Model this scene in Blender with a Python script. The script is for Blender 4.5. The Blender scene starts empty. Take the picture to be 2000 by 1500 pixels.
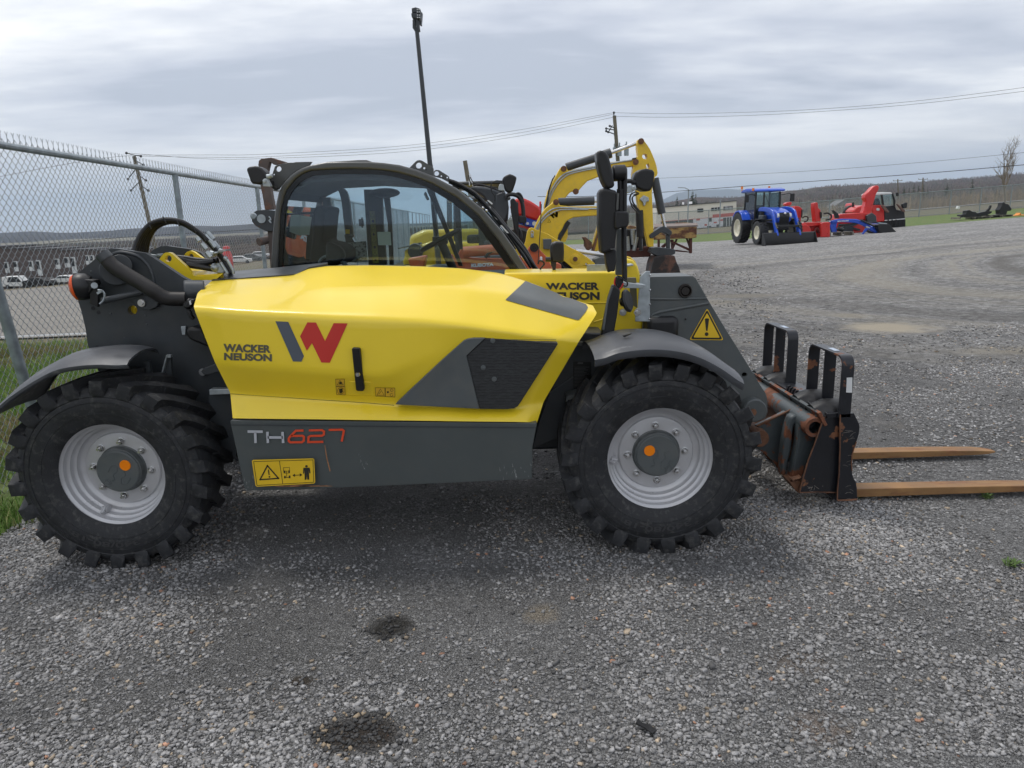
import bpy, bmesh, math, random
import numpy as np
from mathutils import Vector, Matrix
from mathutils.bvhtree import BVHTree
from mathutils.geometry import tessellate_polygon
random.seed(7); rng = np.random.default_rng(11)
SC = bpy.context.scene; COL = SC.collection
R = math.radians
# ------------------------------------------------------------------ camera
F = 1387.0; PITCH = R(13.0); ROLL = R(1.6); CAMZ = 1.68
cp, sp = math.cos(PITCH), math.sin(PITCH); cr, sr = math.cos(ROLL), math.sin(ROLL)
FWD = Vector((0, cp, -sp)); _u = Vector((0, sp, cp)); _r = Vector((1, 0, 0))
RT = _r*cr - _u*sr; UP = _u*cr + _r*sr
cd = bpy.data.cameras.new('camera'); cam = bpy.data.objects.new('camera', cd); COL.objects.link(cam)
cd.sensor_width = 36; cd.lens = F/2000*36; cd.clip_start = 0.05; cd.clip_end = 40000
cam.matrix_world = Matrix(((RT.x, UP.x, -FWD.x, 0), (RT.y, UP.y, -FWD.y, 0), (RT.z, UP.z, -FWD.z, CAMZ), (0, 0, 0, 1)))
SC.camera = cam
SC.view_settings.view_transform = 'Standard'; SC.view_settings.look = 'None'; SC.view_settings.exposure = 0.62; SC.view_settings.gamma = 1
SC.cycles.max_bounces = 8; SC.cycles.transparent_max_bounces = 24; SC.cycles.use_denoising = True
SC.cycles.volume_bounces = 0
# ------------------------------------------------------------------ world
SUN_EL, SUN_AZ = R(66), R(-50)
w = bpy.data.worlds.new('World'); SC.world = w; w.use_nodes = True
N = w.node_tree.nodes; L = w.node_tree.links; N.clear()
def nn(N, t, **k):
    n = N.new(t)
    for a, b in k.items(): setattr(n, a, b)
    return n
out = nn(N, 'ShaderNodeOutputWorld'); 
sky = nn(N, 'ShaderNodeTexSky', sky_type='NISHITA'); sky.sun_disc = False; sky.sun_elevation = SUN_EL; sky.sun_rotation = SUN_AZ
bg1 = nn(N, 'ShaderNodeBackground'); bg1.inputs[1].default_value = 0.10; L.new(sky.outputs[0], bg1.inputs[0])
tc = nn(N, 'ShaderNodeTexCoord'); sx = nn(N, 'ShaderNodeSeparateXYZ'); L.new(tc.outputs['Generated'], sx.inputs[0])
def mth(N, L, op, a, b=None, c=None):
    m = nn(N, 'ShaderNodeMath', operation=op)
    for i, x in enumerate((a, b, c)):
        if x is None: continue
        if isinstance(x, (int, float)): m.inputs[i].default_value = x
        else: L.new(x, m.inputs[i])
    return m.outputs[0]
zc = mth(N, L, 'ADD', mth(N, L, 'MAXIMUM', sx.outputs[2], 0.0), 0.10)
cx = mth(N, L, 'DIVIDE', sx.outputs[0], zc); cy = mth(N, L, 'DIVIDE', sx.outputs[1], zc)
cmb = nn(N, 'ShaderNodeCombineXYZ'); L.new(cx, cmb.inputs[0]); L.new(cy, cmb.inputs[1])
mp = nn(N, 'ShaderNodeMapping'); mp.inputs['Rotation'].default_value = (0, 0, R(-14)); mp.inputs['Scale'].default_value = (0.62, 1.25, 1); mp.inputs['Location'].default_value = (3.1, 1.4, 0)
L.new(cmb.outputs[0], mp.inputs[0])
n1 = nn(N, 'ShaderNodeTexNoise'); n1.inputs['Scale'].default_value = 0.62; n1.inputs['Detail'].default_value = 8; n1.inputs['Roughness'].default_value = 0.52; n1.inputs['Distortion'].default_value = 0.35
n2 = nn(N, 'ShaderNodeTexNoise'); n2.inputs['Scale'].default_value = 3.1; n2.inputs['Detail'].default_value = 7; n2.inputs['Roughness'].default_value = 0.55
L.new(mp.outputs[0], n1.inputs[0]); L.new(mp.outputs[0], n2.inputs[0])
cl = mth(N, L, 'ADD', mth(N, L, 'MULTIPLY', n1.outputs[0], 0.80), mth(N, L, 'MULTIPLY', n2.outputs[0], 0.20))
cr1 = nn(N, 'ShaderNodeValToRGB'); e = cr1.color_ramp.elements
e[0].position = 0.40; e[0].color = (0.385, 0.415, 0.48, 1); e[1].position = 0.60; e[1].color = (0.87, 0.87, 0.87, 1)
x = e.new(0.445); x.color = (0.47, 0.495, 0.56, 1); x = e.new(0.51); x.color = (0.60, 0.62, 0.665, 1)
L.new(cl, cr1.inputs[0])
# thin cream band near the horizon, on the left, and blue-grey bank under it
cr2 = nn(N, 'ShaderNodeValToRGB'); e = cr2.color_ramp.elements
e[0].position = 0.0; e[0].color = (0.76, 0.765, 0.79, 1); e[1].position = 0.30; e[1].color = (0.72, 0.72, 0.75, 1)
x = e.new(0.035); x.color = (0.50, 0.55, 0.65, 1); x = e.new(0.085); x.color = (0.68, 0.685, 0.71, 1); x = e.new(0.14); x.color = (0.51, 0.55, 0.64, 1)
hz = mth(N, L, 'ADD', sx.outputs[2], mth(N, L, 'MULTIPLY', mth(N, L, 'SUBTRACT', n1.outputs[0], 0.5), 0.10)); L.new(hz, cr2.inputs[0])
mx = nn(N, 'ShaderNodeMixRGB'); L.new(cr1.outputs[0], mx.inputs[1]); L.new(cr2.outputs[0], mx.inputs[2])
fz = nn(N, 'ShaderNodeMapRange'); fz.inputs[1].default_value = 0.03; fz.inputs[2].default_value = 0.15; fz.inputs[3].default_value = 0.75; fz.inputs[4].default_value = 0.0
L.new(sx.outputs[2], fz.inputs[0]); L.new(fz.outputs[0], mx.inputs[0])
bg2 = nn(N, 'ShaderNodeBackground'); bg2.inputs[1].default_value = 0.98; L.new(mx.outputs[0], bg2.inputs[0])
ms = nn(N, 'ShaderNodeMixShader'); ms.inputs[0].default_value = 0.93
L.new(bg1.outputs[0], ms.inputs[1]); L.new(bg2.outputs[0], ms.inputs[2]); L.new(ms.outputs[0], out.inputs[0])
sl = bpy.data.lights.new('sun', 'SUN'); sl.energy = 1.2; sl.angle = R(14); sl.color = (1.0, 0.96, 0.9)
so = bpy.data.objects.new('sun', sl); COL.objects.link(so)
sd = Vector((math.sin(SUN_AZ)*math.cos(SUN_EL), -0.35*math.cos(SUN_EL)*0+math.cos(SUN_AZ)*math.cos(SUN_EL), math.sin(SUN_EL)))
so.rotation_euler = sd.to_track_quat('Z', 'Y').to_euler(); so.location = (0, 0, 30)
# ------------------------------------------------------------------ materials
def mat(name, col, rough=0.5, metal=0.0, var=0.0, vscale=6.0, bump=0.0, bscale=60.0, coat=0.0, col2=None, mask=(0.5, 0.6), mscale=8.0, spec=None, mrough=None, streak=None, dust=0.0):
    m = bpy.data.materials.new(name); m.use_nodes = True; N = m.node_tree.nodes; L = m.node_tree.links
    p = N['Principled BSDF']; c = (*col, 1)
    p.inputs['Base Color'].default_value = c; p.inputs['Roughness'].default_value = rough; p.inputs['Metallic'].default_value = metal
    if coat: p.inputs['Coat Weight'].default_value = coat; p.inputs['Coat Roughness'].default_value = 0.06
    if spec is not None: p.inputs['Specular IOR Level'].default_value = spec
    tc = N.new('ShaderNodeTexCoord'); cur = None
    if var:
        t = N.new('ShaderNodeTexNoise'); t.inputs['Scale'].default_value = vscale; t.inputs['Detail'].default_value = 6; L.new(tc.outputs['Object'], t.inputs[0])
        mr = N.new('ShaderNodeMapRange'); mr.inputs[1].default_value = 0.3; mr.inputs[2].default_value = 0.7; mr.inputs[3].default_value = 1-var; mr.inputs[4].default_value = 1+var; L.new(t.outputs[0], mr.inputs[0])
        h = N.new('ShaderNodeMixRGB'); h.blend_type = 'MULTIPLY'; h.inputs[0].default_value = 1; h.inputs[1].default_value = c; L.new(mr.outputs[0], h.inputs[2]); cur = h.outputs[0]
        mr2 = N.new('ShaderNodeMapRange'); mr2.inputs[1].default_value = 0.3; mr2.inputs[2].default_value = 0.7; mr2.inputs[3].default_value = max(0.02, rough-0.07); mr2.inputs[4].default_value = rough+0.1; L.new(t.outputs[0], mr2.inputs[0]); L.new(mr2.outputs[0], p.inputs['Roughness'])
    if col2 is not None:
        t = N.new('ShaderNodeTexNoise'); t.inputs['Scale'].default_value = mscale; t.inputs['Detail'].default_value = 9; t.inputs['Roughness'].default_value = 0.62
        if streak:
            q = N.new('ShaderNodeMapping'); q.inputs['Scale'].default_value = streak; L.new(tc.outputs['Object'], q.inputs[0]); L.new(q.outputs[0], t.inputs[0])
        else: L.new(tc.outputs['Object'], t.inputs[0])
        mr = N.new('ShaderNodeMapRange'); mr.inputs[1].default_value = mask[0]; mr.inputs[2].default_value = mask[1]; L.new(t.outputs[0], mr.inputs[0])
        t2 = N.new('ShaderNodeTexNoise'); t2.inputs['Scale'].default_value = mscale*5; t2.inputs['Detail'].default_value = 5; L.new(tc.outputs['Object'], t2.inputs[0])
        r2 = N.new('ShaderNodeMapRange'); r2.inputs[1].default_value = 0.3; r2.inputs[2].default_value = 0.7; r2.inputs[3].default_value = 0.65; r2.inputs[4].default_value = 1.35; L.new(t2.outputs[0], r2.inputs[0])
        c2 = N.new('ShaderNodeMixRGB'); c2.blend_type = 'MULTIPLY'; c2.inputs[0].default_value = 1; c2.inputs[1].default_value = (*col2, 1); L.new(r2.outputs[0], c2.inputs[2])
        h = N.new('ShaderNodeMixRGB'); L.new(mr.outputs[0], h.inputs[0]); L.new(c2.outputs[0], h.inputs[2])
        if cur: L.new(cur, h.inputs[1])
        else: h.inputs[1].default_value = c
        cur = h.outputs[0]
        if mrough is not None:
            h2 = N.new('ShaderNodeMapRange'); L.new(mr.outputs[0], h2.inputs[0]); h2.inputs[3].default_value = rough; h2.inputs[4].default_value = mrough; L.new(h2.outputs[0], p.inputs['Roughness'])
            if metal: 
                h3 = N.new('ShaderNodeMapRange'); L.new(mr.outputs[0], h3.inputs[0]); h3.inputs[3].default_value = metal; h3.inputs[4].default_value = 0; L.new(h3.outputs[0], p.inputs['Metallic'])
    if dust:
        g = N.new('ShaderNodeNewGeometry'); s = N.new('ShaderNodeSeparateXYZ'); L.new(g.outputs['Normal'], s.inputs[0])
        t = N.new('ShaderNodeTexNoise'); t.inputs['Scale'].default_value = 14; t.inputs['Detail'].default_value = 8; L.new(tc.outputs['Object'], t.inputs[0])
        mr = N.new('ShaderNodeMapRange'); mr.inputs[1].default_value = 0.42; mr.inputs[2].default_value = 0.72; mr.inputs[3].default_value = 0; mr.inputs[4].default_value = dust; L.new(t.outputs[0], mr.inputs[0])
        h = N.new('ShaderNodeMixRGB'); L.new(mr.outputs[0], h.inputs[0]); h.inputs[2].default_value = (0.22, 0.19, 0.15, 1)
        if cur: L.new(cur, h.inputs[1])
        else: h.inputs[1].default_value = c
        cur = h.outputs[0]
    if cur: L.new(cur, p.inputs['Base Color'])
    if bump:
        t = N.new('ShaderNodeTexNoise'); t.inputs['Scale'].default_value = bscale; t.inputs['Detail'].default_value = 5; L.new(tc.outputs['Object'], t.inputs[0])
        b = N.new('ShaderNodeBump'); b.inputs['Strength'].default_value = bump; b.inputs['Distance'].default_value = 0.01; L.new(t.outputs[0], b.inputs['Height']); L.new(b.outputs[0], p.inputs['Normal'])
    return m
def glass(name, tint=(0.75, 0.82, 0.8), alpha=0.82, rough=0.02):
    m = bpy.data.materials.new(name); m.use_nodes = True; N = m.node_tree.nodes; L = m.node_tree.links
    N.remove(N['Principled BSDF']); o = N['Material Output']
    t = N.new('ShaderNodeBsdfTransparent'); t.inputs[0].default_value = (*[c*alpha for c in tint], 1)
    g = N.new('ShaderNodeBsdfGlossy'); g.inputs[0].default_value = (0.85, 0.9, 0.95, 1); g.inputs[1].default_value = rough
    fr = N.new('ShaderNodeFresnel'); fr.inputs[0].default_value = 1.6
    mx = N.new('ShaderNodeMixShader'); L.new(fr.outputs[0], mx.inputs[0]); L.new(t.outputs[0], mx.inputs[1]); L.new(g.outputs[0], mx.inputs[2]); L.new(mx.outputs[0], o.inputs[0])
    return m
M = {}
M['yellow'] = mat('yellow paint', (0.88, 0.645, 0.025), 0.36, var=0.03, vscale=3, coat=0.35)
M['yellow_bg'] = mat('yellow paint weathered', (0.80, 0.53, 0.02), 0.4, var=0.07, vscale=4, coat=0.2, dust=0.14)
M['dgrey'] = mat('dark grey paint', (0.040, 0.046, 0.052), 0.38, var=0.12, vscale=5, bump=0.03, bscale=300, dust=0.06)
M['grey'] = mat('slate grey paint', (0.085, 0.096, 0.098), 0.42, var=0.08, vscale=4, dust=0.12)
M['skirt'] = mat('slate grey paint scratched', (0.082, 0.094, 0.094), 0.36, var=0.06, vscale=3, col2=(0.30, 0.31, 0.30), mask=(0.70, 0.76), mscale=7, streak=(2.2, 1, 0.35), dust=0.05)
M['cabgrey'] = mat('cab grey paint', (0.075, 0.078, 0.076), 0.35, var=0.05, coat=0.3)
M['black'] = mat('black plastic', (0.010, 0.010, 0.011), 0.42, var=0.2, vscale=12, bump=0.05, bscale=400)
M['blackgloss'] = mat('black gloss', (0.008, 0.008, 0.009), 0.18)
M['rubber'] = mat('rubber hose', (0.012, 0.012, 0.013), 0.45, var=0.25, vscale=20, bump=0.05)
M['fender'] = mat('fender plastic', (0.062, 0.066, 0.074), 0.42, var=0.15, vscale=9, bump=0.06, bscale=120, col2=(0.21, 0.21, 0.21), mask=(0.60, 0.78), mscale=5, streak=(1, 3, 3))
M['rimsilver'] = mat('silver wheel paint', (0.54, 0.54, 0.555), 0.34, metal=0.3, var=0.05, vscale=10, dust=0.08)
M['steel'] = mat('bright steel', (0.62, 0.62, 0.62), 0.28, metal=1.0, var=0.1)
M['galv'] = mat('galvanised steel', (0.42, 0.46, 0.48), 0.45, metal=0.75, var=0.2, vscale=25)
M['galvpost'] = mat('galvanised pipe', (0.30, 0.34, 0.36), 0.5, metal=0.5, var=0.25, vscale=14)
M['wire'] = mat('fence wire', (0.33, 0.36, 0.38), 0.5, metal=0.4)
M['orange_ref'] = mat('orange reflector', (0.95, 0.24, 0.0), 0.3)
M['red'] = mat('red paint', (0.60, 0.022, 0.018), 0.33, coat=0.4, var=0.06)
M['redlogo'] = mat('red vinyl', (0.56, 0.030, 0.020), 0.35, var=0.02)
M['greylogo'] = mat('grey vinyl', (0.085, 0.10, 0.125), 0.35)
M['letter'] = mat('charcoal vinyl', (0.030, 0.030, 0.030), 0.4)
M['letterg'] = mat('warm grey vinyl', (0.095, 0.088, 0.062), 0.4)
M['silverletter'] = mat('silver vinyl', (0.46, 0.47, 0.50), 0.4)
M['orange_l'] = mat('orange red vinyl', (0.72, 0.07, 0.018), 0.4)
M['decal_y'] = mat('yellow sticker', (0.80, 0.52, 0.02), 0.4, var=0.04)
M['decal_yd'] = mat('yellow sticker faded', (0.80, 0.50, 0.04), 0.4)
M['decal_k'] = mat('black sticker print', (0.02, 0.018, 0.012), 0.5)
M['white'] = mat('white', (0.72, 0.73, 0.72), 0.45, var=0.05)
M['paper'] = mat('paper', (0.66, 0.74, 0.60), 0.6)
M['rust'] = mat('rusty steel', (0.15, 0.068, 0.036), 0.72, var=0.35, vscale=9, bump=0.25, bscale=120, col2=(0.07, 0.035, 0.022), mask=(0.5, 0.68), mscale=10)
M['rustfork'] = mat('rusty fork steel', (0.27, 0.145, 0.055), 0.62, var=0.22, vscale=6, bump=0.12, bscale=150, col2=(0.17, 0.065, 0.025), mask=(0.5, 0.72), mscale=7, streak=(0.6, 3, 3))
M['rustblack'] = mat('black paint flaking to rust', (0.012, 0.013, 0.017), 0.33, var=0.2, col2=(0.18, 0.070, 0.032), mask=(0.59, 0.61), mscale=5.5, bump=0.08, bscale=90, mrough=0.75)
M['rustblack2'] = mat('black paint with rust scratches', (0.010, 0.011, 0.015), 0.32, var=0.2, col2=(0.18, 0.075, 0.035), mask=(0.60, 0.62), mscale=7, bump=0.08, bscale=90, mrough=0.75)
M['rustgrey'] = mat('grey paint flaking to rust', (0.062, 0.075, 0.080), 0.42, var=0.12, col2=(0.17, 0.062, 0.030), mask=(0.475, 0.50), mscale=4.6, bump=0.15, bscale=70, mrough=0.8)
M['glass'] = glass('cab glass', (0.90, 0.96, 0.975), 0.96)
M['glass2'] = glass('vehicle glass', (0.88, 0.97, 0.97), 0.98)
M['oldsteel'] = mat('old brown steel', (0.105, 0.080, 0.070), 0.65, var=.3, vscale=8, col2=(.16,.075,.045), mask=(.52,.66), mscale=9, bump=.15)
M['frit'] = mat('dark glass border', (0.006, 0.007, 0.007), 0.08)
M['blue'] = mat('blue paint', (0.010, 0.075, 0.52), 0.32, coat=0.4, var=0.06)
M['cream'] = mat('cream paint', (0.66, 0.63, 0.50), 0.5, var=0.05)
M['kubota'] = mat('orange paint faded', (0.56, 0.105, 0.03), 0.45, var=0.12, vscale=8, dust=0.25)
M['wood'] = mat('weathered pole wood', (0.17, 0.15, 0.11), 0.85, var=0.25, vscale=3, bump=0.3, bscale=40)
M['seat'] = mat('seat fabric', (0.012, 0.012, 0.014), 0.8, var=0.2)
M['darkint'] = mat('cab interior trim', (0.022, 0.024, 0.025), 0.6, var=0.1)
# ------------------------------------------------------------------ mesh tools
def P(px, py, Y):
    d = FWD + RT*((px-1000)/F) + UP*((750-py)/F)
    t = Y/d.y; return Vector((d.x*t, Y, CAMZ + d.z*t))
def ray(px, py): return (FWD + RT*((px-1000)/F) + UP*((750-py)/F)).normalized()
def G(px, py, z=0.0):
    d = FWD + RT*((px-1000)/F) + UP*((750-py)/F); t = (z-CAMZ)/d.z
    return Vector((d.x*t, d.y*t, z))
def zm(ox, oy, s, pts): return [(ox+a/s, oy+b/s) for a, b in pts]
def smooth_path(pts, n=6):
    """Catmull-Rom through pixel or 3D tuples"""
    P_ = [np.array(p, float) for p in pts]; P_ = [2*P_[0]-P_[1]] + P_ + [2*P_[-1]-P_[-2]]; o = []
    for i in range(1, len(P_)-2):
        a, b, c, d = P_[i-1:i+3]
        for k in range(n):
            t = k/n; o.append(0.5*((2*b)+(-a+c)*t+(2*a-5*b+4*c-d)*t*t+(-a+3*b-3*c+d)*t**3))
    o.append(P_[-2]); return [tuple(q) for q in o]
class MB:
    def __init__(s): s.v = []; s.f = []; s.g = []
    def add(s, vs, fs):
        s.g.append((len(s.v), len(s.v)+len(vs), len(s.f), len(s.f)+len(fs))); o = len(s.v); s.v += [Vector(v) for v in vs]; s.f += [[i+o for i in f] for f in fs]; return s
    def prism3(s, front, off, holes=()):
        off = Vector(off); loops = [list(front)] + [list(h) for h in holes]
        pts = [Vector(p) for l in loops for p in l]; n = len(pts)
        if holes: tri = tessellate_polygon(loops); caps = [list(t) for t in tri]
        else: caps = [list(range(n))]
        fs = caps + [[i+n for i in reversed(c)] for c in caps]; b = 0
        for l in loops:
            m = len(l)
            for i in range(m): j = (i+1) % m; fs.append([b+i, b+j, b+j+n, b+i+n])
            b += m
        return s.add(pts + [p+off for p in pts], fs)
    def prism(s, poly, Y, d, holes=()):
        return s.prism3([P(a, b, Y) for a, b in poly], (0, d, 0), [[P(a, b, Y) for a, b in h] for h in holes])
    def box(s, c, size, rot=None):
        c = Vector(c); h = Vector(size)/2; vs = []
        for z in (-1, 1):
            for y in (-1, 1):
                for x in (-1, 1):
                    q = Vector((x*h.x, y*h.y, z*h.z)); vs.append(c + (rot @ q if rot else q))
        return s.add(vs, [[0,2,3,1],[4,5,7,6],[0,1,5,4],[2,6,7,3],[0,4,6,2],[1,3,7,5]])
    def pxbox(s, x0, y0, x1, y1, Y, d):
        a = P(x0, y1, Y); b = P(x1, y0, Y)
        return s.box(((a.x+b.x)/2, Y+d/2, (a.z+b.z)/2), (abs(b.x-a.x), d, abs(b.z-a.z)))
    def beam(s, p0, p1, wd, ht, upv=(0, 0, 1)):
        p0 = Vector(p0); p1 = Vector(p1); d = (p1-p0).normalized(); u = Vector(upv)
        if abs(d.dot(u)) > 0.98: u = Vector((0, 1, 0))
        sd = d.cross(u).normalized(); u = sd.cross(d)
        vs = [p + sd*a*wd/2 + u*b*ht/2 for p in (p0, p1) for a, b in ((-1,-1),(1,-1),(1,1),(-1,1))]
        return s.add(vs, [[0,1,2,3],[7,6,5,4],[0,4,5,1],[1,5,6,2],[2,6,7,3],[3,7,4,0]])
    def tube(s, pts, r, n=10, closed=False):
        pts = [Vector(p) for p in pts]; m = len(pts); rs = r if isinstance(r, (list, tuple)) else [r]*m
        t0 = (pts[1]-pts[0]).normalized(); u = t0.orthogonal().normalized(); vs = []
        for i, p in enumerate(pts):
            t = (pts[min(i+1, m-1)]-pts[max(i-1, 0)]).normalized()
            u = (u - t*u.dot(t)).normalized(); w_ = t.cross(u)
            vs += [p + (u*math.cos(a)+w_*math.sin(a))*rs[i] for a in [2*math.pi*k/n for k in range(n)]]
        fs = [[i*n+k, i*n+(k+1) % n, (i+1)*n+(k+1) % n, (i+1)*n+k] for i in range(m-1) for k in range(n)]
        fs += [list(range(n))[::-1], [(m-1)*n+k for k in range(n)]]
        return s.add(vs, fs)
    def lathe(s, prof, o, ax=(0, 1, 0), n=48, close=False):
        o = Vector(o); ax = Vector(ax).normalized(); u = ax.orthogonal().normalized(); w_ = ax.cross(u); vs = []
        for r, t in prof: vs += [o + ax*t + (u*math.cos(a)+w_*math.sin(a))*r for a in [2*math.pi*k/n for k in range(n)]]
        m = len(prof); rg = range(m) if close else range(m-1)
        return s.add(vs, [[i*n+k, i*n+(k+1) % n, ((i+1) % m)*n+(k+1) % n, ((i+1) % m)*n+k] for i in rg for k in range(n)])
    def cyl(s, p0, p1, r, n=20): return s.tube([p0, p1], r, n)
    def grid(s, g, thick=None):
        """g: list of rows of Vectors"""
        r, c = len(g), len(g[0]); vs = [Vector(p) for row in g for p in row]
        return s.add(vs, [[i*c+j, i*c+j+1, (i+1)*c+j+1, (i+1)*c+j] for i in range(r-1) for j in range(c-1)])
    def sphere(s, c, rad, n=12, m=8):
        c = Vector(c); rx, ry, rz = (rad, rad, rad) if isinstance(rad, (int, float)) else rad
        vs = [c + Vector((rx*math.sin(math.pi*i/m)*math.cos(2*math.pi*k/n), ry*math.sin(math.pi*i/m)*math.sin(2*math.pi*k/n), rz*math.cos(math.pi*i/m))) for i in range(m+1) for k in range(n)]
        return s.add(vs, [[i*n+k, i*n+(k+1) % n, (i+1)*n+(k+1) % n, (i+1)*n+k] for i in range(m) for k in range(n)])
ORG = {}
def objs(name, mb, m, parent=None, **k):
    """one object for each shape that was added"""
    r = []
    for a, b, c, d in mb.g:
        q = MB(); q.v = mb.v[a:b]; q.f = [[i-a for i in f] for f in mb.f[c:d]]; r.append(obj(name, q, m, parent, **k))
    return r
def obj(name, mb, m, parent=None, bevel=0, sharp=35, seg=2, loc=None, solid=0, recalc=True):
    """loc: object origin in world space for a top-level mesh"""
    o0 = ORG.get(parent.name, Vector()) if parent else (Vector(loc) if loc is not None else Vector())
    me = bpy.data.meshes.new(name); bm = bmesh.new()
    bv = [bm.verts.new(v - o0) for v in mb.v]
    for f in mb.f:
        try: bm.faces.new([bv[i] for i in f])
        except ValueError: pass
    bmesh.ops.remove_doubles(bm, verts=bm.verts, dist=1e-5)
    if recalc: bmesh.ops.recalc_face_normals(bm, faces=bm.faces)
    ca = math.cos(R(sharp))
    for f in bm.faces: f.smooth = True
    for e in bm.edges:
        if len(e.link_faces) != 2 or e.link_faces[0].normal.dot(e.link_faces[1].normal) < ca: e.smooth = False
    bm.to_mesh(me); bm.free(); me.materials.append(M[m] if isinstance(m, str) else m)
    o = bpy.data.objects.new(name, me); COL.objects.link(o)
    if parent: o.parent = parent
    else: o.location = o0
    ORG[o.name] = o0
    if solid:
        q = o.modifiers.new('solid', 'SOLIDIFY'); q.thickness = solid; q.offset = 0
    if bevel:
        q = o.modifiers.new('bevel', 'BEVEL'); q.width = bevel; q.segments = seg; q.limit_method = 'ANGLE'; q.angle_limit = R(38); q.harden_normals = False
    return o
def thing(name, label, cat, loc=(0, 0, 0), group=None, kind=None):
    o = bpy.data.objects.new(name, None); COL.objects.link(o); o.location = loc; o.empty_display_size = 0.2
    o['label'] = label; o['category'] = cat; ORG[o.name] = Vector(loc)
    if group: o['group'] = group
    if kind: o['kind'] = kind
    return o
def tag(o, label, cat, group=None, kind=None):
    if label: o['label'] = label
    if cat: o['category'] = cat
    if group: o['group'] = group
    if kind: o['kind'] = kind
    return o
def textmesh(txt, off=0.0, spacing=1.0):
    c = bpy.data.curves.new('t', 'FONT'); c.body = txt; c.offset = off; c.space_character = spacing; c.resolution_u = 6
    o = bpy.data.objects.new('t', c); COL.objects.link(o); bpy.context.view_layer.update()
    me = bpy.data.meshes.new_from_object(o.evaluated_get(bpy.context.evaluated_depsgraph_get()))
    V = [tuple(v.co[:2]) for v in me.vertices]; Fc = [list(p.vertices) for p in me.polygons]
    bpy.data.objects.remove(o); bpy.data.curves.remove(c); bpy.data.meshes.remove(me)
    a = np.array(V); mn, mx_ = a.min(0), a.max(0); V = [((x-mn[0])/(mx_[0]-mn[0]), (y-mn[1])/(mx_[1]-mn[1])) for x, y in V]
    return V, Fc
def put(mb, V, Fc, quad, fn, off=0.0):
    """quad: px corners bottom-left, bottom-right, top-right, top-left; fn(px,py) -> world point"""
    a, b, c, d = [np.array(q, float) for q in quad]; vs = []
    for u, v in V:
        q = a*(1-u)*(1-v)+b*u*(1-v)+c*u*v+d*(1-u)*v; vs.append(fn(q[0], q[1]))
    mb.add(vs, Fc)
def textpx(mb, txt, quad, fn, off=0.0, spacing=1.0):
    V, Fc = textmesh(txt, off, spacing); put(mb, V, Fc, quad, fn)
def flat(Y): return lambda px, py: P(px, py, Y)
def strokes(mb, lines, wpx, fn):
    """polylines of px points as flat ribbons"""
    for l in lines:
        for i in range(len(l)-1):
            a = np.array(l[i], float); b = np.array(l[i+1], float); d = b-a; n_ = np.linalg.norm(d); d /= n_; q = np.array((-d[1], d[0]))*wpx/2; a = a-d*wpx*0.5; b = b+d*wpx*0.5
            mb.add([fn(*(a+q)), fn(*(b+q)), fn(*(b-q)), fn(*(a-q))], [[0, 1, 2, 3]])
def ngon(mb, poly, fn): mb.add([fn(a, b) for a, b in poly], [list(range(len(poly)))])
def circ(cx, cy, r, n=24, ry=None): return [(cx+r*math.cos(2*math.pi*k/n), cy+(ry or r)*math.sin(2*math.pi*k/n)) for k in range(n)]

GL = {'W': [[(0,1),(.25,0),(.5,.85),(.75,0),(1,1)]], 'A': [[(0,0),(.42,1),(.62,1),(1,0)],[(.52,.28),(.82,.28)]], 'C': [[(1,1),(.3,1),(0,.75),(0,.25),(.3,0),(1,0)]],
 'K': [[(0,0),(0,1)],[(.12,.5),(.45,.5),(.95,1)],[(.45,.5),(1,0)]], 'E': [[(1,1),(0,1),(0,0),(1,0)],[(0,.5),(.85,.5)]], 'R': [[(0,0),(0,1),(.8,1),(.97,.85),(.97,.62),(.8,.45),(.25,.45)],[(.55,.45),(1,0)]],
 'N': [[(0,0),(0,1),(1,0),(1,1)]], 'U': [[(0,1),(0,.2),(.2,0),(.8,0),(1,.2),(1,1)]], 'S': [[(1,1),(.15,1),(0,.85),(0,.62),(.15,.5),(.85,.5),(1,.38),(1,.15),(.85,0),(0,0)]],
 'O': [[(.2,0),(.8,0),(1,.2),(1,.8),(.8,1),(.2,1),(0,.8),(0,.2),(.2,0)]],
 'T': [[(0,1),(1,1)],[(.5,.93),(.5,0)]], 'H': [[(0,0),(0,1)],[(1,0),(1,1)],[(0,.5),(1,.5)]], '6': [[(.95,1),(.45,1),(.12,.55),(0,.35),(0,.12),(.12,0),(.88,0),(1,.12),(1,.45),(.9,.55),(.15,.55)]], '2': [[(0,1),(.85,1),(1,.88),(1,.62),(.88,.52),(.12,.52),(0,.42),(0,0),(1,0)]], '7': [[(0,1),(.88,1),(1,.9),(.92,0)]]}
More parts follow.
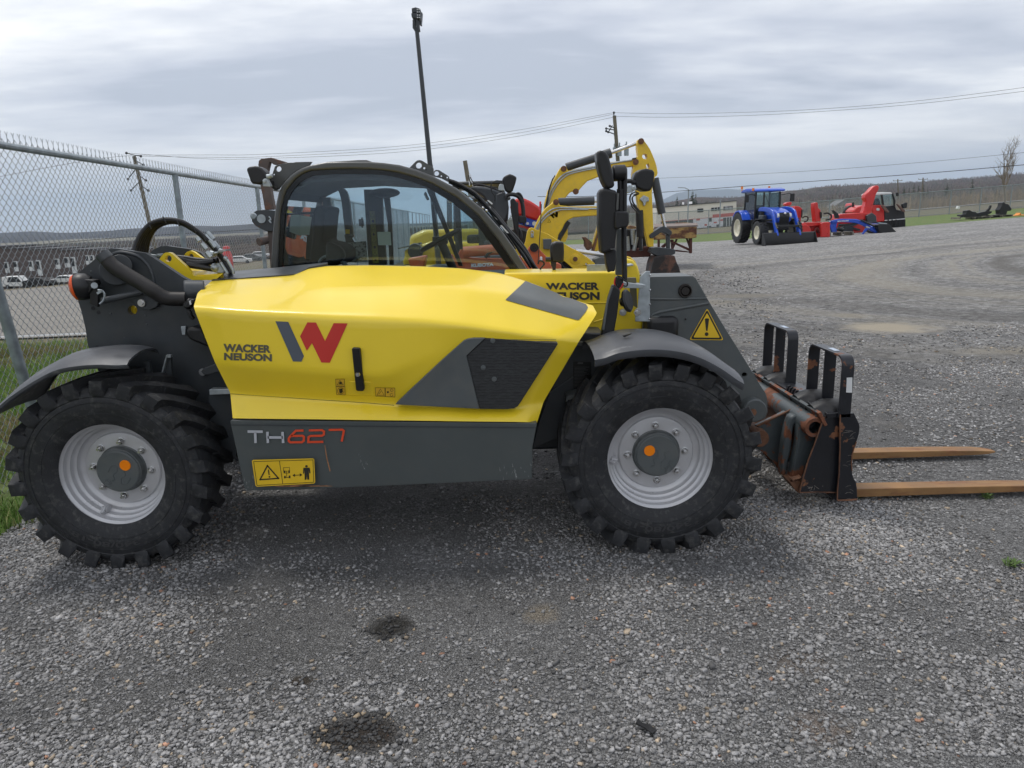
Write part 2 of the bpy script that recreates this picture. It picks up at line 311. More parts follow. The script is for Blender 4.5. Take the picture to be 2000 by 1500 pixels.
def glyphs(mb, txt, quad, fn, wt, hpx, gap=.09):
    """heavy stroke lettering: quad bl, br, tr, tl in px; wt stroke width in px; hpx letter height in px"""
    a, b, c, d = [np.array(q, float) for q in quad]; n = len(txt); wid = [1.5 if ch == 'W' else 1.0 for ch in txt]; tot = sum(wid)+gap*(n-1); x = 0
    W_ = np.linalg.norm(b-a); mu = wt/2/W_; mv = wt/2/hpx
    for ch, w_ in zip(txt, wid):
        for line in GL[ch]:
            pts = []
            for u, v in line:
                uu = (x+w_*u)/tot; u2 = (x/tot+mu)+((w_/tot)-2*mu)*u; v2 = mv+(1-2*mv)*v; pts.append(tuple(a*(1-u2)*(1-v2)+b*u2*(1-v2)+c*u2*v2+d*(1-u2)*v2))
            # mitred ribbon
            P2 = [np.array(p) for p in pts]; L_, R_ = [], []; closed = len(P2) > 3 and np.allclose(P2[0], P2[-1])
            for i in range(len(P2)):
                t0 = P2[i]-P2[i-1] if i else (P2[i]-P2[-2] if closed else None); t1 = P2[i+1]-P2[i] if i < len(P2)-1 else (P2[1]-P2[0] if closed else None)
                t0 = t1 if t0 is None else t0; t1 = t0 if t1 is None else t1; t0 = t0/np.linalg.norm(t0); t1 = t1/np.linalg.norm(t1)
                n0 = np.array((-t0[1], t0[0])); n1_ = np.array((-t1[1], t1[0])); m_ = n0+n1_; m_ = m_/max(1e-6, np.linalg.norm(m_)); k = min(1.6, 1/max(.35, m_.dot(n0)))*wt/2; L_.append(P2[i]+m_*k); R_.append(P2[i]-m_*k)
            vs = [fn(*q) for q in L_]+[fn(*q) for q in R_]; m2 = len(L_); mb.add(vs, [[i, i+1, m2+i+1, m2+i] for i in range(m2-1)])
        x += w_+gap
# ================================================================== TELEHANDLER
TH = thing('telehandler', 'large yellow and dark grey telehandler parked on the gravel with rusty pallet forks', 'telehandler', (0, 4.3, 0))
# ---- hood
cols = {
 'T':  [(413,549),(450,546),(520,542),(572,538),(603,525),(640,519.5),(720,518),(820,520),(900,524),(975,533),(1040,553),(1105,580),(1158,597)],
 'R1': [(386,572),(430,573),(490,574),(545,577),(590,572),(641,565),(720,562),(820,560),(910,564),(990,573),(1060,590),(1115,604),(1166,612)],
 'C1': [(378,600),(420,603),(469,607),(530,610),(590,613),(654,618),(740,622),(835,628),(915,637),(990,647),(1050,655),(1095,662),(1130,668)],
 'C2': [(419,706),(455,711),(500,716),(560,721),(620,726),(680,731),(752,733),(830,700),(900,680),(985,682),(1045,688),(1085,690),(1116,692)],
 'C3': [(450,768),(480,771),(520,774),(570,777),(620,780),(680,784),(759,789),(840,794),(910,797),(970,799),(1005,798),(1035,790),(1062,784)],
 'B':  [(454.5,817),(485,817.5),(525,818),(575,818.5),(625,819),(685,820),(760,821),(840,822),(910,823),(970,823.7),(1005,824),(1030,824.5),(1049,825)]}
Ys = {'T': [3.98]*9+[3.98,3.92,3.85,3.72], 'R1': [3.66,3.64,3.64,3.64,3.65]+[3.645]*4+[3.66,3.68,3.68,3.64], 'C1': [3.44,3.415]+[3.405]*5+[3.415]*3+[3.43,3.46,3.51],
      'C2': [3.42,3.395]+[3.388]*4+[3.39,3.408]+[3.425]*3+[3.455,3.50], 'C3': [3.47]*7+[3.455]*4+[3.47,3.50], 'B': [3.41]+[3.395]*10+[3.41,3.45]}
def resample(a, n):
    a = np.array(a, float); m = len(a); t = np.linspace(0, m-1, n); i = np.minimum(t.astype(int), m-2); f = (t-i)[:, None]
    return a[i]*(1-f)+a[i+1]*f
NC = 97; keys = []
for k in ('T', 'R1', 'C1', 'C2', 'C3', 'B'):
    a = np.array([tuple(P(x, y, yy)) for (x, y), yy in zip(cols[k], Ys[k])]); keys.append(resample(a, NC))
rows = []
for i in range(len(keys)-1):
    for s_ in range(10): rows.append(keys[i]*(1-s_/10)+keys[i+1]*s_/10)
rows.append(keys[-1]); g = np.array(rows)
for it in range(1):
    h = g.copy(); h[1:-1] = (g[:-2]+2*g[1:-1]+g[2:])/4; h[:, 1:-1] = (h[:, :-2]+2*h[:, 1:-1]+h[:, 2:])/4; h[0] = g[0]; h[-1] = g[-1]; h[0, 1:-1] = (g[0, :-2]+2*g[0, 1:-1]+g[0, 2:])/4; g = h
HG = [[Vector(p) for p in r] for r in g]
mb = MB()
# back return rows so that the edge has depth: top folds inward, bottom folds under
top = [p + Vector((0, 0.10, -0.015)) for p in HG[0]]; bot = [p + Vector((0, 0.05, 0.004)) for p in HG[-1]]
GG = [top] + HG + [bot]
# side returns
GG = [[r[0]+Vector((0.012, 0.05, 0))] + r + [r[-1]+Vector((-0.02, 0.06, 0))] for r in GG]
mb.grid(GG)
hood = obj('hood', mb, 'yellow', TH, sharp=50)
bh = MB(); bh.grid(HG); HB = BVHTree.FromPolygons([tuple(v) for v in bh.v], bh.f)
O_ = Vector((0, 0, CAMZ))
def onhood(off):
    def fn(px, py):
        d = ray(px, py); r = HB.ray_cast(O_, d)
        k = 0
        while r[0] is None and k < 12: k += 1; r = HB.ray_cast(O_, ray(px, py+k*1.2))
        if r[0] is None: return P(px, py, 3.45)
        if k: q = P(px, py+1.5, r[0].y-.002); return q
        n_ = r[1]
        if n_.y > 0: n_ = -n_
        return r[0] + n_*off
    return fn
def decal(poly, fn, sub=2):
    """polygon of px points, triangulated, subdivided, projected"""
    bm = bmesh.new(); vs = [bm.verts.new((a, b, 0)) for a, b in poly]; bm.faces.new(vs); bm.normal_update(); bmesh.ops.triangulate(bm, faces=bm.faces)
    for _ in range(sub): bmesh.ops.subdivide_edges(bm, edges=bm.edges[:], cuts=1, use_grid_fill=True)
    bmesh.ops.triangulate(bm, faces=bm.faces); bm.verts.index_update()
    V = [fn(v.co.x, v.co.y) for v in bm.verts]; Fc = [[v.index for v in f.verts] for f in bm.faces]; bm.free(); return V, Fc
Z4 = lambda p: zm(360, 500, 2.381, p)
# W emblem
mb = MB(); mb.add(*decal(Z4([(424,303),(484,306),(557,465),(545,491),(506,490)]), onhood(.0025), 3)); e1 = obj('emblem', mb, 'greylogo', hood)
mb = MB(); mb.add(*decal(Z4([(573,308),(613,309),(655,395),(695,312),(760,313),(677,496),(638,495),(594,405),(570,440),(539,373)]), onhood(.0025), 3)); obj('emblem', mb, 'redlogo', hood)
mb = MB(); textpx(mb, 'WACKER', Z4([(183,446),(403,451),(403,414),(183,407)]), onhood(.0025), .05, 1.02)
textpx(mb, 'NEUSON', Z4([(186,484),(408,490),(408,456),(186,449)]), onhood(.0025), .05, 1.02)
# (typeface is heavy and wide)
obj('lettering', mb, 'letterg', hood)
# nose panel
mb = MB(); V, Fc = decal(Z4([(1586,118),(1868,226),(1877,240),(1866,262),(1836,298),(1826,299),(1495,207),(1495,203)]), onhood(.003), 3); mb.add(V, Fc); obj('vent_panel', mb, 'grey', hood)
# side grille
M['grillemesh'] = mat('perforated grille', (0.030, 0.033, 0.034), 0.55, col2=(0.010, 0.010, 0.011), mask=(0.45, 0.5), mscale=40, streak=(1, 1, 9), bump=0.3, bscale=900)
mb = MB(); mb.prism(Z4([(980,691),(1060,613),(1200,481),(1300,393),(1320,385),(1345,381),(1401,381),(1312,465),(1373,712)]), 3.402, 0.05); obj('grille_panel', mb, 'grey', hood, bevel=.004)
mb = MB(); mb.prism(Z4([(1401,382),(1735,405),(1738,409),(1566,678),(1550,700),(1535,708),(1505,713),(1373,712),(1312,465)]), 3.410, 0.05); gr = obj('grille', mb, 'grillemesh', hood, bevel=.003)
mb = MB()
for a, b in ((1390,519),(1441,573),(1434,394)): c = P(*Z4([(a, b)])[0], 3.408); mb.lathe([(0, -.004), (.011, -.003), (.013, .001)], c, n=14)
objs('screw', mb, 'grey', hood)
# wire pattern lines of the grille
mb = MB()
for k in range(46):
    t = k/45; ya = 388+t*320
    xa = 1401-(ya-382)/83*89 if ya < 465 else 1312+(ya-465)/247*61; xb = 1738-(ya-409)/269*172 if ya > 409 else 1735
    mb.add([P(*q, 3.4085) for q in Z4([(xa+4, ya), (xb-6, ya), (xb-6, ya+1.6), (xa+4, ya+1.6)])], [[0, 1, 2, 3]])
objs('grille_bar', mb, mat('grille bars', (0.05, 0.053, 0.055), 0.5), hood)
# latch
mb = MB(); mb.prism3([onhood(.004)(a, b) for a, b in Z4([(768,580),(868,584),(884,648),(760,645)])], (0, .01, 0)); obj('latch_pocket', mb, 'yellow', hood, bevel=.003)
mb = MB(); fn = onhood(.03); mb.prism3([fn(a, b) for a, b in Z4([(784,428),(790,424),(816,425),(822,430),(841,600),(836,611),(810,611),(803,606)])], (0, .026, 0)); lt = obj('latch_handle', mb, 'black', hood, bevel=.004)
mb = MB(); mb.lathe([(0, -.004), (.010, -.004), (.012, .004)], fn(*Z4([(812, 545)])[0]), n=16); obj('lock', mb, 'steel', hood)
# small stickers on the hood
def sticker(boxes, lines, fn, fn2, parent, wpx=.6, bm_='decal_yd', fills=(), border=True, name='sticker'):
    a = MB(); b = MB()
    for q in boxes: a.add(*decal(q, fn, 1)); border and strokes(b, [q+[q[0]]], wpx, fn2)
    strokes(b, lines, wpx, fn2)
    for q in fills: b.add(*decal(q, fn2, 0))
    s_ = obj(name, a, bm_, parent); obj(name+'_print', b, 'decal_k', parent)
Zq = lambda p: zm(360, 500, 2.381, p)
sticker([Zq([(704,571),(745,570),(746,603),(706,604)]), Zq([(706,606),(747,605),(749,644),(709,643)]), Zq([(889,610),(933,611),(934,652),(891,650)]), Zq([(935,611),(979,612),(980,654),(936,652)])],
        [Zq([(712,598),(724,576),(740,597),(712,598)]), Zq([(896,646),(912,616),(930,646),(896,646)]), Zq([(905,640),(915,628)]), circ(*Zq([(728,625)])[0], 6.5, 14), circ(*Zq([(965,622)])[0], 2.6, 10), circ(*Zq([(964,644)])[0], 2.8, 10)],
        onhood(.002), onhood(.0035), hood, fills=[Zq([(722,584),(733,583),(733,594),(720,594)]), Zq([(720,616),(736,614),(738,630),(730,637),(722,634)]), Zq([(942,628),(950,626),(952,634),(943,636)])])
mb = MB(); fn = onhood(.0015); gp = smooth_path(Z4([(216,641),(400,653),(600,667),(800,680),(930,690),(975,694)]), 6)
for i in range(len(gp)-1): strokes(mb, [[gp[i], gp[i+1]]], .9, fn)
obj('panel_gap', mb, mat('panel gap shadow line', (.09, .06, .01), .8), hood)
# dark deck at the rear of the hood
mb = MB(); mb.add([P(*q) for q in ((414,549,3.985),(580,537,3.985),(604,524,3.985),(640,517,4.0),(640,514,4.3),(530,525.5,4.3),(434,533,4.3))], [[0,1,2,3,4,5,6]])
obj('rear_deck', mb, 'dgrey', TH, solid=.012)
# inner block below the hood so nothing is hollow
mb = MB(); mb.box((-.72, 4.22, .78), (1.5, .8, .55)); mb.box((-.6, 4.2, .50), (3.0, .4, .30)); obj('chassis', mb, 'dgrey', TH, bevel=.02)
# ---- skirt
mb = MB(); fr = [P(a, b, 3.40) for a, b in Z4([(213,768),(218,764),(1637,777),(1640,781),(1619,890),(1618,1043),(1610,1048),(1300,1062),(900,1080),(500,1097),(278,1102),(270,1094)])]
bk = [Vector((p.x, p.y+(0.03 if p.z < .5 else 0.0), p.z)) for p in fr]; mb.prism3(bk, (0, .42, 0)); skirt = obj('side_skirt', mb, 'skirt', TH, bevel=.008, seg=3)
fs = flat(3.3975)
def fsk(px, py):
    p = P(px, py, 3.40); p2 = P(px, py, 3.43); t = max(0, min(1, (p.z-.20)/.35)); return P(px, py, 3.396 + (0.0 if p.z > .5 else .03*0))
mb = MB(); q = Z4([(216,784),(1636,797),(1636,801),(216,788)]); mb.add([P(a, b, 3.3965) for a, b in q], [[0,1,2,3]]); obj('fold_line', mb, 'dgrey', skirt)
# TH627 in wide strokes
Zs = Z4
mb = MB(); glyphs(mb, 'TH', Zs([(290,876),(466,876),(462,812),(288,810)]), fs, 5.0, 26, .12); obj('model_letters', mb, 'silverletter', skirt)
mb = MB(); glyphs(mb, '627', Zs([(480,872),(742,868),(748,802),(482,808)]), fs, 4.2, 26, .14); obj('model_number', mb, 'orange_l', skirt)
# warning sticker on skirt
a = MB(); ngon(a, Zs([(314,953),(320,948),(598,941),(604,946),(609,1052),(603,1058),(338,1073),(331,1068)]), flat(3.3960)); obj('sticker', a, 'decal_y', skirt)
b = MB(); f2 = flat(3.3945)
strokes(b, [Zs([(322,956),(598,948),(602,1052),(338,1067),(322,956)]), Zs([(442,953),(458,1060)])], 1.0, f2)
strokes(b, [Zs([(352,1040),(386,975),(438,1034),(352,1040)])], 2.6, f2)
strokes(b, [Zs([(391,996),(394,1016)])], 2.2, f2); ngon(b, circ(*Zs([(396,1027)])[0], 1.7, 10), f2)
strokes(b, [Zs([(507,1020),(544,1018)])], 1.2, f2); ngon(b, Zs([(503,1020),(514,1012),(514,1028)]), f2); ngon(b, Zs([(548,1018),(537,1010),(537,1026)]), f2)
ngon(b, circ(*Zs([(568,978)])[0], 2.4, 10), f2); ngon(b, Zs([(553,985),(583,984),(587,1010),(582,1011),(579,995),(581,1040),(572,1040),(570,1015),(568,1040),(560,1041),(559,996),(557,1012),(552,1012)]), f2)
strokes(b, [Zs([(461,984),(489,983),(489,1000),(461,1001),(461,984)]), Zs([(475,1000),(476,1030)]), Zs([(466,1010),(488,1009)]), Zs([(466,1030),(490,1029)])], .8, f2)
for x_, y_ in ((462,998),(484,997),(464,1022),(486,1021)): ngon(b, Zs([(x_, y_), (x_+7, y_), (x_+7, y_+12), (x_, y_+12)]), f2)
obj('sticker_print', b, 'decal_k', skirt)
mb = MB()
for (x0, y0, x1, y1) in ((400,1068,700,1072),(420,1074,690,1066),(405,1073,600,1062),(610,1066,695,1071)): 
    ngon(mb, Zs([(x0, y0), ((x0+x1)/2, (y0+y1)/2-1.5), (x1, y1), ((x0+x1)/2, (y0+y1)/2+2)]), flat(3.3940))
ngon(mb, Zs([(652,880),(655,880),(664,935),(680,1000),(676,1002),(660,940)]), flat(3.394)); obj('scratch', mb, mat('scratched rust', (0.33, 0.15, 0.06), .7, var=.3, vscale=60), skirt)
mb = MB()
rs = random.Random(3)
for k in range(34):
    cx_, cy_ = (1540, 1000) if k < 18 else ((290, 1050) if k < 26 else (830, 960)); x0 = cx_+rs.gauss(0, 40 if k < 18 else 14); y0 = cy_+rs.gauss(0, 20); dx = rs.uniform(-8, 8); dy = rs.uniform(4, 22)
    ngon(mb, Zs([(x0, y0), (x0+dx+1.2, y0+dy), (x0+dx, y0+dy+2)]), flat(3.3940))
obj('scuff', mb, mat('pale scuff', (0.42, 0.43, 0.42), .6), skirt)
# ---- rear frame
Zc = lambda p: zm(130, 380, 5.714, p)
plate = Zc([(150,858),(430,628),(452,612),(500,603),(560,602),(880,655),(960,700),(1020,740),(1290,920),(1360,955),(1440,985)])+[(398,580),(425,640),(470,700),(470,830),(350,850),(230,800),(196,738),(184,700),(172,676)]+Zc([(210,1486),(165,1300),(130,1190),(118,1100),(120,900)])
holes = [circ(*Zc([(735,1290)])[0], 9.4, 20)]
mb = MB(); mb.prism(plate, 3.80, .035, holes); frm = obj('rear_frame', mb, 'dgrey', TH)
mb = MB(); mb.prism(Zc([(900,690),(960,620),(1040,580),(1120,572),(1390,610),(1500,650),(1560,720),(1560,900),(1300,900)]), 4.42, .035); obj('rear_frame', mb, 'dgrey', TH)
mb = MB(); mb.cyl(P(*Zc([(735,1290)])[0], 3.86), P(*Zc([(735,1290)])[0], 3.86)+Vector((0, .1, 0)), .03); mb.tube([P(a, b, 3.84) for a, b in Zc([(770,1255),(745,1290),(770,1330)])], .004, 6); obj('pivot_pin', mb, 'yellow', frm)
mb = MB(); mb.box((-2.05, 4.1, .60), (.5, .5, .3)); obj('rear_axle_housing', mb, 'dgrey', TH, bevel=.02)
# pressed ridge, boss and stiffeners
mb = MB(); mb.tube([P(a, b, 3.80) for a, b in smooth_path(Zc([(470,690),(560,650),(650,648),(800,690),(900,780),(950,880),(975,990)]), 5)], .010, 8)
mb.cyl(P(*Zc([(600,790)])[0], 3.73), P(*Zc([(600,790)])[0], 3.81), .055, 28); mb.cyl(P(*Zc([(545,850)])[0], 3.76), P(*Zc([(545,850)])[0], 3.81), .075, 28)
mb.prism(Zc([(700,1170),(860,1100),(1000,1150),(1030,1200),(1000,1260),(920,1290),(850,1280)]), 3.77, .04); obj('reinforcement', mb, 'dgrey', frm, bevel=.003)
mb = MB()
for a, b, r_ in ((275,858,5),(383,857,5),(405,893,4),(492,1328,5),(880,1345,5),(895,1448,5),(385,1028,4)): mb.sphere(P(*Zc([(a, b)])[0], 3.80), .0042*r_/4, 8, 6)
for a, b in ((243,659),): mb.sphere(P(a, b, 3.8), .004)
objs('rivet', mb, 'grey', frm)
mb = MB(); mb.lathe([(0,-.02),(.012,-.02),(.012,-.012),(.02,-.012),(.02,0)], P(*Zc([(845,1208)])[0], 3.77), n=12); mb.lathe([(0,-.02),(.012,-.02),(.012,-.012),(.02,-.012),(.02,0)], P(397, 726, 3.79), n=12); objs('bolt', mb, 'steel', frm)
mb = MB()
for a, b in ((298,1268),(358,1315)): mb.cyl(P(*Zc([(a, b)])[0], 3.796), P(*Zc([(a, b)])[0], 3.82), .010, 12)
mb.cyl(P(*zm(0,400,5,[(950,1386)])[0], 3.796), P(*zm(0,400,5,[(950,1386)])[0], 3.82), .008, 12)
objs('bolt_hole', mb, 'black', frm)
# hoses / brackets low on the frame
Zl = lambda p: zm(240, 640, 4.6875, p)
mb = MB(); mb.prism(Zl([(530,-12),(575,-15),(570,68),(540,66)]), 3.78, .01); mb.prism(Zl([(790,567),(985,562),(985,608),(793,616)]), 3.60, .05); objs('bracket', mb, 'galv', TH, bevel=.002)
mb = MB(); mb.prism(Zl([(576,0),(720,0),(800,190),(720,160),(600,110),(576,60)]), 3.70, .12); obj('dust_cover', mb, 'black', TH, bevel=.015)
mb = MB(); mb.prism(Zl([(712,398),(740,372),(850,330),(900,400),(770,435),(740,430)]), 3.72, .03); obj('lever_plate', mb, 'dgrey', TH, bevel=.004)
mb = MB(); mb.prism(Zl([(395,250),(437,250),(437,275),(400,275),(360,440),(345,438)]), 3.66, .02); obj('stay', mb, 'galv', TH)
mb = MB(); mb.prism(Zl([(400,272),(437,270),(455,520),(400,480),(370,440)]), 3.68, .02); mb.prism(Zl([(180,310),(240,305),(262,470),(215,470),(210,330)]), 3.64, .02); mb.prism(Zl([(790,610),(1000,600),(1040,1200),(900,1150),(800,850)]), 3.66, .3); objs('fender_bracket', mb, 'dgrey', TH)
# yellow boom rear lugs
mb = MB(); mb.prism(Zc([(1018,742),(1080,662),(1100,650),(1130,644),(1160,650),(1185,668),(1330,800),(1380,860),(1415,905),(1500,915),(1745,882),(1660,955),(1340,952),(1290,930)]), 4.02, .03, [circ(*Zc([(1136,715)])[0], 6.4, 20)])
mb.prism(Zc([(1290,700),(1340,640),(1380,625),(1420,640),(1545,730),(1560,900),(1330,800)]), 4.36, .03, [circ(*Zc([(1385,692)])[0], 5.8, 20)])
mb.prism3([P(*q) for q in ((375,538,4.05),(436,534,4.05),(437,514,4.38),(362,511,4.38))], (0, 0, -.03)); objs('boom_tail', mb, 'yellow', TH)
# hydraulic hose loop
hp = Zc([(760,680),(775,590),(810,490),(860,410),(940,330),(1050,290),(1160,285),(1290,310),(1400,370),(1500,440),(1600,540),(1690,640),(1760,740),(1830,870)])
base = [(745+0, 660)]
for k, (dx, dy, Y, tw) in enumerate(((-10,-8,3.95,0),(14,4,3.99,0),(38,18,4.03,0),(62,36,4.07,0),(86,52,4.11,0),(110,70,4.15,0),(40,-10,4.2,1),(80,10,4.24,1))):
    pts = []
    for i, (a, b) in enumerate(smooth_path(hp, 4)):
        t = i/(4*(len(hp)-1)); f_ = max(0, 1-t*1.75)
        ddx = dx*f_*1.2 + (k-3)*9*(1-f_)/5.7*.25*5.7*(.35 if t < .75 else .18); a2 = a+ddx/5.714; b2 = b+(dy*f_*.9+(k % 2)*9*(1-f_)+(12*math.sin(t*9+k)*.5))/5.714
        pts.append(P(a2, b2, Y + .15*t*(k < 6) - .02*k*t))
    mb = MB(); mb.tube(pts, .0125, 8); obj('hydraulic_hose', mb, 'rubber', TH)
mb = MB()
for (a, b, c, d, Y) in ((1570,420,1640,500,4.12),(1545,455,1600,520,4.08),(1600,510,1660,590,4.05),(1450,480,1480,520,3.98),(1510,545,1560,610,3.98),(1640,530,1700,600,4.1),(1560,640,1610,700,3.98),(1600,650,1640,660,4.0),(1700,620,1740,640,4.05),(1760,700,1790,720,4.05)): mb.cyl(P(*Zc([(a, b)])[0], Y), P(*Zc([(c, d)])[0], Y), .0135, 8)
for q in ([(1790,720),(1850,830),(1862,865),(1860,880)], [(1720,760),(1790,870),(1795,885)]): mb.tube([P(a, b, 4.03) for a, b in smooth_path(Zc(q), 5)], .009, 8)
mb.prism(Zc([(1560,680),(1640,640),(1660,655),(1590,700)]), 4.0, .08); mb.prism(Zc([(1690,620),(1770,612),(1775,630),(1700,640)]), 4.0, .08)
objs('hose_fitting', mb, 'galv', TH)
mb = MB()
for i in (5, 6, 7, 8, 9): a, b = hp[i]; c = P(a+2, b+2, 4.06); 
for k, (a, b) in enumerate(Zc([(920,330),(1085,262),(1240,305),(1420,372),(1530,470)])): mb.tube([P(a-3+1, b-3, 3.93), P(a+3, b+7, 3.93), P(a+4, b+8, 4.1)], .004, 5)
objs('cable_tie', mb, 'black', TH)
for q, Y in (([(1240,725),(1300,735),(1400,760),(1530,765),(1650,745)], 4.10), ([(1230,705),(1330,715),(1450,735),(1600,745),(1690,735)], 4.16), ([(1340,780),(1450,800),(1560,818),(1640,830)], 4.08)):
    mb = MB(); mb.tube([P(a, b, Y) for a, b in smooth_path(Zc(q), 5)], .017, 8); obj('hydraulic_hose', mb, 'rubber', TH)
mb = MB(); mb.prism(Zc([(1625,800),(1690,760),(1760,860),(1740,880),(1650,870)]), 4.05, .08); mb.sphere(P(*Zc([(1660,815)])[0], 4.06), .026); mb.cyl(P(*Zc([(1040,660)])[0], 4.1), P(*Zc([(1045,690)])[0], 4.1), .02, 8); mb.cyl(P(*Zc([(930,675)])[0], 4.12), P(*Zc([(1030,690)])[0], 4.12), .008, 8); objs('valve_block', mb, 'galv', TH, bevel=.004)
# exhaust
mb = MB(); pth = smooth_path(Zc([(455,730),(520,800),(620,865),(800,970),(960,1070),(1050,1130),(1130,1160),(1220,1165),(1330,1165)]), 5)
pp = [P(a, b, 3.66+.10*max(0, i/len(pth)-.5)) for i, (a, b) in enumerate(pth)]; rr = [.036]*3+[.037]*(len(pp)-3); mb.tube(pp, rr, 18); ex = obj('exhaust_pipe', mb, mat('heat stained pipe', (0.03, 0.028, 0.027), .5, metal=.4, var=.3, vscale=15, col2=(.10, .06, .035), mask=(.62, .75), mscale=9), TH)
mb = MB(); c = P(*Zc([(452,727)])[0], 3.66); d = (pp[1]-pp[0]).normalized(); mb.lathe([(.037,0),(.037,-.035),(.031,-.035),(.031,.03)], c, d, 18); obj('tail_pipe', mb, 'dgrey', ex)
mb = MB(); mb.tube([P(359, 571, 3.76), P(400, 571, 3.80)], .064, 28); obj('exhaust_cuff', mb, 'dgrey', TH, bevel=.008)
mb = MB(); mb.cyl(P(*Zc([(400,1185)])[0], 3.70), P(*Zc([(860,1085)])[0], 3.74), .017, 12); obj('light_bar', mb, 'dgrey', TH)
mb = MB(); mb.tube([P(a, b, 3.66) for a, b in Zc([(1370,1290),(1385,1350),(1420,1390)])], .012, 8); mb.cyl(P(*Zc([(1345,1250)])[0], 3.66), P(*Zc([(1400,1190)])[0], 3.64), .022, 14); mb.prism(Zc([(1320,1250),(1350,1180),(1420,1165),(1430,1190),(1380,1255),(1330,1270)]), 3.6, .05); obj('breather', mb, 'black', TH, bevel=.006)
mb = MB(); mb.prism(Zc([(1365,1190),(1385,1180),(1392,1225),(1375,1230)]), 3.597, .004); obj('sticker', mb, 'white', TH)
# tail lamp
mb = MB(); ax = Vector((1, .25, .1)).normalized(); c = P(*Zc([(95,1040)])[0], 3.72)
mb.lathe([(0,-.0),(.04,.0),(.066,.012),(.070,.03),(.066,.06),(.045,.085),(0,.09)], c, ax, 28); tl = obj('tail_lamp', mb, 'black', TH)
mb = MB(); mb.lathe([(0,-.018),(.045,-.015),(.064,-.002),(.067,.010)], c, ax, 28); obj('lamp_lens', mb, mat('amber and red lens', (.75, .10, .02), .2), tl)
mb = MB(); mb.prism(Zc([(120,960),(170,945),(300,955),(320,1000),(250,1100),(140,1100)]), 3.69, .06); mb.prism(Zc([(250,1060),(300,1040),(350,1050),(352,1260),(262,1220)]), 3.70, .02); obj('lamp_bracket', mb, 'black', tl, bevel=.004)
mb = MB(); mb.tube([P(a, b, 3.66) for a, b in smooth_path(Zc([(350,1065),(400,1075),(425,1120),(410,1180),(370,1220)]), 5)], .005, 6); mb.cyl(P(*Zc([(310,1015)])[0], 3.68), P(*Zc([(310,1015)])[0], 3.7), .016, 10); mb.prism(Zc([(330,1095),(375,1062),(395,1070),(390,1090),(345,1115)]), 3.65, .01); obj('cable', mb, 'galv', tl)
# ---- boom
bp = [(985,533),(1204,531),(1214,528),(1222,505),(1236,508),(1246,520),(1250,534),(1252,600),(1256,628),(1254,655),(1100,655),(985,640)]
mb = MB(); mb.prism(bp, 4.05, .32); boom = obj('boom', mb, 'yellow', TH, bevel=.012, seg=3)
mb = MB(); mb.box((-.6, 4.22, 1.15), (2.6, .26, .22)); obj('boom', mb, 'dgrey', TH, bevel=.01)
mb = MB(); fb = flat(4.0475); Z5 = lambda p: zm(1000, 260, 3.75, p)
textpx(mb, 'WACKER', Z5([(250,1145),(638,1150),(638,1092),(246,1097)]), fb, .05, 1.02); textpx(mb, 'NEUSON', Z5([(255,1222),(642,1222),(642,1163),(255,1165)]), fb, .05, 1.02); obj('lettering', mb, 'letter', boom)
mb = MB(); mb.tube([P(a, b, 4.048) for a, b in Z5([(530,1245),(700,1242)])], .004, 6); mb.tube([P(a, b, 4.048) for a, b in smooth_path(Z5([(600,1385),(660,1365),(700,1340)]), 4)], .006, 6); objs('seam', mb, 'yellow', boom)
mb = MB(); mb.prism(Z5([(550,965),(690,962),(690,1022),(550,1022)]), 4.15, .02); obj('shim_plate', mb, 'galv', TH)
Z8 = lambda p: zm(1120, 290, 3.846, p)
mb = MB(); mb.prism(Z8([(545,922),(575,922),(575,1300),(465,1300),(465,1212),(484,1200),(500,965)]), 3.90, .012); mb.prism3([P(*q) for q in ((1216,551,3.80),(1262,557,3.80),(1256,563,3.80),(1219,563,3.80))], (0, .12, 0)); mb.prism(Z8([(400,875),(450,868),(452,880),(402,888)]), 3.95, .1)
objs('mirror_bracket', mb, 'galv', TH, bevel=.002)
mb = MB(); mb.prism(Z8([(425,1050),(475,1050),(480,1200),(425,1165)]), 3.97, .01); mb.prism(Z8([(385,975),(470,972),(475,1008),(385,1010)]), 3.86, .05); objs('mirror_bracket', mb, mat('drab steel', (.13, .12, .07), .6), TH)
mb = MB()
for a, b, Y in ((371,1230,4.045),(481,1231,3.895)): mb.lathe([(0,-.022),(.007,-.022),(.007,-.014),(.012,-.014),(.012,-.004),(.020,-.004),(.020,.0)], P(*Z8([(a, b)])[0], Y), n=14)
for a, b in ((576,952),(576,1063),(574,1170),(570,1280)): mb.sphere(P(*Z8([(a, b)])[0], 3.9), .006, 8, 6)
objs('bolt', mb, 'steel', TH)
# ---- grey boom head
Zb = lambda p: zm(1300, 500, 2.857, p)
hp2 = [(1262,541)]+Zb([(140,112),(152,113),(168,124),(240,250),(330,400),(440,575),(540,740),(558,765),(567,795),(569,870),(556,905),(510,925),(400,900),(200,760),(-80,560)])
mb = MB(); mb.prism(hp2, 4.0, .26, [circ(*Zb([(440,662)])[0], 5.2, 18, 4.2)]); bhd = obj('boom_head', mb, 'grey', TH, bevel=.010, seg=3)
mb = MB(); mb.tube([P(a, b, 4.0) for a, b in Z5([(1010,1215),(1200,1216),(1425,1210)])], .007, 8); mb.tube([P(a, b, 4.0) for a, b in smooth_path(Z5([(1010,1370),(1030,1335),(1080,1312),(1250,1280),(1440,1245)]), 4)], .009, 8)
mb.tube([P(a, b, 3.98) for a, b in smooth_path(Z5([(990,1385),(1060,1365),(1110,1390),(1150,1430),(1170,1480)]), 4)], .022, 10); objs('weld_ridge', mb, 'grey', bhd)
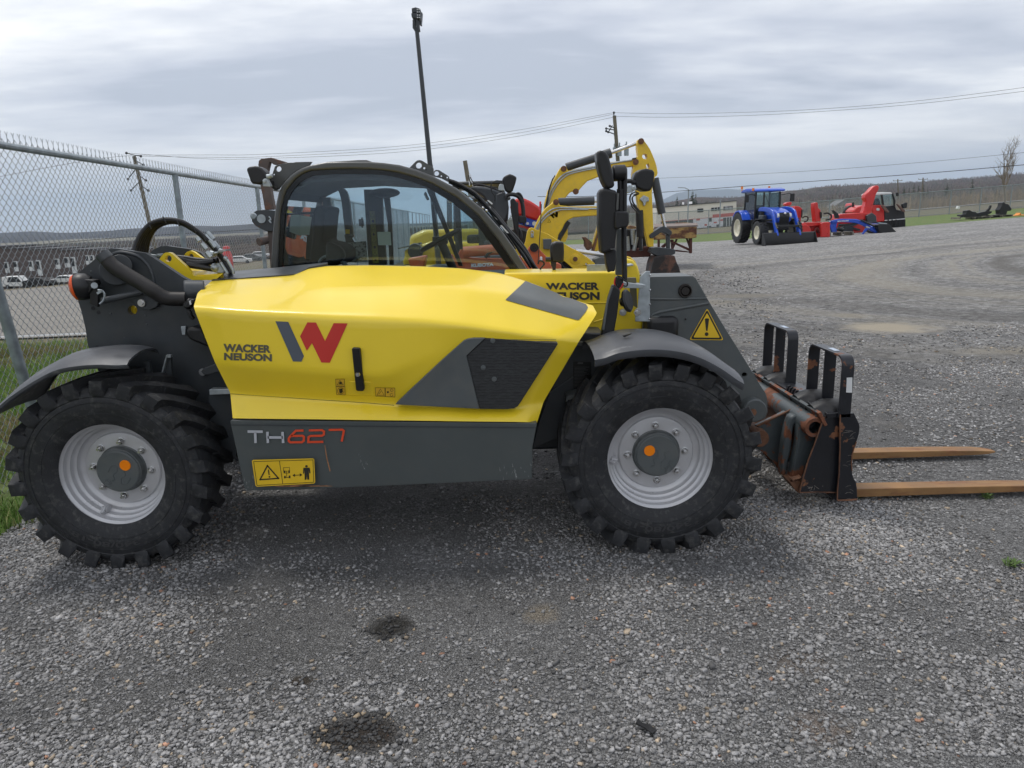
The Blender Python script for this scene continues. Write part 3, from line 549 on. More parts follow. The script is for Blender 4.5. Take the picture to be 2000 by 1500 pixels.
mb = MB(); mb.cyl(P(1292, 612, 3.96), P(1330, 660, 3.96), .0, 4) if 0 else mb.box(P(1290, 640, 4.02), (.18, .16, .14)); obj('rubber_boot', mb, 'black', TH, bevel=.03)
mb = MB(); mb.lathe([(0,-.012),(.022,-.012),(.026,-.004),(.030,-.016),(.036,-.016),(.040,.0)], P(*Z5([(1268,1155)])[0], 4.0), n=20); mb.sphere(P(*Z5([(1272,1362)])[0], 4.0), .006); objs('grease_fitting', mb, mat('oily black', (.02, .016, .014), .35), bhd)
mb = MB(); c = P(*Zb([(500,865)])[0], 3.93); mb.lathe([(0,0),(.062,0),(.068,.006),(.068,.4)], c, n=32); obj('pin_boss', mb, 'grey', bhd)
mb = MB(); mb.lathe([(0,-.008),(.02,-.008),(.022,0)], P(*Zb([(487,872)])[0], 3.93), n=8); obj('pin', mb, 'rust', bhd)
# warning triangle
Zt = Zb
def rtri(pts, r):
    o = []
    for i in range(3):
        a, b, c = [np.array(pts[(i+k-1) % 3], float) for k in range(3)]
        u = (a-b)/np.linalg.norm(a-b); v = (c-b)/np.linalg.norm(c-b)
        p0, p1 = b+u*r, b+v*r
        for k in range(5): t = k/4; o.append(tuple((1-t)**2*p0+2*t*(1-t)*b+t*t*p1))
    return o
T0 = [(232,290),(325,470),(132,468)]
mb = MB(); ngon(mb, rtri(Zt(T0), 5), flat(3.9975)); obj('warning_sticker', mb, 'decal_y', bhd)
def shrink(p, k): c = np.mean(np.array(p), 0); return [tuple(c+(np.array(q)-c)*k) for q in p]
mb = MB(); ngon(mb, rtri(Zt(shrink(T0, .93)), 5), flat(3.9960)); obj('warning_border', mb, 'decal_k', bhd)
mb = MB(); ngon(mb, rtri(Zt(shrink(T0, .77)), 3), flat(3.9945)); obj('warning_field', mb, 'decal_y', bhd)
mb = MB(); ngon(mb, Zt([(219,352),(224,348),(238,348),(243,352),(234,418),(226,418)]), flat(3.9930)); ngon(mb, circ(*Zt([(229,436)])[0], 3.7, 18), flat(3.9930)); obj('exclamation_mark', mb, 'decal_k', bhd)
# ---- fenders
def shell(name, near, far, Yn, Yf, m, n=5, lip=.03, parent=TH):
    a = smooth_path([(x, y) for x, y in near], n); b = smooth_path([(x, y) for x, y in far], n); k = min(len(a), len(b))
    A = resample(np.array([tuple(P(x, y, Yn)) for x, y in a]), 60); B = resample(np.array([tuple(P(x, y, Yf)) for x, y in b]), 60)
    rows = []
    rows.append([Vector(p)+Vector((0, .012, -lip)) for p in A]); rows.append([Vector(p)+Vector((0, .0, -lip*.5)) for p in A])
    for t in (0, .06, .2, .4, .6, .8, .94, 1):
        rows.append([Vector(p*(1-t)+q*t)+Vector((0, 0, .035*math.sin(math.pi*min(1, max(0, t)))**.6)) for p, q in zip(A, B)])
    rows.append([Vector(p)+Vector((0, 0, -lip)) for p in B])
    mb = MB(); mb.grid(rows); return obj(name, mb, m, parent, solid=.010, sharp=60)
Z6 = lambda p: zm(1040, 620, 3.126, p)
shell('front_fender', Z6([(380,262),(440,250),(520,222),(620,205),(720,198),(830,203),(950,225),(1060,266),(1160,322),(1240,378),(1290,408)]),
      [tuple((1000+(x-1000)*.882+3, 430+(y-430)*.882+8)) for x, y in Z6([(352,235),(430,212),(520,170),(620,150),(720,146),(830,152),(950,182),(1060,228),(1160,290),(1250,355),(1310,402)])], 3.30, 3.72, 'fender')
shell('rear_fender', [(249,713),(225,714),(192,713),(150,716),(110,724),(70,744),(30,770),(0,794),(-60,850)],
      [(308,686),(290,680),(262,678),(225,680),(185,686),(150,700),(122,716),(100,745),(80,780)], 3.30, 3.72, 'fender', lip=.015)
mb = MB(); mb.prism(Z6([(550,112),(585,104),(606,98),(600,104),(560,122)]), 3.42, .01); obj('fender_tear', mb, 'black', TH)
# ---- side body between hood and front wheel
Z3 = lambda p: zm(1030, 580, 4.6885, p)
mb = MB(); mb.prism(Z3([(420,440),(610,440),(740,440),(900,560),(900,900),(380,1250),(90,1380),(40,1400),(100,1150),(200,880),(340,600)]), 3.78, .5); obj('battery_box', mb, 'dgrey', TH, bevel=.006)
mb = MB(); mb.prism(Z3([(440,415),(600,420),(600,450),(440,448)]), 3.74, .05); mb.prism(Z3([(360,910),(460,880),(500,880),(420,930),(350,965)]), 3.66, .1); objs('step_plate', mb, 'grey', TH, bevel=.002)
mb = MB(); mb.prism(Z3([(418,592),(585,592),(585,850),(420,855)]), 3.776, .004); dp = obj('data_panel', mb, mat('black data plate', (.006, .006, .006), .35), TH)
mb = MB()
for k in range(15): y_ = 640+k*13; mb.add([P(*q, 3.774) for q in Z3([(430, y_), (570-(k*37 % 60), y_), (570-(k*37 % 60), y_+4), (430, y_+4)])], [[0,1,2,3]])
mb.add([P(*q, 3.774) for q in Z3([(460,598),(510,598),(510,614),(460,614)])], [[0,1,2,3]]); obj('data_print', mb, mat('grey print', (.10, .10, .10), .5), dp)
mb = MB(); mb.beam(P(*Z3([(200,880)])[0], 3.772), P(*Z3([(420,730)])[0], 3.772), .004, .006); objs('seam', mb, 'grey', TH)
mb = MB(); mb.prism(Z3([(460,380),(540,330),(700,330),(720,420),(450,420)]), 3.82, .3); mb.prism([(1090,655),(1290,652),(1330,700),(1330,760),(1120,760)], 4.05, .5); mb.box((.75, 4.3, .62), (.7, .5, .35)); obj('front_frame', mb, 'dgrey', TH, bevel=.01)
# ---- wheels
def wheel_parts(w, out=-1, near=True):
    """local coordinates: axis Y, outer side = -Y"""
    Rt, W = .528, .36
    half = [(.278,-.128),(.292,-.142),(.33,-.160),(.38,-.170),(.425,-.170),(.432,-.166),(.436,-.170),(.452,-.166),(.462,-.160),(.480,-.145),(.492,-.10),(.494,0)]
    prof = half + [(r, -t) for r, t in half[-2::-1]]
    mb = MB(); mb.lathe(prof, (0, 0, 0), n=88)
    NL = 22
    for side in (-1, 1):
        for k in range(NL):
            a0 = 2*math.pi*(k+(.5 if side > 0 else 0))/NL
            st = [(.440,-.174,0,.060,.012),(.484,-.185,0,.066,.03),(.520,-.180,.005,.066,.05),(Rt,-.158,.015,.062,.06),(Rt,-.09,.09,.056,.06),(Rt+.002,-.03,.17,.062,.06),(Rt+.002,.012,.22,.055,.06)]
            vs = []
            for r, y, da, wd, hgt in st:
                a = a0 + da*side*out*-1; y = y if side < 0 else -y
                for s_, rr in ((-1, r), (1, r), (1, r-hgt), (-1, r-hgt)):
                    wj = wd/2/Rt*(1.0 if rr == r else 1.35); aa = a+s_*wj
                    yy = y if rr == r else y*(.93 if abs(y) > .1 else 1); vs.append((rr*math.cos(aa), yy, rr*math.sin(aa)))
            n_ = len(st); fs = [[i*4+j, i*4+(j+1) % 4, (i+1)*4+(j+1) % 4, (i+1)*4+j] for i in range(n_-1) for j in range(4)]+[[0,1,2,3], [(n_-1)*4+j for j in range(4)]]
            mb.add(vs, fs)
    # raised side lettering and ribs
    mb.lathe([(.404,-.1705),(.405,-.1735),(.408,-.1735),(.409,-.1705)], (0,0,0), n=88); mb.lathe([(.345,-.163),(.346,-.1655),(.349,-.1655),(.350,-.164)], (0,0,0), n=88)
    ty = obj('tyre', mb, M['tyre'], w, sharp=30)
    if near:
        mb = MB()
        for txt, a1, a2, r1, r2 in (('340/80-18', R(-118), R(-62), .362, .392),):
            V, Fc = textmesh(txt, .02); 
            if False: vs = [((r2+(r1-r2)*v)*math.cos(a1+(a2-a1)*u), -.1735, (r2+(r1-r2)*v)*math.sin(a1+(a2-a1)*u)) for u, v in V]
            else: vs = [((r1+(r2-r1)*v)*math.cos(a2+(a1-a2)*u), -.1735, (r1+(r2-r1)*v)*math.sin(a2+(a1-a2)*u)) for u, v in V]
            mb.add(vs, Fc)
        obj('sidewall_lettering', mb, 'tyreletter', w)
    mb = MB(); mb.lathe([(.279,-.115),(.288,-.137),(.297,-.1385),(.299,-.134),(.292,-.128),(.286,-.122),(.278,-.118),(.268,-.108),(.266,-.085),(.262,-.080),(.252,-.074),(.250,-.05),(.246,-.045),(.236,-.040),(.233,-.02),(.226,-.012),(.205,-.006),(.198,-.018),(.190,-.020),(.110,-.020),(.110,.0),(.24,.02),(.285,.10),(.285,.13)], (0, 0, 0), n=72)
    rim = obj('rim', mb, 'rimsilver', w, sharp=40)
    mb = MB(); mb.lathe([(0,-.075),(.108,-.075),(.114,-.070),(.116,-.062),(.120,-.060),(.122,-.025),(.13,-.02),(.13,.1),(0,.1)], (0, 0, 0), n=48); hub = obj('hub', mb, 'grey', w, sharp=30)
    if near:
        for k in range(8):
            a = 2*math.pi*(k+.12)/8+R(45); c = Vector((.155*math.cos(a), -.020, .155*math.sin(a)))
            mb = MB(); mb.lathe([(.021,0),(.021,-.004),(.016,-.005)], c, n=14); mb.lathe([(.0155,-.002),(.0155,-.018),(.012,-.022),(.007,-.022),(.007,-.038),(0,-.038)], c, n=6); obj('wheel_nut', mb, 'steel', w, sharp=25)
    return ty
M['tyre'] = mat('tyre rubber', (0.021, 0.022, 0.0245), .60, var=.3, vscale=14, bump=.2, bscale=160, col2=(.085, .083, .078), mask=(.52, .80), mscale=30, spec=.4)
M['tyreletter'] = mat('raised tyre lettering', (.040, .040, .042), .6)
def wheel(cx_, cy_, Y, rot, near=True, flip=False):
    """px centre at lip plane Y"""
    c = P(cx_, cy_, Y+.12)
    w_ = thing('wheel', '', '', c); del w_['label']; del w_['category']; w_.parent = TH; w_.location = c - ORG[TH.name]; ORG[w_.name] = c
    # parts built round the wheel's own centre
    ORG[w_.name] = Vector((0, 0, 0)); wheel_parts(w_, near=near); w_.rotation_euler = (0, rot, math.pi if flip else 0); w_.scale = (.953, .953, .953); return w_
# lip plane sits 0.138 in front of centre; image centres from the photograph
def wheel_at(c, rot, near=True, flip=False, hubbits=None):
    w_ = bpy.data.objects.new('wheel', None); COL.objects.link(w_); w_.parent = TH; w_.location = c - Vector((0, 4.3, 0)); ORG[w_.name] = Vector((0, 0, 0))
    wheel_parts(w_, near=near); w_.rotation_euler = (0, rot, math.pi if flip else 0); w_.scale = (.953, .953, .953); return w_
cF = P(1290.5, 903, 3.37); cR = P(211.5, 934, 3.37)
WF = wheel_at(Vector((cF.x, 3.508, .490)), 0.05); WR = wheel_at(Vector((cR.x+.012, 3.508, .486)), .18)
print('wheel z from photo', cF, cR)
def hubdet(w_, kind):
    mb = MB(); ax, az = (-.046, .030) if kind == 'F' else (.046, .034)
    rr = w_.rotation_euler.y; c = Vector((ax*math.cos(-rr)+az*math.sin(-rr), -.075, -ax*math.sin(-rr)+az*math.cos(-rr)))
    mb.lathe([(0,-.004),(.028,-.004),(.030,-.001),(.030,.0)], c, n=24); obj('reflector', mb, 'orange_ref', w_)
    mb = MB()
    for s_ in (-1, 1):
        q = smooth_path([(s_*.075, .01), (s_*.055, .045), (s_*.02, .052), (s_*.015, .02), (s_*.04, 0), (s_*.03, -.03), (s_*.06, -.04)], 4)
        mb.tube([Vector((x*.8+.01, -.076, -z-.015 if s_ > 0 else z-.02)) for x, z in q], .0018, 5)
    mb.lathe([(0,-.004),(.010,-.004),(.012,-.001),(.017,-.003),(.019,.0)], Vector((.06 if kind == 'F' else -.05, -.075, -.075 if kind == 'F' else -.07)), n=16); obj('hub_relief', mb, 'grey', w_)
    mb = MB(); a = R(188) if kind == 'F' else R(-105); c = Vector((.236*math.cos(a), -.06, .236*math.sin(a))); u = Vector((math.cos(a), 0, math.sin(a)))
    mb.tube([c+u*.02+Vector((0, -.02, 0)), c+Vector((0, -.045, 0)), c-u*.012+Vector((0, -.02, 0)), c-u*.01+Vector((0, .02, 0))], .010, 8); mb.box(c, (.03, .05, .03)); obj('valve_guard', mb, 'rimsilver', w_, bevel=.003)
hubdet(WF, 'F'); hubdet(WR, 'R')
wheel_at(Vector((cF.x, 5.17, .49)), .3, False, True); wheel_at(Vector((cR.x, 5.17, .49)), .3, False, True)
mb = MB(); mb.cyl((cF.x, 3.6, .50), (cF.x, 5.1, .50), .09, 14); mb.cyl((cR.x, 3.6, .50), (cR.x, 5.1, .50), .09, 14); objs('axle', mb, 'dgrey', TH)
# ================================================================== cab
Z7 = lambda p: zm(460, 280, 5.77, p)
Zr = lambda p: zm(740, 310, 6.25, p)
outer = [(528.5,527),(530,490),(532,453),(535,425),(538,401),(543,377),(549,364),(557,353),(566,343),(578,334),(590,328),(604,323),(633,317),(675,315.5),(720,315.5),(750,318),(780,322),(812,331),(844,343),(892,368),(940,406),(978.5,449),(1004,485),(1030,527),(1045,556)]
inner = [(541.5,527),(543,490),(545,453),(546,430),(548,410),(553.6,384),(559,371),(567.5,360),(577,349),(588,341),(598,336),(609,333),(650,330.5),(690,330),(720,330.6),(750,333),(780,338),(812,347),(844,359),(892,386),(934,421),(972,468),(1000,510),(1012,528),(1022,556)]
def strip(Y, d, o_=outer, i_=inner):
    mb = MB(); n = len(o_)
    A = [P(a, b, Y) for a, b in o_]; B = [P(a, b, Y) for a, b in i_]; D = Vector((0, d, 0))
    vs = A + B + [v+D for v in A] + [v+D for v in B]; fs = []
    for k in range(n-1): fs += [[k, k+1, n+k+1, n+k], [2*n+k, 3*n+k, 3*n+k+1, 2*n+k+1], [k, 2*n+k, 2*n+k+1, k+1], [n+k, n+k+1, 3*n+k+1, 3*n+k]]
    fs += [[0, n, 3*n, 2*n], [n-1, 3*n-1, 4*n-1, 2*n-1]]; return mb.add(vs, fs)
CY, CF = 4.42, 5.34
cabf = obj('cab_frame', strip(CY, .07), 'cabgrey', TH, bevel=.012, seg=3)
# far frame: same outline, moved back
def shifted(pts, Y0, Y1): 
    """keep X,Z of plane Y0 and express them at plane Y1"""
    return [Vector((P(a, b, Y0).x, Y1, P(a, b, Y0).z)) for a, b in pts]
n = len(outer); A = shifted(outer, CY, CF); B = shifted(inner, CY, CF); mb = MB(); D = Vector((0, .07, 0))
vs = A+B+[v+D for v in A]+[v+D for v in B]; fs = []
for k in range(n-1): fs += [[k, k+1, n+k+1, n+k], [2*n+k, 3*n+k, 3*n+k+1, 2*n+k+1], [k, 2*n+k, 2*n+k+1, k+1], [n+k, n+k+1, 3*n+k+1, 3*n+k]]
mb.add(vs, fs); obj('cab_frame', mb, 'cabgrey', TH)
# roof shell and rear wall frame
mb = MB(); r0 = shifted(outer[5:19], CY, CY+.06); r1 = shifted(outer[5:19], CY, CF+.02); dn = Vector((0, 0, -.035)); 
mb.grid([r0, r1]); mb.grid([[p+dn for p in r0], [p+dn for p in r1]]); obj('roof', mb, 'darkint', TH, recalc=False)
hl = shifted(zm(0, 0, 1, [(560,372),(600,352),(700,346),(800,352),(850,368)]), CY, CY+.08); hl2 = [Vector((p.x, CF, p.z)) for p in hl]
mb = MB(); mb.grid([hl, hl2]); obj('headliner', mb, mat('headliner', (.10, .105, .105), .8), TH, solid=.02)
mb = MB(); mb.prism(zm(0,0,1,[(633,318),(640,316),(700,312.5),(716,312.5),(724,315),(724,318)]), 4.55, .7); obj('roof_hatch', mb, 'cabgrey', TH, bevel=.01)
# black border + glass, near side
ib = [(552,527),(553,490),(554,453),(556,430),(558,412),(563,390),(569,377),(577,366),(586,356),(596,350),(606,345),(616,342),(652,340),(690,339.5),(720,340),(750,342),(778,347),(808,356),(838,368),(884,396),(924,430),(958,474),(985,512),(998,528),(1005,556)]
mb = strip(CY+.018, .006, inner, ib); obj('glass_border', mb, 'frit', TH)
mb = MB(); mb.prism3([P(a, b, CY+.026) for a, b in inner], (0, .004, 0)); gl = obj('side_window', mb, 'glass', TH)
mb = MB(); mb.prism3(shifted(inner, CY, CF+.02), (0, .004, 0)); obj('side_window', mb, 'glass', TH)
ws = outer[17:24]; mb = MB(); mb.grid([shifted(ws, CY, CY+.07), shifted(ws, CY, CF)]); obj('windscreen', mb, 'glass', TH)
mb = MB(); mb.grid([shifted(outer[0:5], CY, CY+.07), shifted(outer[0:5], CY, CF)]); obj('rear_window', mb, 'glass', TH)
mb = MB(); mb.box(((P(530,520,CY).x+P(1040,520,CY).x)/2, (CY+CF)/2+.05, 1.10), (1.55, CF-CY-.0, .44)); obj('cab_body', mb, 'dgrey', TH, bevel=.02)
# roof brackets
mb = MB(); mb.prism(Z7([(415,345),(440,265),(455,250),(480,240),(590,217),(650,216),(680,210),(860,207),(830,250),(680,310),(560,420),(480,520),(425,490),(400,440),(395,390)]), 4.47, .02, [circ(*Z7([(485,288)])[0], 5.4, 20), circ(*Z7([(430,350)])[0], 1.8, 10)]); obj('roof_bracket', mb, 'cabgrey', TH, bevel=.002)
mb = MB(); mb.prism(Zr([(372,112),(450,32),(470,20),(495,15),(530,25),(600,68),(655,100),(668,122),(670,222),(600,190)]), 4.47, .015, [circ(*Zr([(487,83)])[0], 5.8, 22), circ(*Zr([(553,115)])[0], 2.2, 12), circ(*Zr([(643,128)])[0], 1.5, 8)])
mb.prism(Zr([(668,165),(680,145),(700,135),(735,140),(845,208),(858,225),(858,290),(760,240),(672,218)]), 5.2, .015, [circ(*Zr([(705,180)])[0], 4.6, 20), circ(*Zr([(762,212)])[0], 1.6, 10), circ(*Zr([(834,229)])[0], 1.6, 10)])
objs('lifting_bracket', mb, 'cabgrey', TH, bevel=.002)
# seam + interior
Yi = 5.28
mb = MB(); mb.prism(Z7([(1445,520),(1650,520),(1660,900),(1700,1370),(1500,1370),(1470,900)]), Yi, .05); mb.prism(Z7([(1665,600),(1735,600),(1760,900),(1780,1370),(1735,1370),(1715,900)]), Yi, .03)
objs('pillar', mb, 'darkint', TH)
mb = MB(); mb.prism(Z7([(1510,765),(1570,765),(1612,1350),(1548,1350)]), Yi-.006, .004); st = obj('sticker_strip', mb, mat('olive sticker', (.28, .27, .03), .5), TH)
mb = MB()
for k in range(8):
    x0 = 1515+k*5.0; y0 = 775+k*73; strokes(mb, [Z7([(x0, y0), (x0+52, y0), (x0+55, y0+62), (x0+3, y0+62), (x0, y0)])], .5, flat(Yi-.008))
    if k % 2 == 0: strokes(mb, [Z7([(x0+8, y0+50), (x0+27, y0+10), (x0+48, y0+50), (x0+8, y0+50)])], .7, flat(Yi-.008))
    else: ngon(mb, Z7([(x0+15, y0+15), (x0+40, y0+15), (x0+42, y0+45), (x0+17, y0+45)]) if k % 3 else Z7([(x0+27, y0+8), (x0+42, y0+35), (x0+30, y0+52), (x0+14, y0+35)]), flat(Yi-.008))
obj('sticker_print', mb, 'decal_k', st)
mb = MB()
for q in ([(1150,500),(1205,540),(1235,640),(1250,760),(1265,900),(1280,1030)], [(1020,610),(1040,760),(1050,900),(1062,1030)]):
    pp_ = [P(a, b, Yi) for a, b in smooth_path(Z7(q), 4)]
    for i in range(len(pp_)-1): pass
    a = [p+Vector((-.028, 0, 0)) for p in pp_]; b = [p+Vector((.028, 0, 0)) for p in pp_]
    m_ = len(a); mb.add(a+b+[p+Vector((0, .04, 0)) for p in a]+[p+Vector((0, .04, 0)) for p in b], [[i, i+1, m_+i+1, m_+i] for i in range(m_-1)]+[[2*m_+i, 3*m_+i, 3*m_+i+1, 2*m_+i+1] for i in range(m_-1)]+[[i, 2*m_+i, 2*m_+i+1, i+1] for i in range(m_-1)]+[[m_+i, m_+i+1, 3*m_+i+1, 3*m_+i] for i in range(m_-1)])
mb.prism(Z7([(990,1035),(1120,1035),(1128,1060),(1100,1070),(1130,1130),(1010,1130),(1000,1070)]), Yi-.01, .05); mb.prism(Z7([(1215,1030),(1330,1035),(1325,1055),(1310,1060),(1340,1115),(1240,1120),(1235,1060)]), Yi-.01, .05)
objs('roll_bar', mb, 'cabgrey', TH)
mb = MB(); mb.prism(Z7([(1240,968),(1287,970),(1285,1020),(1240,1018)]), Yi-.012, .003); obj('sticker', mb, 'decal_y', TH)
mb = MB(); mb.prism(Z7([(1597,998),(1745,998),(1755,1148),(1608,1148)]), 5.1, .003); obj('paper_note', mb, 'paper', TH)
mb = MB(); mb.prism(Z7([(712,808),(858,832),(832,1030),(718,1040)]), 5.0, .003); obj('paper_note', mb, 'paper', TH)
mb = MB(); mb.prism(Z7([(700,805),(735,815),(722,1000),(712,930)]), 5.0, .004); obj('paper_note', mb, mat('yellow card', (.35, .33, .07), .7), TH)
mb = MB(); mb.prism(Z7([(1232,1125),(1470,1100),(1492,1340),(1225,1340)]), 5.30, .004); li = obj('load_chart', mb, mat('load chart', (.30, .33, .31), .6, col2=(.07, .08, .08), mask=(.52, .56), mscale=38), TH)
mb = MB(); mb.prism(Z7([(1385,855),(1440,852),(1448,932),(1392,932)]), 5.0, .01); mb.tube([P(a, b, 5.0) for a, b in Z7([(1425,835),(1428,950)])], .006, 6); obj('phone_holder', mb, 'black', TH)
mb = MB(); mb.sphere(P(*Z7([(1680,560)])[0], 5.0), (.105, .06, .033), 20, 10); obj('inner_mirror', mb, 'darkint', TH)
mb = MB(); mb.prism(Z7([(870,760),(900,715),(940,700),(1015,715),(1000,820),(975,1110),(1060,1125),(1150,1160),(1205,1210),(1220,1270),(1210,1320),(1150,1380),(520,1380),(545,1200),(600,1360),(830,1330),(860,1050)]), 4.75, .42); obj('seat', mb, 'seat', TH, bevel=.03, seg=3)
mb = MB(); mb.prism(Z7([(1010,1120),(1070,1120),(1160,1160),(1215,1215),(1222,1270),(1205,1320),(1140,1345),(1010,1340)]), 4.62, .08); obj('armrest', mb, 'darkint', TH, bevel=.02)
mb = MB(); mb.prism(Z7([(470,1380),(480,1100),(510,790),(860,770),(870,800),(720,800),(560,810),(545,1000),(540,1180),(580,1300),(620,1380)]), 4.62, .05); obj('rear_trim', mb, 'darkint', TH, bevel=.01)
mb = MB()
for k in range(9):
    t = k/8; q = [(940+20*t, 1385), (945+25*t, 1330-10*t), (985+45*t, 1285-6*t), (1070+50*t, 1262+2*t), (1150+50*t, 1290+8*t), (1225+30*t, 1375)]
    mb.tube([P(a, b, 4.70+.025*k) for a, b in smooth_path(Z7(q), 4)], .0085, 6)
obj('wrapped_cable', mb, mat('pale plastic wrap', (.20, .24, .25), .35, var=.4, vscale=40), TH)
mb = MB(); c = P(*Zr([(750,995)])[0], 5.05); ax = Vector((-.45, 0, .9)).normalized(); ring = []
u = ax.orthogonal().normalized(); v_ = ax.cross(u)
mb.tube([c+(u*math.cos(a)+v_*math.sin(a))*.15 for a in [2*math.pi*k/28 for k in range(29)]], .016, 8); mb.cyl(c, c+Vector((.12, 0, -.3)), .03, 12); mb.box(c, (.10, .1, .05)); obj('steering_wheel', mb, 'black', TH)
mb = MB(); mb.prism(Zr([(560,300),(655,305),(670,400),(1025,1310),(975,1310),(770,800),(600,420)]), 5.22, .04); mb.prism(Zr([(640,560),(665,560),(700,760),(720,900),(700,960),(660,800)]), 5.15, .03)
objs('pillar', mb, 'darkint', TH)
mb = MB(); mb.prism(Zr([(920,510),(990,560),(1000,780),(1025,1110),(975,1100),(935,800)]), 5.3, .03); obj('pillar', mb, 'cabgrey', TH)
mb = MB(); mb.prism(Zr([(545,430),(570,400),(600,470),(615,495),(585,510)]), 5.1, .03); obj('cab_lamp', mb, 'galv', TH, bevel=.005)
mb = MB(); mb.tube([P(a, b, 4.9) for a, b in smooth_path(Zr([(1240,790),(1340,960),(1500,1180),(1640,1360)]), 4)], .012, 8); mb.tube([P(a, b, 4.9) for a, b in Zr([(1250,850),(1330,1000)])], .006, 6); obj('wiper', mb, 'black', TH)
for q, r_, Y in (([(855,262),(960,300),(1080,365),(1180,430),(1300,560),(1420,690),(1540,840),(1640,960),(1760,1110),(1850,1240),(1960,1390)], .011, 4.85), ([(860,275),(1000,335),(1150,420),(1280,540),(1400,650),(1560,850),(1680,980),(1800,1140),(1930,1390)], .016, 4.9), ([(1100,400),(1200,470),(1330,610),(1450,760),(1570,900),(1700,1090),(1860,1330)], .012, 5.0), ([(1180,560),(1300,680),(1420,840),(1560,1040),(1690,1200),(1800,1380)], .010, 4.8)):
    mb = MB(); mb.tube([P(a, b, Y) for a, b in smooth_path(Zr(q), 4)], r_, 8); obj('windscreen_trim', mb, 'black', TH)
mb = MB()
for q in ([(1480,815),(1560,905),(1590,910),(1500,810)], [(1320,510),(1380,560),(1390,545),(1340,505)], [(1340,575),(1370,610),(1365,590)], [(1395,700),(1450,750),(1440,735)]): mb.prism(Zr(q), 4.78, .004)
objs('reflective_tape', mb, 'white', TH)
mb = MB()
for x_, y_ in ((1270,600),(1315,635)): mb.sphere(P(*Zr([(x_, y_)])[0], 4.42), .008, 8, 6)
objs('rivet', mb, 'steel', TH)
# work lamps
def lamp(poly, Y, d=.10): mb = MB(); mb.prism(poly, Y, d); return obj('work_lamp', mb, 'black', TH, bevel=.012, seg=3)
l1 = lamp(Z7([(115,285),(150,263),(215,252),(250,258),(295,280),(340,330),(358,370),(345,410),(300,450),(262,465),(190,455),(168,435)]), 4.30)
mb = MB(); mb.prism(Z7([(303,415),(318,400),(340,396),(358,408),(395,480),(390,488),(308,485)]), 4.28, .04); mb.cyl(P(*Z7([(325,428)])[0], 4.27), P(*Z7([(325,428)])[0], 4.3), .010, 10); mb.tube([P(a, b, 4.3) for a, b in Z7([(350,375),(380,375),(410,360)])], .014, 8); objs('lamp_mount', mb, 'galv', l1, bevel=.002)
mb = MB(); mb.prism(Z7([(370,400),(400,420),(412,480),(460,500),(440,530),(400,490)]), 4.4, .05); obj('lamp_arm', mb, 'black', l1)
l2 = lamp(zm(880, 300, 5.263, [(527,270),(545,240),(575,220),(610,208),(640,218),(682,242),(668,300),(640,380),(612,405),(585,400),(560,380),(545,335)]), 4.95)
mb = MB(); mb.prism(zm(880, 300, 5.263, [(490,350),(500,320),(520,310),(545,318),(555,378),(490,378)]), 4.93, .04); objs('lamp_mount', mb, 'galv', l2, bevel=.002)
mb = MB(); mb.tube([P(a, b, 4.95) for a, b in smooth_path(zm(880, 300, 5.263, [(530,285),(470,280),(430,300),(415,340),(430,400),(455,440),(455,490)]), 4)], .004, 6); obj('cable', mb, 'black', l2)
l3 = lamp(Z5([(890,330),(905,290),(935,268),(985,258),(1030,268),(1048,285),(1038,380),(1015,425),(960,425),(915,405),(895,375)]), 3.95)
mb = MB(); mb.prism(Z5([(835,395),(855,380),(905,380),(913,410),(880,432),(850,440),(835,430)]), 3.93, .05); mb.cyl(P(*Z5([(893,403)])[0], 3.92), P(*Z5([(893,403)])[0], 3.95), .012, 10); objs('lamp_mount', mb, 'galv', l3, bevel=.003)
mb = MB(); mb.tube([P(a, b, 3.95) for a, b in Z5([(830,352),(870,352),(900,365)])], .012, 8); mb.tube([P(a, b, 3.95) for a, b in smooth_path(Z5([(880,435),(865,480),(880,540),(930,590)]), 4)], .003, 6); mb.tube([P(a, b, 3.95) for a, b in smooth_path(Z5([(905,430),(930,445),(880,470),(890,520),(925,565)]), 4)], .003, 6); objs('cable', mb, 'black', l3)
l4 = lamp(Z5([(283,835),(295,805),(325,795),(380,797),(383,870),(380,945),(290,947),(285,900)]), 4.25)
mb = MB(); mb.tube([P(a, b, 4.25) for a, b in smooth_path(Z5([(245,925),(285,925)]), 4)], .015, 8); mb.prism(Z5([(285,945),(325,945),(320,1000),(300,1005)]), 4.25, .04); mb.tube([P(a, b, 4.25) for a, b in smooth_path(Z5([(190,960),(200,935),(225,940),(235,960),(215,985),(205,1000)]), 4)], .005, 6); objs('lamp_arm', mb, 'black', l4)
mb = MB(); mb.tube([P(a, b, 4.3) for a, b in Z5([(215,520),(208,700),(190,955)])], .003, 5); obj('aerial', mb, 'black', TH)
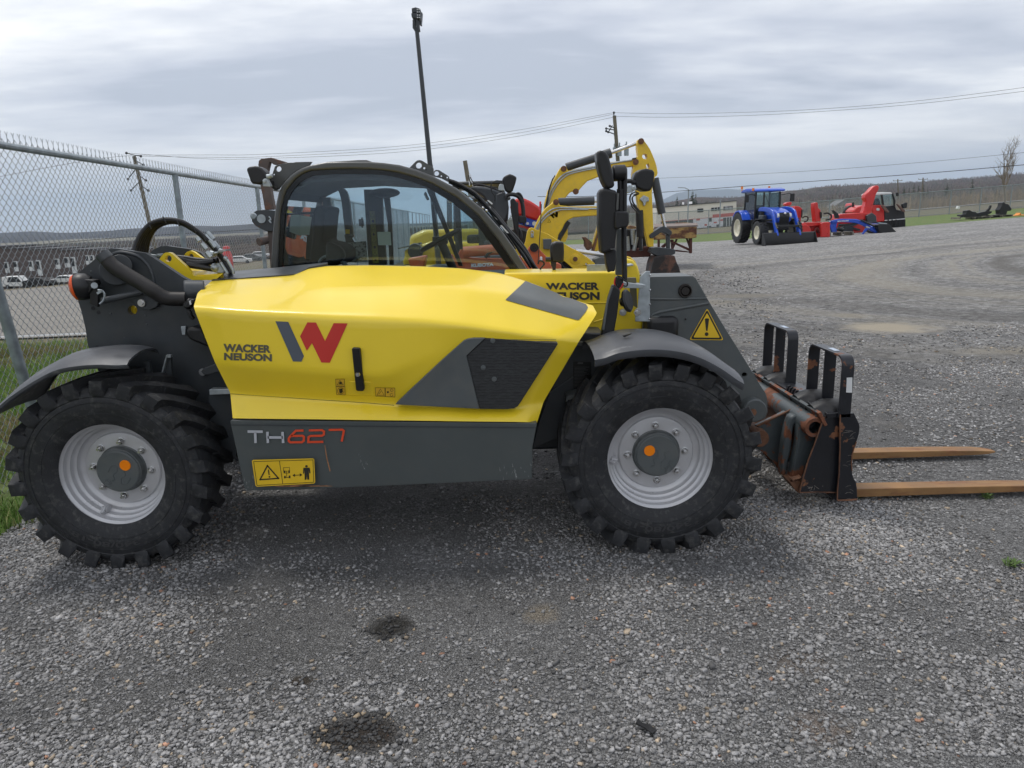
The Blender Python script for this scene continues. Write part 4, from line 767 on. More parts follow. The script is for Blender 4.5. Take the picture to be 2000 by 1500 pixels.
# mirror group
mb = MB(); mb.prism(Z5([(617,150),(625,132),(645,125),(668,128),(690,140),(708,165),(722,210),(735,270),(748,340),(752,380),(742,400),(720,405),(695,402),(680,390),(660,350),(640,290),(625,220)]), 3.62, .10); m1 = obj('wide_angle_mirror', mb, 'blackmirror' if 'blackmirror' in M else 'black', TH, bevel=.03, seg=4)
mb = MB(); mb.prism(Z5([(652,405),(690,400),(700,402),(760,420),(776,435),(778,500),(776,700),(762,780),(755,860),(720,870),(660,890),(650,865),(645,780),(636,700),(635,440)]), 3.62, .10); m2 = obj('door_mirror', mb, 'black', TH, bevel=.02, seg=4)
mb = MB(); mb.prism(Z5([(680,870),(750,850),(765,862),(765,940),(752,1015),(725,1012),(706,1024),(690,960)]), 3.66, .06); obj('mirror_shell', mb, 'black', m2, bevel=.012)
mb = MB(); mb.tube([P(a, b, 3.615) for a, b in Z5([(776,440),(770,560)])], .006, 6); mb.prism(Z5([(722,846),(762,842),(762,850),(724,856)]), 3.61, .02); objs('mirror_trim', mb, 'cabgrey', m2)
mb = MB(); mb.cyl(P(*Z5([(735,295)])[0], 3.70), P(*Z5([(832,290)])[0], 3.70), .040, 20); mb.prism(Z5([(755,580),(770,570),(850,574),(858,590),(858,660),(845,690),(800,695),(765,710),(752,680)]), 3.60, .12); objs('mirror_clamp', mb, 'black', TH, bevel=.008)
mb = MB()
for q, r_ in (([(788,330),(790,420)], .012), ([(793,410),(790,580)], .019), ([(806,268),(818,262),(825,285),(822,500),(820,800),(825,1040),(822,1078)], .014)):
    mb.tube([P(a, b, 3.70) for a, b in smooth_path(Z5(q), 4)], r_, 10)
objs('mirror_rod', mb, 'black', TH)
mb = MB(); mb.prism(Z5([(768,700),(808,700),(810,980),(808,1040),(762,1040),(760,990)]), 3.78, .04); obj('mirror_post', mb, 'grey', TH, bevel=.004)
mb = MB(); mb.prism(Z5([(735,1120),(750,1108),(795,1150),(772,1330),(735,1545),(640,1560),(672,1380),(705,1210)]), 3.66, .05); mb.prism(Z5([(760,1060),(780,1045),(818,1075),(815,1130),(780,1160),(755,1140)]), 3.7, .05); objs('mirror_arm', mb, 'black', TH, bevel=.008)
mb = MB(); mb.tube([P(a, b, 3.645) for a, b in Z5([(735,1125),(700,1230),(668,1440)])], .006, 6); obj('arm_edge', mb, 'grey', TH)
mb = MB(); c = P(*Z5([(835,1230)])[0], 3.72); ax = Vector((.85, -.5, .25)).normalized(); mb.lathe([(0,-.03),(.02,-.03),(.03,-.012),(.058,0),(.062,.01),(.052,.018),(0,.018)], c, ax, 24); obj('horn', mb, 'black', TH)
for q, mm in (([(757,1060),(750,1100),(775,1145),(800,1130),(815,1100)], 'redlogo'), ([(765,1055),(760,1090),(770,1120)], 'black'), ([(770,1045),(800,1055),(825,1080),(845,1095),(840,1120),(815,1118)], 'black')):
    mb = MB(); mb.tube([P(a, b, 3.68) for a, b in smooth_path(Z5(q), 4)], .0035, 6); obj('wiring', mb, mm, TH)
# ================================================================== fork carriage
Zk = lambda p: zm(1440, 620, 3.946, p)
xl, xr = 1.800, 1.872
mb = MB(); mb.prism(Zk([(795,745),(850,742),(900,738),(918,775),(940,822),(944,850),(938,900),(918,960),(900,1010),(885,1060),(880,1120),(884,1180),(892,1230),(915,1270),(922,1310),(926,1395),(920,1405),(770,1412),(772,1340),(785,1200),(792,1000)]), 3.80, .02); FC = obj('fork_carriage', mb, 'rustblack2', TH, bevel=.002)
mb = MB(); mb.prism(Zk([(665,775),(690,745),(715,732),(745,730),(795,752),(795,1350),(620,1345),(478,1352),(485,1320),(505,1250)]), 3.83, .015); obj('gusset', mb, 'rustblack2', FC, bevel=.002)
mb = MB(); mb.tube([P(a_, b_, 3.826) for a_, b_ in Zk([(672,770),(640,850),(590,990),(545,1110),(505,1250),(480,1348)])], .0045, 5); mb.tube([P(a_, b_, 3.826) for a_, b_ in Zk([(480,1350),(620,1345),(765,1350)])], .004, 5); mb.tube([P(a_, b_, 3.797) for a_, b_ in Zk([(793,750),(792,1000),(785,1200),(772,1340),(772,1408)])], .0045, 5); mb.tube([P(a_, b_, 3.797) for a_, b_ in Zk([(772,1410),(850,1408),(922,1402)])], .006, 5); mb.tube([P(a_, b_, 3.797) for a_, b_ in Zk([(918,960),(900,1010),(885,1060),(880,1120),(884,1180)])], .0035, 5); objs('worn_edge', mb, 'rust', FC)
mb = MB(); rs_ = random.Random(5)
for k in range(26):
    x_ = rs_.uniform(800, 915); y_ = rs_.choice((rs_.uniform(860, 990), rs_.uniform(1060, 1180), rs_.uniform(1300, 1400))); dx = rs_.uniform(15, 60)*rs_.choice((-1, 1)); dy = rs_.uniform(-14, 20)
    if 795 < x_+dx < 915: strokes(mb, [Zk([(x_, y_), (x_+dx*.5, y_+dy*.5-4), (x_+dx, y_+dy)])], .35, flat(3.798))
for k in range(16): x_ = rs_.gauss(580, 30); y_ = rs_.gauss(1310, 14); strokes(mb, [Zk([(x_, y_), (x_+rs_.uniform(-22, 22), y_+rs_.uniform(-12, 16))])], .5, flat(3.826))
obj('paint_scratch', mb, mat('bare scratched steel', (.30, .27, .24), .5), FC)
mb = MB(); xs, xe = P(1610, 812, 3.85).x, P(1645, 812, 3.85).x; mb.box(((xs+xe)/2, 4.42, .565), (xe-xs, 1.20, .03)); obj('top_beam', mb, 'rustblack', FC, bevel=.004)
mb = MB(); mb.box((xs-.02, 4.40, .545), (.02, 1.16, .09), Matrix.Rotation(R(-28), 3, 'Y')); obj('top_beam', mb, 'rustgrey', FC, bevel=.003)
mb = MB(); mb.box((xe+.0, 4.42, .30), (.02, 1.14, .50)); obj('back_plate', mb, 'rustblack', FC)
mb = MB(); mb.box((xe+.03, 4.42, .545), (.06, 1.18, .05)); mb.box((xe+.03, 4.45, .07), (.05, 1.1, .06)); objs('cross_bar', mb, 'rustblack', FC, bevel=.004)
# load guards
def guard(Ys_, ztop, zb, x0, x1):
    mb = MB(); ya, yb = Ys_[0], Ys_[-1]; r_ = .06; path = [(ya, zb)]
    for k in range(7): a = math.pi-math.pi/2*k/6; path.append((ya+r_+r_*math.cos(a), ztop-r_+r_*math.sin(a)))
    for k in range(7): a = math.pi/2-math.pi/2*k/6; path.append((yb-r_+r_*math.cos(a), ztop-r_+r_*math.sin(a)))
    path.append((yb, zb)); t = .010
    def ring(dx): return [Vector((dx, y, z)) for y, z in path]
    # inner offset toward centroid
    cy_ = (ya+yb)/2; inn = []
    for i, (y, z) in enumerate(path):
        a = path[max(0, i-1)]; b = path[min(len(path)-1, i+1)]; dy, dz = b[0]-a[0], b[1]-a[1]; l_ = math.hypot(dy, dz); inn.append((y+dz/l_*t, z-dy/l_*t))
    n_ = len(path); vs = []
    # bar leans forward slightly at the top, sides follow
    for x in (x0, x1): vs += [Vector((x, y, z)) for y, z in path] + [Vector((x, y, z)) for y, z in inn]
    fs = []
    for i in range(n_-1): fs += [[i, i+1, n_+i+1, n_+i], [2*n_+i, 3*n_+i, 3*n_+i+1, 2*n_+i+1], [i, 2*n_+i, 2*n_+i+1, i+1], [n_+i, n_+i+1, 3*n_+i+1, 3*n_+i]]
    fs += [[0, n_, 3*n_, 2*n_], [n_-1, 3*n_-1, 4*n_-1, 2*n_-1]]
    mb.add(vs, fs); g_ = obj('load_guard', mb, 'rustblack', FC, sharp=50)
    mb = MB(); mb.box(((x0+x1)/2, (ya+yb)/2, (zb+ztop)/2), (x1-x0, t, ztop-zb-.01)); obj('guard_bar', mb, 'rustblack', g_); return g_
g1 = guard((3.80, 4.25), .905, .56, xl+.012, xr+.006); g2 = guard((4.57, 5.02), .925, .56, xl+.012, xr+.006)
mb = MB(); mb.prism(Zk([(845,465),(887,463),(885,580),(840,578)]), 3.796, .003); obj('sticker', mb, 'white', g1)
for gg, yy, zz in ((g1, 4.0, .907), (g2, 4.75, .927)): mb = MB(); mb.box((xl+.05, yy, zz), (.03, .09, .003)); obj('sticker', mb, mat('pale blue label', (.42, .48, .56), .5), gg)
for yc in (3.93, 4.16, 4.66, 4.88):
    mb = MB(); rows_ = []
    for i in range(7):
        t = i/6; x = xs-.045+t*.17; rad = .068*(1-.35*abs(t-.55)); rows_.append([Vector((x, yc+rad*1.25*math.cos(a)+.008*math.sin(5*a+i), .565+.01+rad*max(0, math.sin(a))*(1.0 if i not in (0,) else .9)-.025*(1-t))) for a in [math.pi*k/12 for k in range(13)]])
    mb.grid(rows_); obj('hook_cover', mb, 'black', FC, solid=.006)
mb = MB()
for k in range(7): y_ = 4.12+k*.042; mb.prism3([(xs-.015, y_, .575), (xs-.005, y_, .605), (xs+.01, y_, .61), (xs+.02, y_, .575)], (0, .02, 0))
objs('rack_tooth', mb, 'rustblack', FC)
# quick coupler
mb = MB(); c0 = P(*Zk([(600,850)])[0], 3.84); mb.lathe([(.036,.01),(.036,-.0),(.056,.0),(.058,.012),(.058,1.12),(.036,1.12),(.036,.5)], c0, n=32); QC = obj('coupler_tube', mb, 'rustgrey', TH, sharp=40)
mb = MB(); mb.cyl(c0+Vector((0, .09, 0)), c0+Vector((0, .1, 0)), .036, 20); obj('tube_plug', mb, 'dgrey', QC)
mb = MB(); mb.prism(Zk([(155,840),(300,770),(440,700),(475,690),(500,720),(420,770),(380,860),(350,980),(335,1190),(345,1225),(300,1140),(230,1060),(150,1010),(140,940)]), 4.12, .05); mb.prism(Zk([(150,840),(440,700),(440,1210),(330,1200),(200,1040)]), 4.7, .05)
objs('coupler_plate', mb, 'rustgrey', TH, bevel=.004)
mb = MB(); mb.prism(Zk([(397,800),(410,770),(440,752),(472,760),(478,790),(440,830),(428,900),(420,1000),(395,1110),(370,1225),(340,1215),(345,1090),(360,960),(380,860)]), 3.98, .07); mb.prism(Zk([(478,820),(490,795),(510,800),(545,850),(610,910),(590,990),(540,1130),(495,1245),(425,1258),(415,1240),(445,1090),(470,960)]), 3.92, .07); objs('coupler_arm', mb, 'rustgrey', TH, bevel=.012, seg=3)
mb = MB(); mb.prism(Zk([(405,1270),(490,1250),(500,1270),(478,1355),(466,1350),(420,1300)]), 3.86, .12); mb.tube([P(a, b, 4.10) for a, b in Zk([(150,838),(300,765),(470,686)])], .008, 6); mb.prism(Zk([(420,1250),(490,1240),(495,1228),(500,1240),(430,1264)]), 3.84, .05); objs('coupler_foot', mb, 'rust', TH, bevel=.002)
mb = MB(); mb.lathe([(0,-.012),(.022,-.012),(.024,-.004),(.05,-.004),(.054,.01),(.054,.4)], P(*Zk([(178,935)])[0], 4.06), n=24); obj('coupler_pin', mb, 'rust', TH)
mb = MB(); mb.box((P(1500, 790, 4.6).x+.06, 4.62, .36), (.16, .8, .36)); mb.prism(Zk([(150,430),(180,420),(300,520),(330,560),(250,520),(180,500)]), 4.95, .04); objs('coupler_block', mb, 'rust', TH, bevel=.01)
# fork tines
for yb in (3.985, 4.64):
    mb = MB(); x0 = xr+.02; x1 = 3.30; w_ = .10; L0, H0 = .028, .072
    sec = [(x0, w_, L0-.004, H0+.006), (x1-.45, w_, L0, H0-.002), (x1-.14, w_*.95, L0+.003, H0-.010), (x1-.05, w_*.75, L0+.005, H0-.018), (x1, w_*.45, L0+.008, H0-.026)]
    vs = []
    for x, ww, zl, zh in sec: vs += [(x, yb-ww/2, zl), (x, yb+ww/2, zl), (x, yb+ww/2, zh), (x, yb-ww/2, zh)]
    mb.add(vs, [[i*4+j, i*4+(j+1) % 4, (i+1)*4+(j+1) % 4, (i+1)*4+j] for i in range(4) for j in range(4)]+[[3,2,1,0],[16,17,18,19]])
    fk = obj('fork_tine', mb, 'rustfork', TH, bevel=.003)
    mb = MB(); mb.box((xr-.01, yb, .30), (.045, w_, .50)); obj('fork_shank', mb, 'rustblack', fk, bevel=.004)
# ================================================================== rusty linkage behind the cab
RL = thing('linkage_arm', 'rusty steel linkage arm with a hook on top standing behind the cab window', 'loader arm', P(535, 640, 5.9))
mb = MB(); mb.prism(Z7([(278,465),(385,475),(405,600),(435,745),(330,750),(305,600)]), 5.9, .07); mb.prism(Z7([(357,985),(440,985),(470,1500),(500,2700),(420,2700),(400,1500),(388,1340),(372,1150)]), 5.9, .06)
objs('arm_bar', mb, 'oldsteel', RL, bevel=.004)
mb = MB(); mb.prism(Z7([(255,240),(262,195),(290,172),(330,168),(400,160),(560,208),(575,225),(430,240),(385,205),(372,255),(350,350),(330,350),(300,330),(265,300)]), 5.9, .06); obj('hook', mb, 'oldsteel', RL, bevel=.003)
mb = MB(); mb.prism(Z7([(178,830),(195,785),(240,755),(330,748),(445,758),(450,985),(350,992),(300,970),(225,930),(185,880)]), 5.88, .025); pl = obj('link_plate', mb, mat('plate steel dark', (.05, .055, .06), .45, col2=(.16, .07, .035), mask=(.55, .62), mscale=7), RL, bevel=.002)
mb = MB(); mb.lathe([(0,-.01),(.02,-.01),(.035,-.01),(.035,0)], P(*Z7([(295,850)])[0], 5.88), n=18); mb.lathe([(0,-.006),(.02,-.006),(.028,0)], P(*Z7([(203,820)])[0], 5.88), n=14); objs('pin', mb, 'galv', pl)
mb = MB(); mb.tube([P(a, b, 5.86) for a, b in smooth_path(Z7([(375,825),(395,850),(380,870),(400,895),(385,870),(405,860)]), 3)], .006, 6); obj('lynch_pin', mb, 'galv', pl)
mb = MB(); mb.cyl(P(*Z7([(262,1112)])[0], 5.85), P(*Z7([(370,1085)])[0], 5.93), .032, 12); obj('pin', mb, 'oldsteel', RL)
# ================================================================== terrain
def zg(x, y):
    x = np.asarray(x, float); y = np.asarray(y, float); u = np.clip(x/np.maximum(y, 1e-3), -1.2, 1.2)
    s = np.clip(-0.066+(u+0.7)*0.063, -0.075, 0.030)
    c = lambda t: np.clip(t, 0, 1)
    D0 = 10+35*c((u+.5)/.35)*(1-c((u-.1)/.25))
    z = s*np.maximum(0, np.minimum(y, 130)-D0); z = z+s*.15*np.maximum(0, np.minimum(y, 1500)-130)
    return np.where(y > 0, z, 0)
def zgf(x, y): return float(zg(x, y))
def mesh_np(name, V, Fq, m, smooth=True, cols=None):
    me = bpy.data.meshes.new(name); V = np.asarray(V, np.float32); Fq = np.asarray(Fq, np.int32); k = Fq.shape[1]
    me.vertices.add(len(V)); me.vertices.foreach_set('co', V.ravel()); me.loops.add(Fq.size); me.loops.foreach_set('vertex_index', Fq.ravel())
    me.polygons.add(len(Fq)); me.polygons.foreach_set('loop_start', np.arange(0, Fq.size, k, dtype=np.int32)); me.polygons.foreach_set('loop_total', np.full(len(Fq), k, np.int32))
    if smooth: me.polygons.foreach_set('use_smooth', np.ones(len(Fq), bool))
    me.update(calc_edges=True)
    if cols is not None:
        a = me.color_attributes.new('tint', 'FLOAT_COLOR', 'POINT'); a.data.foreach_set('color', np.asarray(cols, np.float32).ravel())
    me.materials.append(M[m] if isinstance(m, str) else m); o = bpy.data.objects.new(name, me); COL.objects.link(o); ORG[o.name] = Vector(); return o
def gridfaces(r, c): 
    i, j = np.meshgrid(np.arange(r-1), np.arange(c-1), indexing='ij'); a = (i*c+j).ravel(); return np.stack([a, a+1, a+c+1, a+c], 1)
# vectorised value noise (for geometry only)
_p = rng.random((256, 256))
def vnoise(x, y):
    xi = np.floor(x).astype(int); yi = np.floor(y).astype(int); fx = x-xi; fy = y-yi; fx = fx*fx*(3-2*fx); fy = fy*fy*(3-2*fy)
    g_ = lambda a, b: _p[a % 256, b % 256]
    return (g_(xi, yi)*(1-fx)+g_(xi+1, yi)*fx)*(1-fy)+(g_(xi, yi+1)*(1-fx)+g_(xi+1, yi+1)*fx)*fy
def fbm(x, y, n=4): return sum(vnoise(x*2**k+k*17, y*2**k+k*31)*.5**(k+1) for k in range(n))
def nodes(name):
    m = bpy.data.materials.new(name); m.use_nodes = True; return m, m.node_tree.nodes, m.node_tree.links, m.node_tree.nodes['Principled BSDF']
class NT:
    def __init__(s, name): s.m, s.N, s.L, s.p = nodes(name); s.tc = s.N.new('ShaderNodeTexCoord'); s.co = s.tc.outputs['Object']
    def noise(s, sc, det=5, rough=.5, map_=None, dist=0):
        t = s.N.new('ShaderNodeTexNoise'); t.inputs['Scale'].default_value = sc; t.inputs['Detail'].default_value = det; t.inputs['Roughness'].default_value = rough; t.inputs['Distortion'].default_value = dist
        if map_: q = s.N.new('ShaderNodeMapping'); q.inputs['Scale'].default_value = map_; s.L.new(s.co, q.inputs[0]); s.L.new(q.outputs[0], t.inputs[0])
        else: s.L.new(s.co, t.inputs[0])
        return t.outputs[0]
    def vor(s, sc, feat='F1', out='Distance', rnd=1.0):
        t = s.N.new('ShaderNodeTexVoronoi'); t.feature = feat; t.inputs['Scale'].default_value = sc; t.inputs['Randomness'].default_value = rnd; s.L.new(s.co, t.inputs[0]); return t.outputs[out]
    def rng(s, v, a, b, c=0., d=1.):
        t = s.N.new('ShaderNodeMapRange'); s.L.new(v, t.inputs[0])
        for i, x in enumerate((a, b, c, d)): t.inputs[i+1].default_value = x
        return t.outputs[0]
    def ramp(s, v, stops):
        t = s.N.new('ShaderNodeValToRGB'); e = t.color_ramp.elements; s.L.new(v, t.inputs[0])
        while len(e) < len(stops): e.new(.5)
        for k, (p_, c) in enumerate(stops): e[k].position = p_; e[k].color = (*c, 1) if len(c) == 3 else c
        return t.outputs[0]
    def mix(s, f, a, b, mode='MIX'):
        t = s.N.new('ShaderNodeMixRGB'); t.blend_type = mode
        for i, x in enumerate((f, a, b)):
            if isinstance(x, (int, float)): t.inputs[i].default_value = x
            elif isinstance(x, tuple): t.inputs[i].default_value = (*x, 1)
            else: s.L.new(x, t.inputs[i])
        return t.outputs[0]
    def math(s, op, a, b=None, c=None): return mth(s.N, s.L, op, a, b, c)
    def bump(s, h, st, dist, prev=None):
        b = s.N.new('ShaderNodeBump'); b.inputs['Strength'].default_value = st; b.inputs['Distance'].default_value = dist; s.L.new(h, b.inputs['Height'])
        if prev is not None: s.L.new(prev, b.inputs['Normal'])
        return b.outputs[0]
    def spot(s, c, r, inner=.4, sc=3, amt=.6):
        """blotch with an irregular outline round a point on the ground"""
        q = s.N.new('ShaderNodeVectorMath'); q.operation = 'SUBTRACT'; s.L.new(s.co, q.inputs[0]); q.inputs[1].default_value = (c[0], c[1], 0)
        q2 = s.N.new('ShaderNodeVectorMath'); q2.operation = 'DIVIDE'; s.L.new(q.outputs[0], q2.inputs[0]); q2.inputs[1].default_value = (r[0], r[1], 1e6)
        q3 = s.N.new('ShaderNodeVectorMath'); q3.operation = 'LENGTH'; s.L.new(q2.outputs[0], q3.inputs[0])
        n_ = s.noise(sc, 6, .6); d = s.math('ADD', q3.outputs['Value'], s.math('MULTIPLY', s.math('SUBTRACT', n_, .5), amt*2)); return s.rng(d, 1.0, inner, 0., 1.)
# ---- gravel material
t = NT('gravel'); 
cell = t.vor(80, 'F1', 'Color'); cell2 = t.vor(170, 'F1', 'Color'); dist = t.vor(80, 'DISTANCE_TO_EDGE'); d2 = t.vor(170, 'DISTANCE_TO_EDGE'); cell3 = t.vor(13, 'F1', 'Color')
sep = lambda c: (lambda n_: (t.L.new(c, n_.inputs[0]), n_.outputs[0])[1])(t.N.new('ShaderNodeSeparateColor'))
c1 = t.ramp(sep(cell), [(0, (.13, .128, .125)), (.45, (.215, .212, .208)), (.85, (.30, .297, .292)), (1, (.42, .415, .405))])
c2 = t.ramp(sep(cell2), [(0, (.11, .108, .106)), (.6, (.19, .187, .183)), (.95, (.28, .277, .27)), (1, (.36, .355, .345))])
fine = t.rng(t.noise(.9, 6, .6, dist=.6), .42, .60)
col = t.mix(fine, c1, c2); col = t.mix(t.rng(dist, 0, .06, .55, 0), col, (.028, .028, .030))
big = t.rng(t.noise(.22, 7, .62, (1, 1.6, 1)), .34, .64, .66, 1.16); col = t.mix(1.0, col, big, 'MULTIPLY')
tan = t.rng(t.noise(.55, 8, .68, dist=.4), .60, .72, 0, .55); tan2 = t.math('MULTIPLY', tan, t.rng(t.noise(30, 4), .35, .6)); col = t.mix(tan2, col, (.24, .20, .15))
# yard colour made paler with distance, broken into patches
sy = t.N.new('ShaderNodeSeparateXYZ'); t.L.new(t.co, sy.inputs[0]); yy = t.math('ADD', sy.outputs[1], t.math('MULTIPLY', t.noise(.25, 5), 5)); far_pale = t.math('MULTIPLY', t.rng(yy, 8, 20), t.rng(t.noise(.35, 8, .66, (1, 2.2, 1)), .34, .62, .35, .9)); sp = t.rng(sep(cell3), 0, 1, .62, 1.42); sp2 = t.rng(t.noise(5.5, 8, .75), .3, .7, .66, 1.34); col = t.mix(far_pale, col, (.335, .328, .318)); col = t.mix(t.rng(yy, 5, 12), col, t.mix(1., t.mix(1., col, sp, 'MULTIPLY'), sp2, 'MULTIPLY'))
# wheel-worn arcs in the far yard
q = t.N.new('ShaderNodeVectorMath'); q.operation = 'SUBTRACT'; t.L.new(t.co, q.inputs[0]); q.inputs[1].default_value = (21, 17, 0)
q2 = t.N.new('ShaderNodeVectorMath'); q2.operation = 'MULTIPLY'; t.L.new(q.outputs[0], q2.inputs[0]); q2.inputs[1].default_value = (.62, 1, 0)
q3 = t.N.new('ShaderNodeVectorMath'); q3.operation = 'LENGTH'; t.L.new(q2.outputs[0], q3.inputs[0])
rr = t.N.new('ShaderNodeCombineXYZ'); t.L.new(t.math('ADD', t.math('MULTIPLY', q3.outputs['Value'], .9), t.math('MULTIPLY', t.noise(.12, 4), 3.0)), rr.inputs[0])
n_ = t.N.new('ShaderNodeTexNoise'); n_.inputs['Scale'].default_value = 1.0; n_.inputs['Detail'].default_value = 5; t.L.new(rr.outputs[0], n_.inputs[0])
rmask = t.rng(q3.outputs['Value'], 16, 6); arc = t.math('MULTIPLY', t.rng(n_.outputs[0], .47, .58, 0, 1.), rmask); col = t.mix(t.math('MULTIPLY', arc, .75), col, (.40, .365, .30))
arc2 = t.math('MULTIPLY', t.rng(n_.outputs[0], .47, .38, 0, .8), rmask); col = t.mix(arc2, col, (.16, .15, .135))
for (a, b), r_, cc, k in (((1735, 640), (.75, .62), (.50, .44, .34), 1.0), ((1660, 618), (.4, .3), (.36, .32, .25), .6), ((1990, 683), (.9, .35), (.36, .32, .25), .6), ((1450, 578), (1.1, .5), (.30, .27, .21), .55), ((1400, 590), (.8, .4), (.30, .27, .21), .5), ((1060, 1200), (.10, .10), (.30, .25, .18), .6), ((1560, 1290), (.16, .10), (.20, .14, .09), .35), ((1600, 1420), (.15, .10), (.22, .15, .10), .4)):
    g_ = G(a, b); col = t.mix(t.math('MULTIPLY', t.spot((g_.x, g_.y), r_), k), col, cc)
for (a, b), r_, cc in (((765, 1225), (.125, .105), (.022, .020, .016)), ((700, 1432), (.17, .105), (.034, .024, .016)), ((590, 1330), (.06, .04), (.05, .038, .025)), ((1640, 905), (.12, .10), (.05, .045, .04))):
    g_ = G(a, b); col = t.mix(t.math('MULTIPLY', t.spot((g_.x, g_.y), r_, .55, 9, .45), .88), col, cc)
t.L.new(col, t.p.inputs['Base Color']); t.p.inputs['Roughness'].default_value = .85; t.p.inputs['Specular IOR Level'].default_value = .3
h = t.math('ADD', t.math('MULTIPLY', t.rng(dist, 0, .25), .6), t.math('MULTIPLY', sep(cell), .5)); b_ = t.bump(h, .9, .012); b_ = t.bump(t.rng(d2, 0, .3), .6, .005, b_); t.L.new(b_, t.p.inputs['Normal'])
M['gravel'] = t.m; GRAVELCOL = t
# ---- dry field
t = NT('dry field'); a = t.noise(.06, 8, .6, (1, 3, 1)); b = t.noise(3, 6, .7)
col = t.ramp(a, [(.3, (.11, .10, .06)), (.46, (.17, .135, .09)), (.55, (.12, .12, .06)), (.7, (.20, .16, .11))]); col = t.mix(1., col, t.rng(b, .3, .7, .7, 1.3), 'MULTIPLY')
t.L.new(col, t.p.inputs['Base Color']); t.p.inputs['Roughness'].default_value = .95; t.L.new(t.bump(b, .6, .2), t.p.inputs['Normal']); M['field'] = t.m
t = NT('grass turf'); b = t.noise(9, 7, .7); c = t.noise(1.2, 6, .6)
col = t.ramp(c, [(.35, (.13, .155, .045)), (.55, (.085, .145, .028)), (.68, (.20, .17, .085))]); col = t.mix(1., col, t.rng(b, .3, .7, .55, 1.4), 'MULTIPLY')
t.L.new(col, t.p.inputs['Base Color']); t.p.inputs['Roughness'].default_value = .95; t.L.new(t.bump(b, .8, .05), t.p.inputs['Normal']); M['turf'] = t.m
t = NT('road surface'); b = t.noise(40, 5, .7); c = t.noise(.5, 6, .6, (.25, 2, 1))
col = t.ramp(c, [(.35, (.16, .147, .13)), (.6, (.215, .20, .175))]); col = t.mix(1., col, t.rng(b, .3, .7, .8, 1.2), 'MULTIPLY'); t.L.new(col, t.p.inputs['Base Color']); t.p.inputs['Roughness'].default_value = .9; M['road'] = t.m
def woodmat(name, c1_, c2_, c3_, sc):
    t = NT(name); a = t.noise(sc, 8, .65, (1, .5, 1)); b = t.noise(sc*9, 6, .7, (1, .3, 1.6)); col = t.ramp(a, [(.36, c1_), (.5, c2_), (.64, c3_)]); col = t.mix(1., col, t.rng(b, .3, .7, .55, 1.5), 'MULTIPLY'); t.L.new(col, t.p.inputs['Base Color']); t.p.inputs['Roughness'].default_value = 1.; t.p.inputs['Specular IOR Level'].default_value = 0; t.L.new(t.bump(b, 1., 3/sc*.02), t.p.inputs['Normal']); return t.m
M['mount'] = woodmat('mountain forest', (.030, .040, .038), (.045, .052, .045), (.035, .045, .04), .0012)
M['hillL'] = woodmat('blue hill forest', (.030, .030, .034), (.046, .040, .042), (.028, .034, .032), .004)
M['hillR'] = woodmat('bare wood hill', (.075, .055, .050), (.12, .088, .075), (.055, .06, .035), .012)
M['plain'] = woodmat('plain', (.060, .050, .048), (.085, .068, .055), (.07, .08, .045), .006)
# ground sheet
rad = np.concatenate([np.linspace(0, 20, 21), np.geomspace(22, 12500, 90)]); ang = np.concatenate([np.linspace(-60, 60, 241), np.linspace(62, 298, 60)[:]]); ang = np.radians(np.append(ang, 300))
RR, AA = np.meshgrid(rad, ang, indexing='ij'); X = RR*np.sin(AA); Y = RR*np.cos(AA); Z = zg(X, Y)-.05
o = mesh_np('ground', np.stack([X, Y, Z], -1).reshape(-1, 3), gridfaces(len(rad), len(ang)), 'field'); tag(o, None, None, kind='structure')
FX = lambda y: -3.42-.055*(np.asarray(y)-5)          # line of the near fence
def sheet(name, xl, xr, ys, nx, m, dz, label=None, kind='structure', bumpy=0):
    ys = np.asarray(ys, float); t_ = np.linspace(0, 1, nx); XL = xl(ys)[:, None]; XR = xr(ys)[:, None]; X = XL+(XR-XL)*t_[None]; Y = np.repeat(ys[:, None], nx, 1)
    Z = zg(X, Y)+dz+(bumpy*(fbm(X*1.3, Y*1.3)-.5) if bumpy else 0); o = mesh_np(name, np.stack([X, Y, Z], -1).reshape(-1, 3), gridfaces(len(ys), nx), m); tag(o, label, None, kind=kind); return o
ysl = np.concatenate([np.linspace(-8, 10, 60), np.geomspace(10.4, 50, 60)])
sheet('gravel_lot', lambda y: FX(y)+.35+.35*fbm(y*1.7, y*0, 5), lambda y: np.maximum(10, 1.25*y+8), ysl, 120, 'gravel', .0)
sheet('lawn', lambda y: np.where(y < 49.5, 60, FX(y)+.2), lambda y: y*1.2+14, np.linspace(49.6, 74.5, 20), 60, 'turf', -.02)
sheet('lawn', lambda y: y*0-14.-y*.2, lambda y: FX(y)+.45+.35*fbm(y*1.7, y*0, 5), np.linspace(1, 10.6, 40), 30, 'turf', -.012)
sheet('verge', lambda y: y*0-30.-y*.4, lambda y: FX(y)+.1, np.linspace(10.6, 13.2, 10), 30, 'field', -.02)
sheet('road', lambda y: y*0-30.-y*1.1, lambda y: FX(y)-.3-(y-13)*.36, np.geomspace(13.2, 96, 40), 30, 'road', -.015)
sheet('kerb', lambda y: y*0-30., lambda y: FX(y)-.25, np.array([12.9, 12.95, 13.2, 13.25]), 20, mat('concrete kerb', (.32, .33, .33), .8, var=.15), .035)
sheet('road', lambda y: y*0+20., lambda y: y*0+200., np.array([118, 122., 125.]), 20, mat('far road', (.23, .23, .22), .9), .06)
sheet('scrubland', lambda y: -1.7*y, lambda y: .12*y, np.geomspace(142, 1350, 40), 60, 'plain', .4)
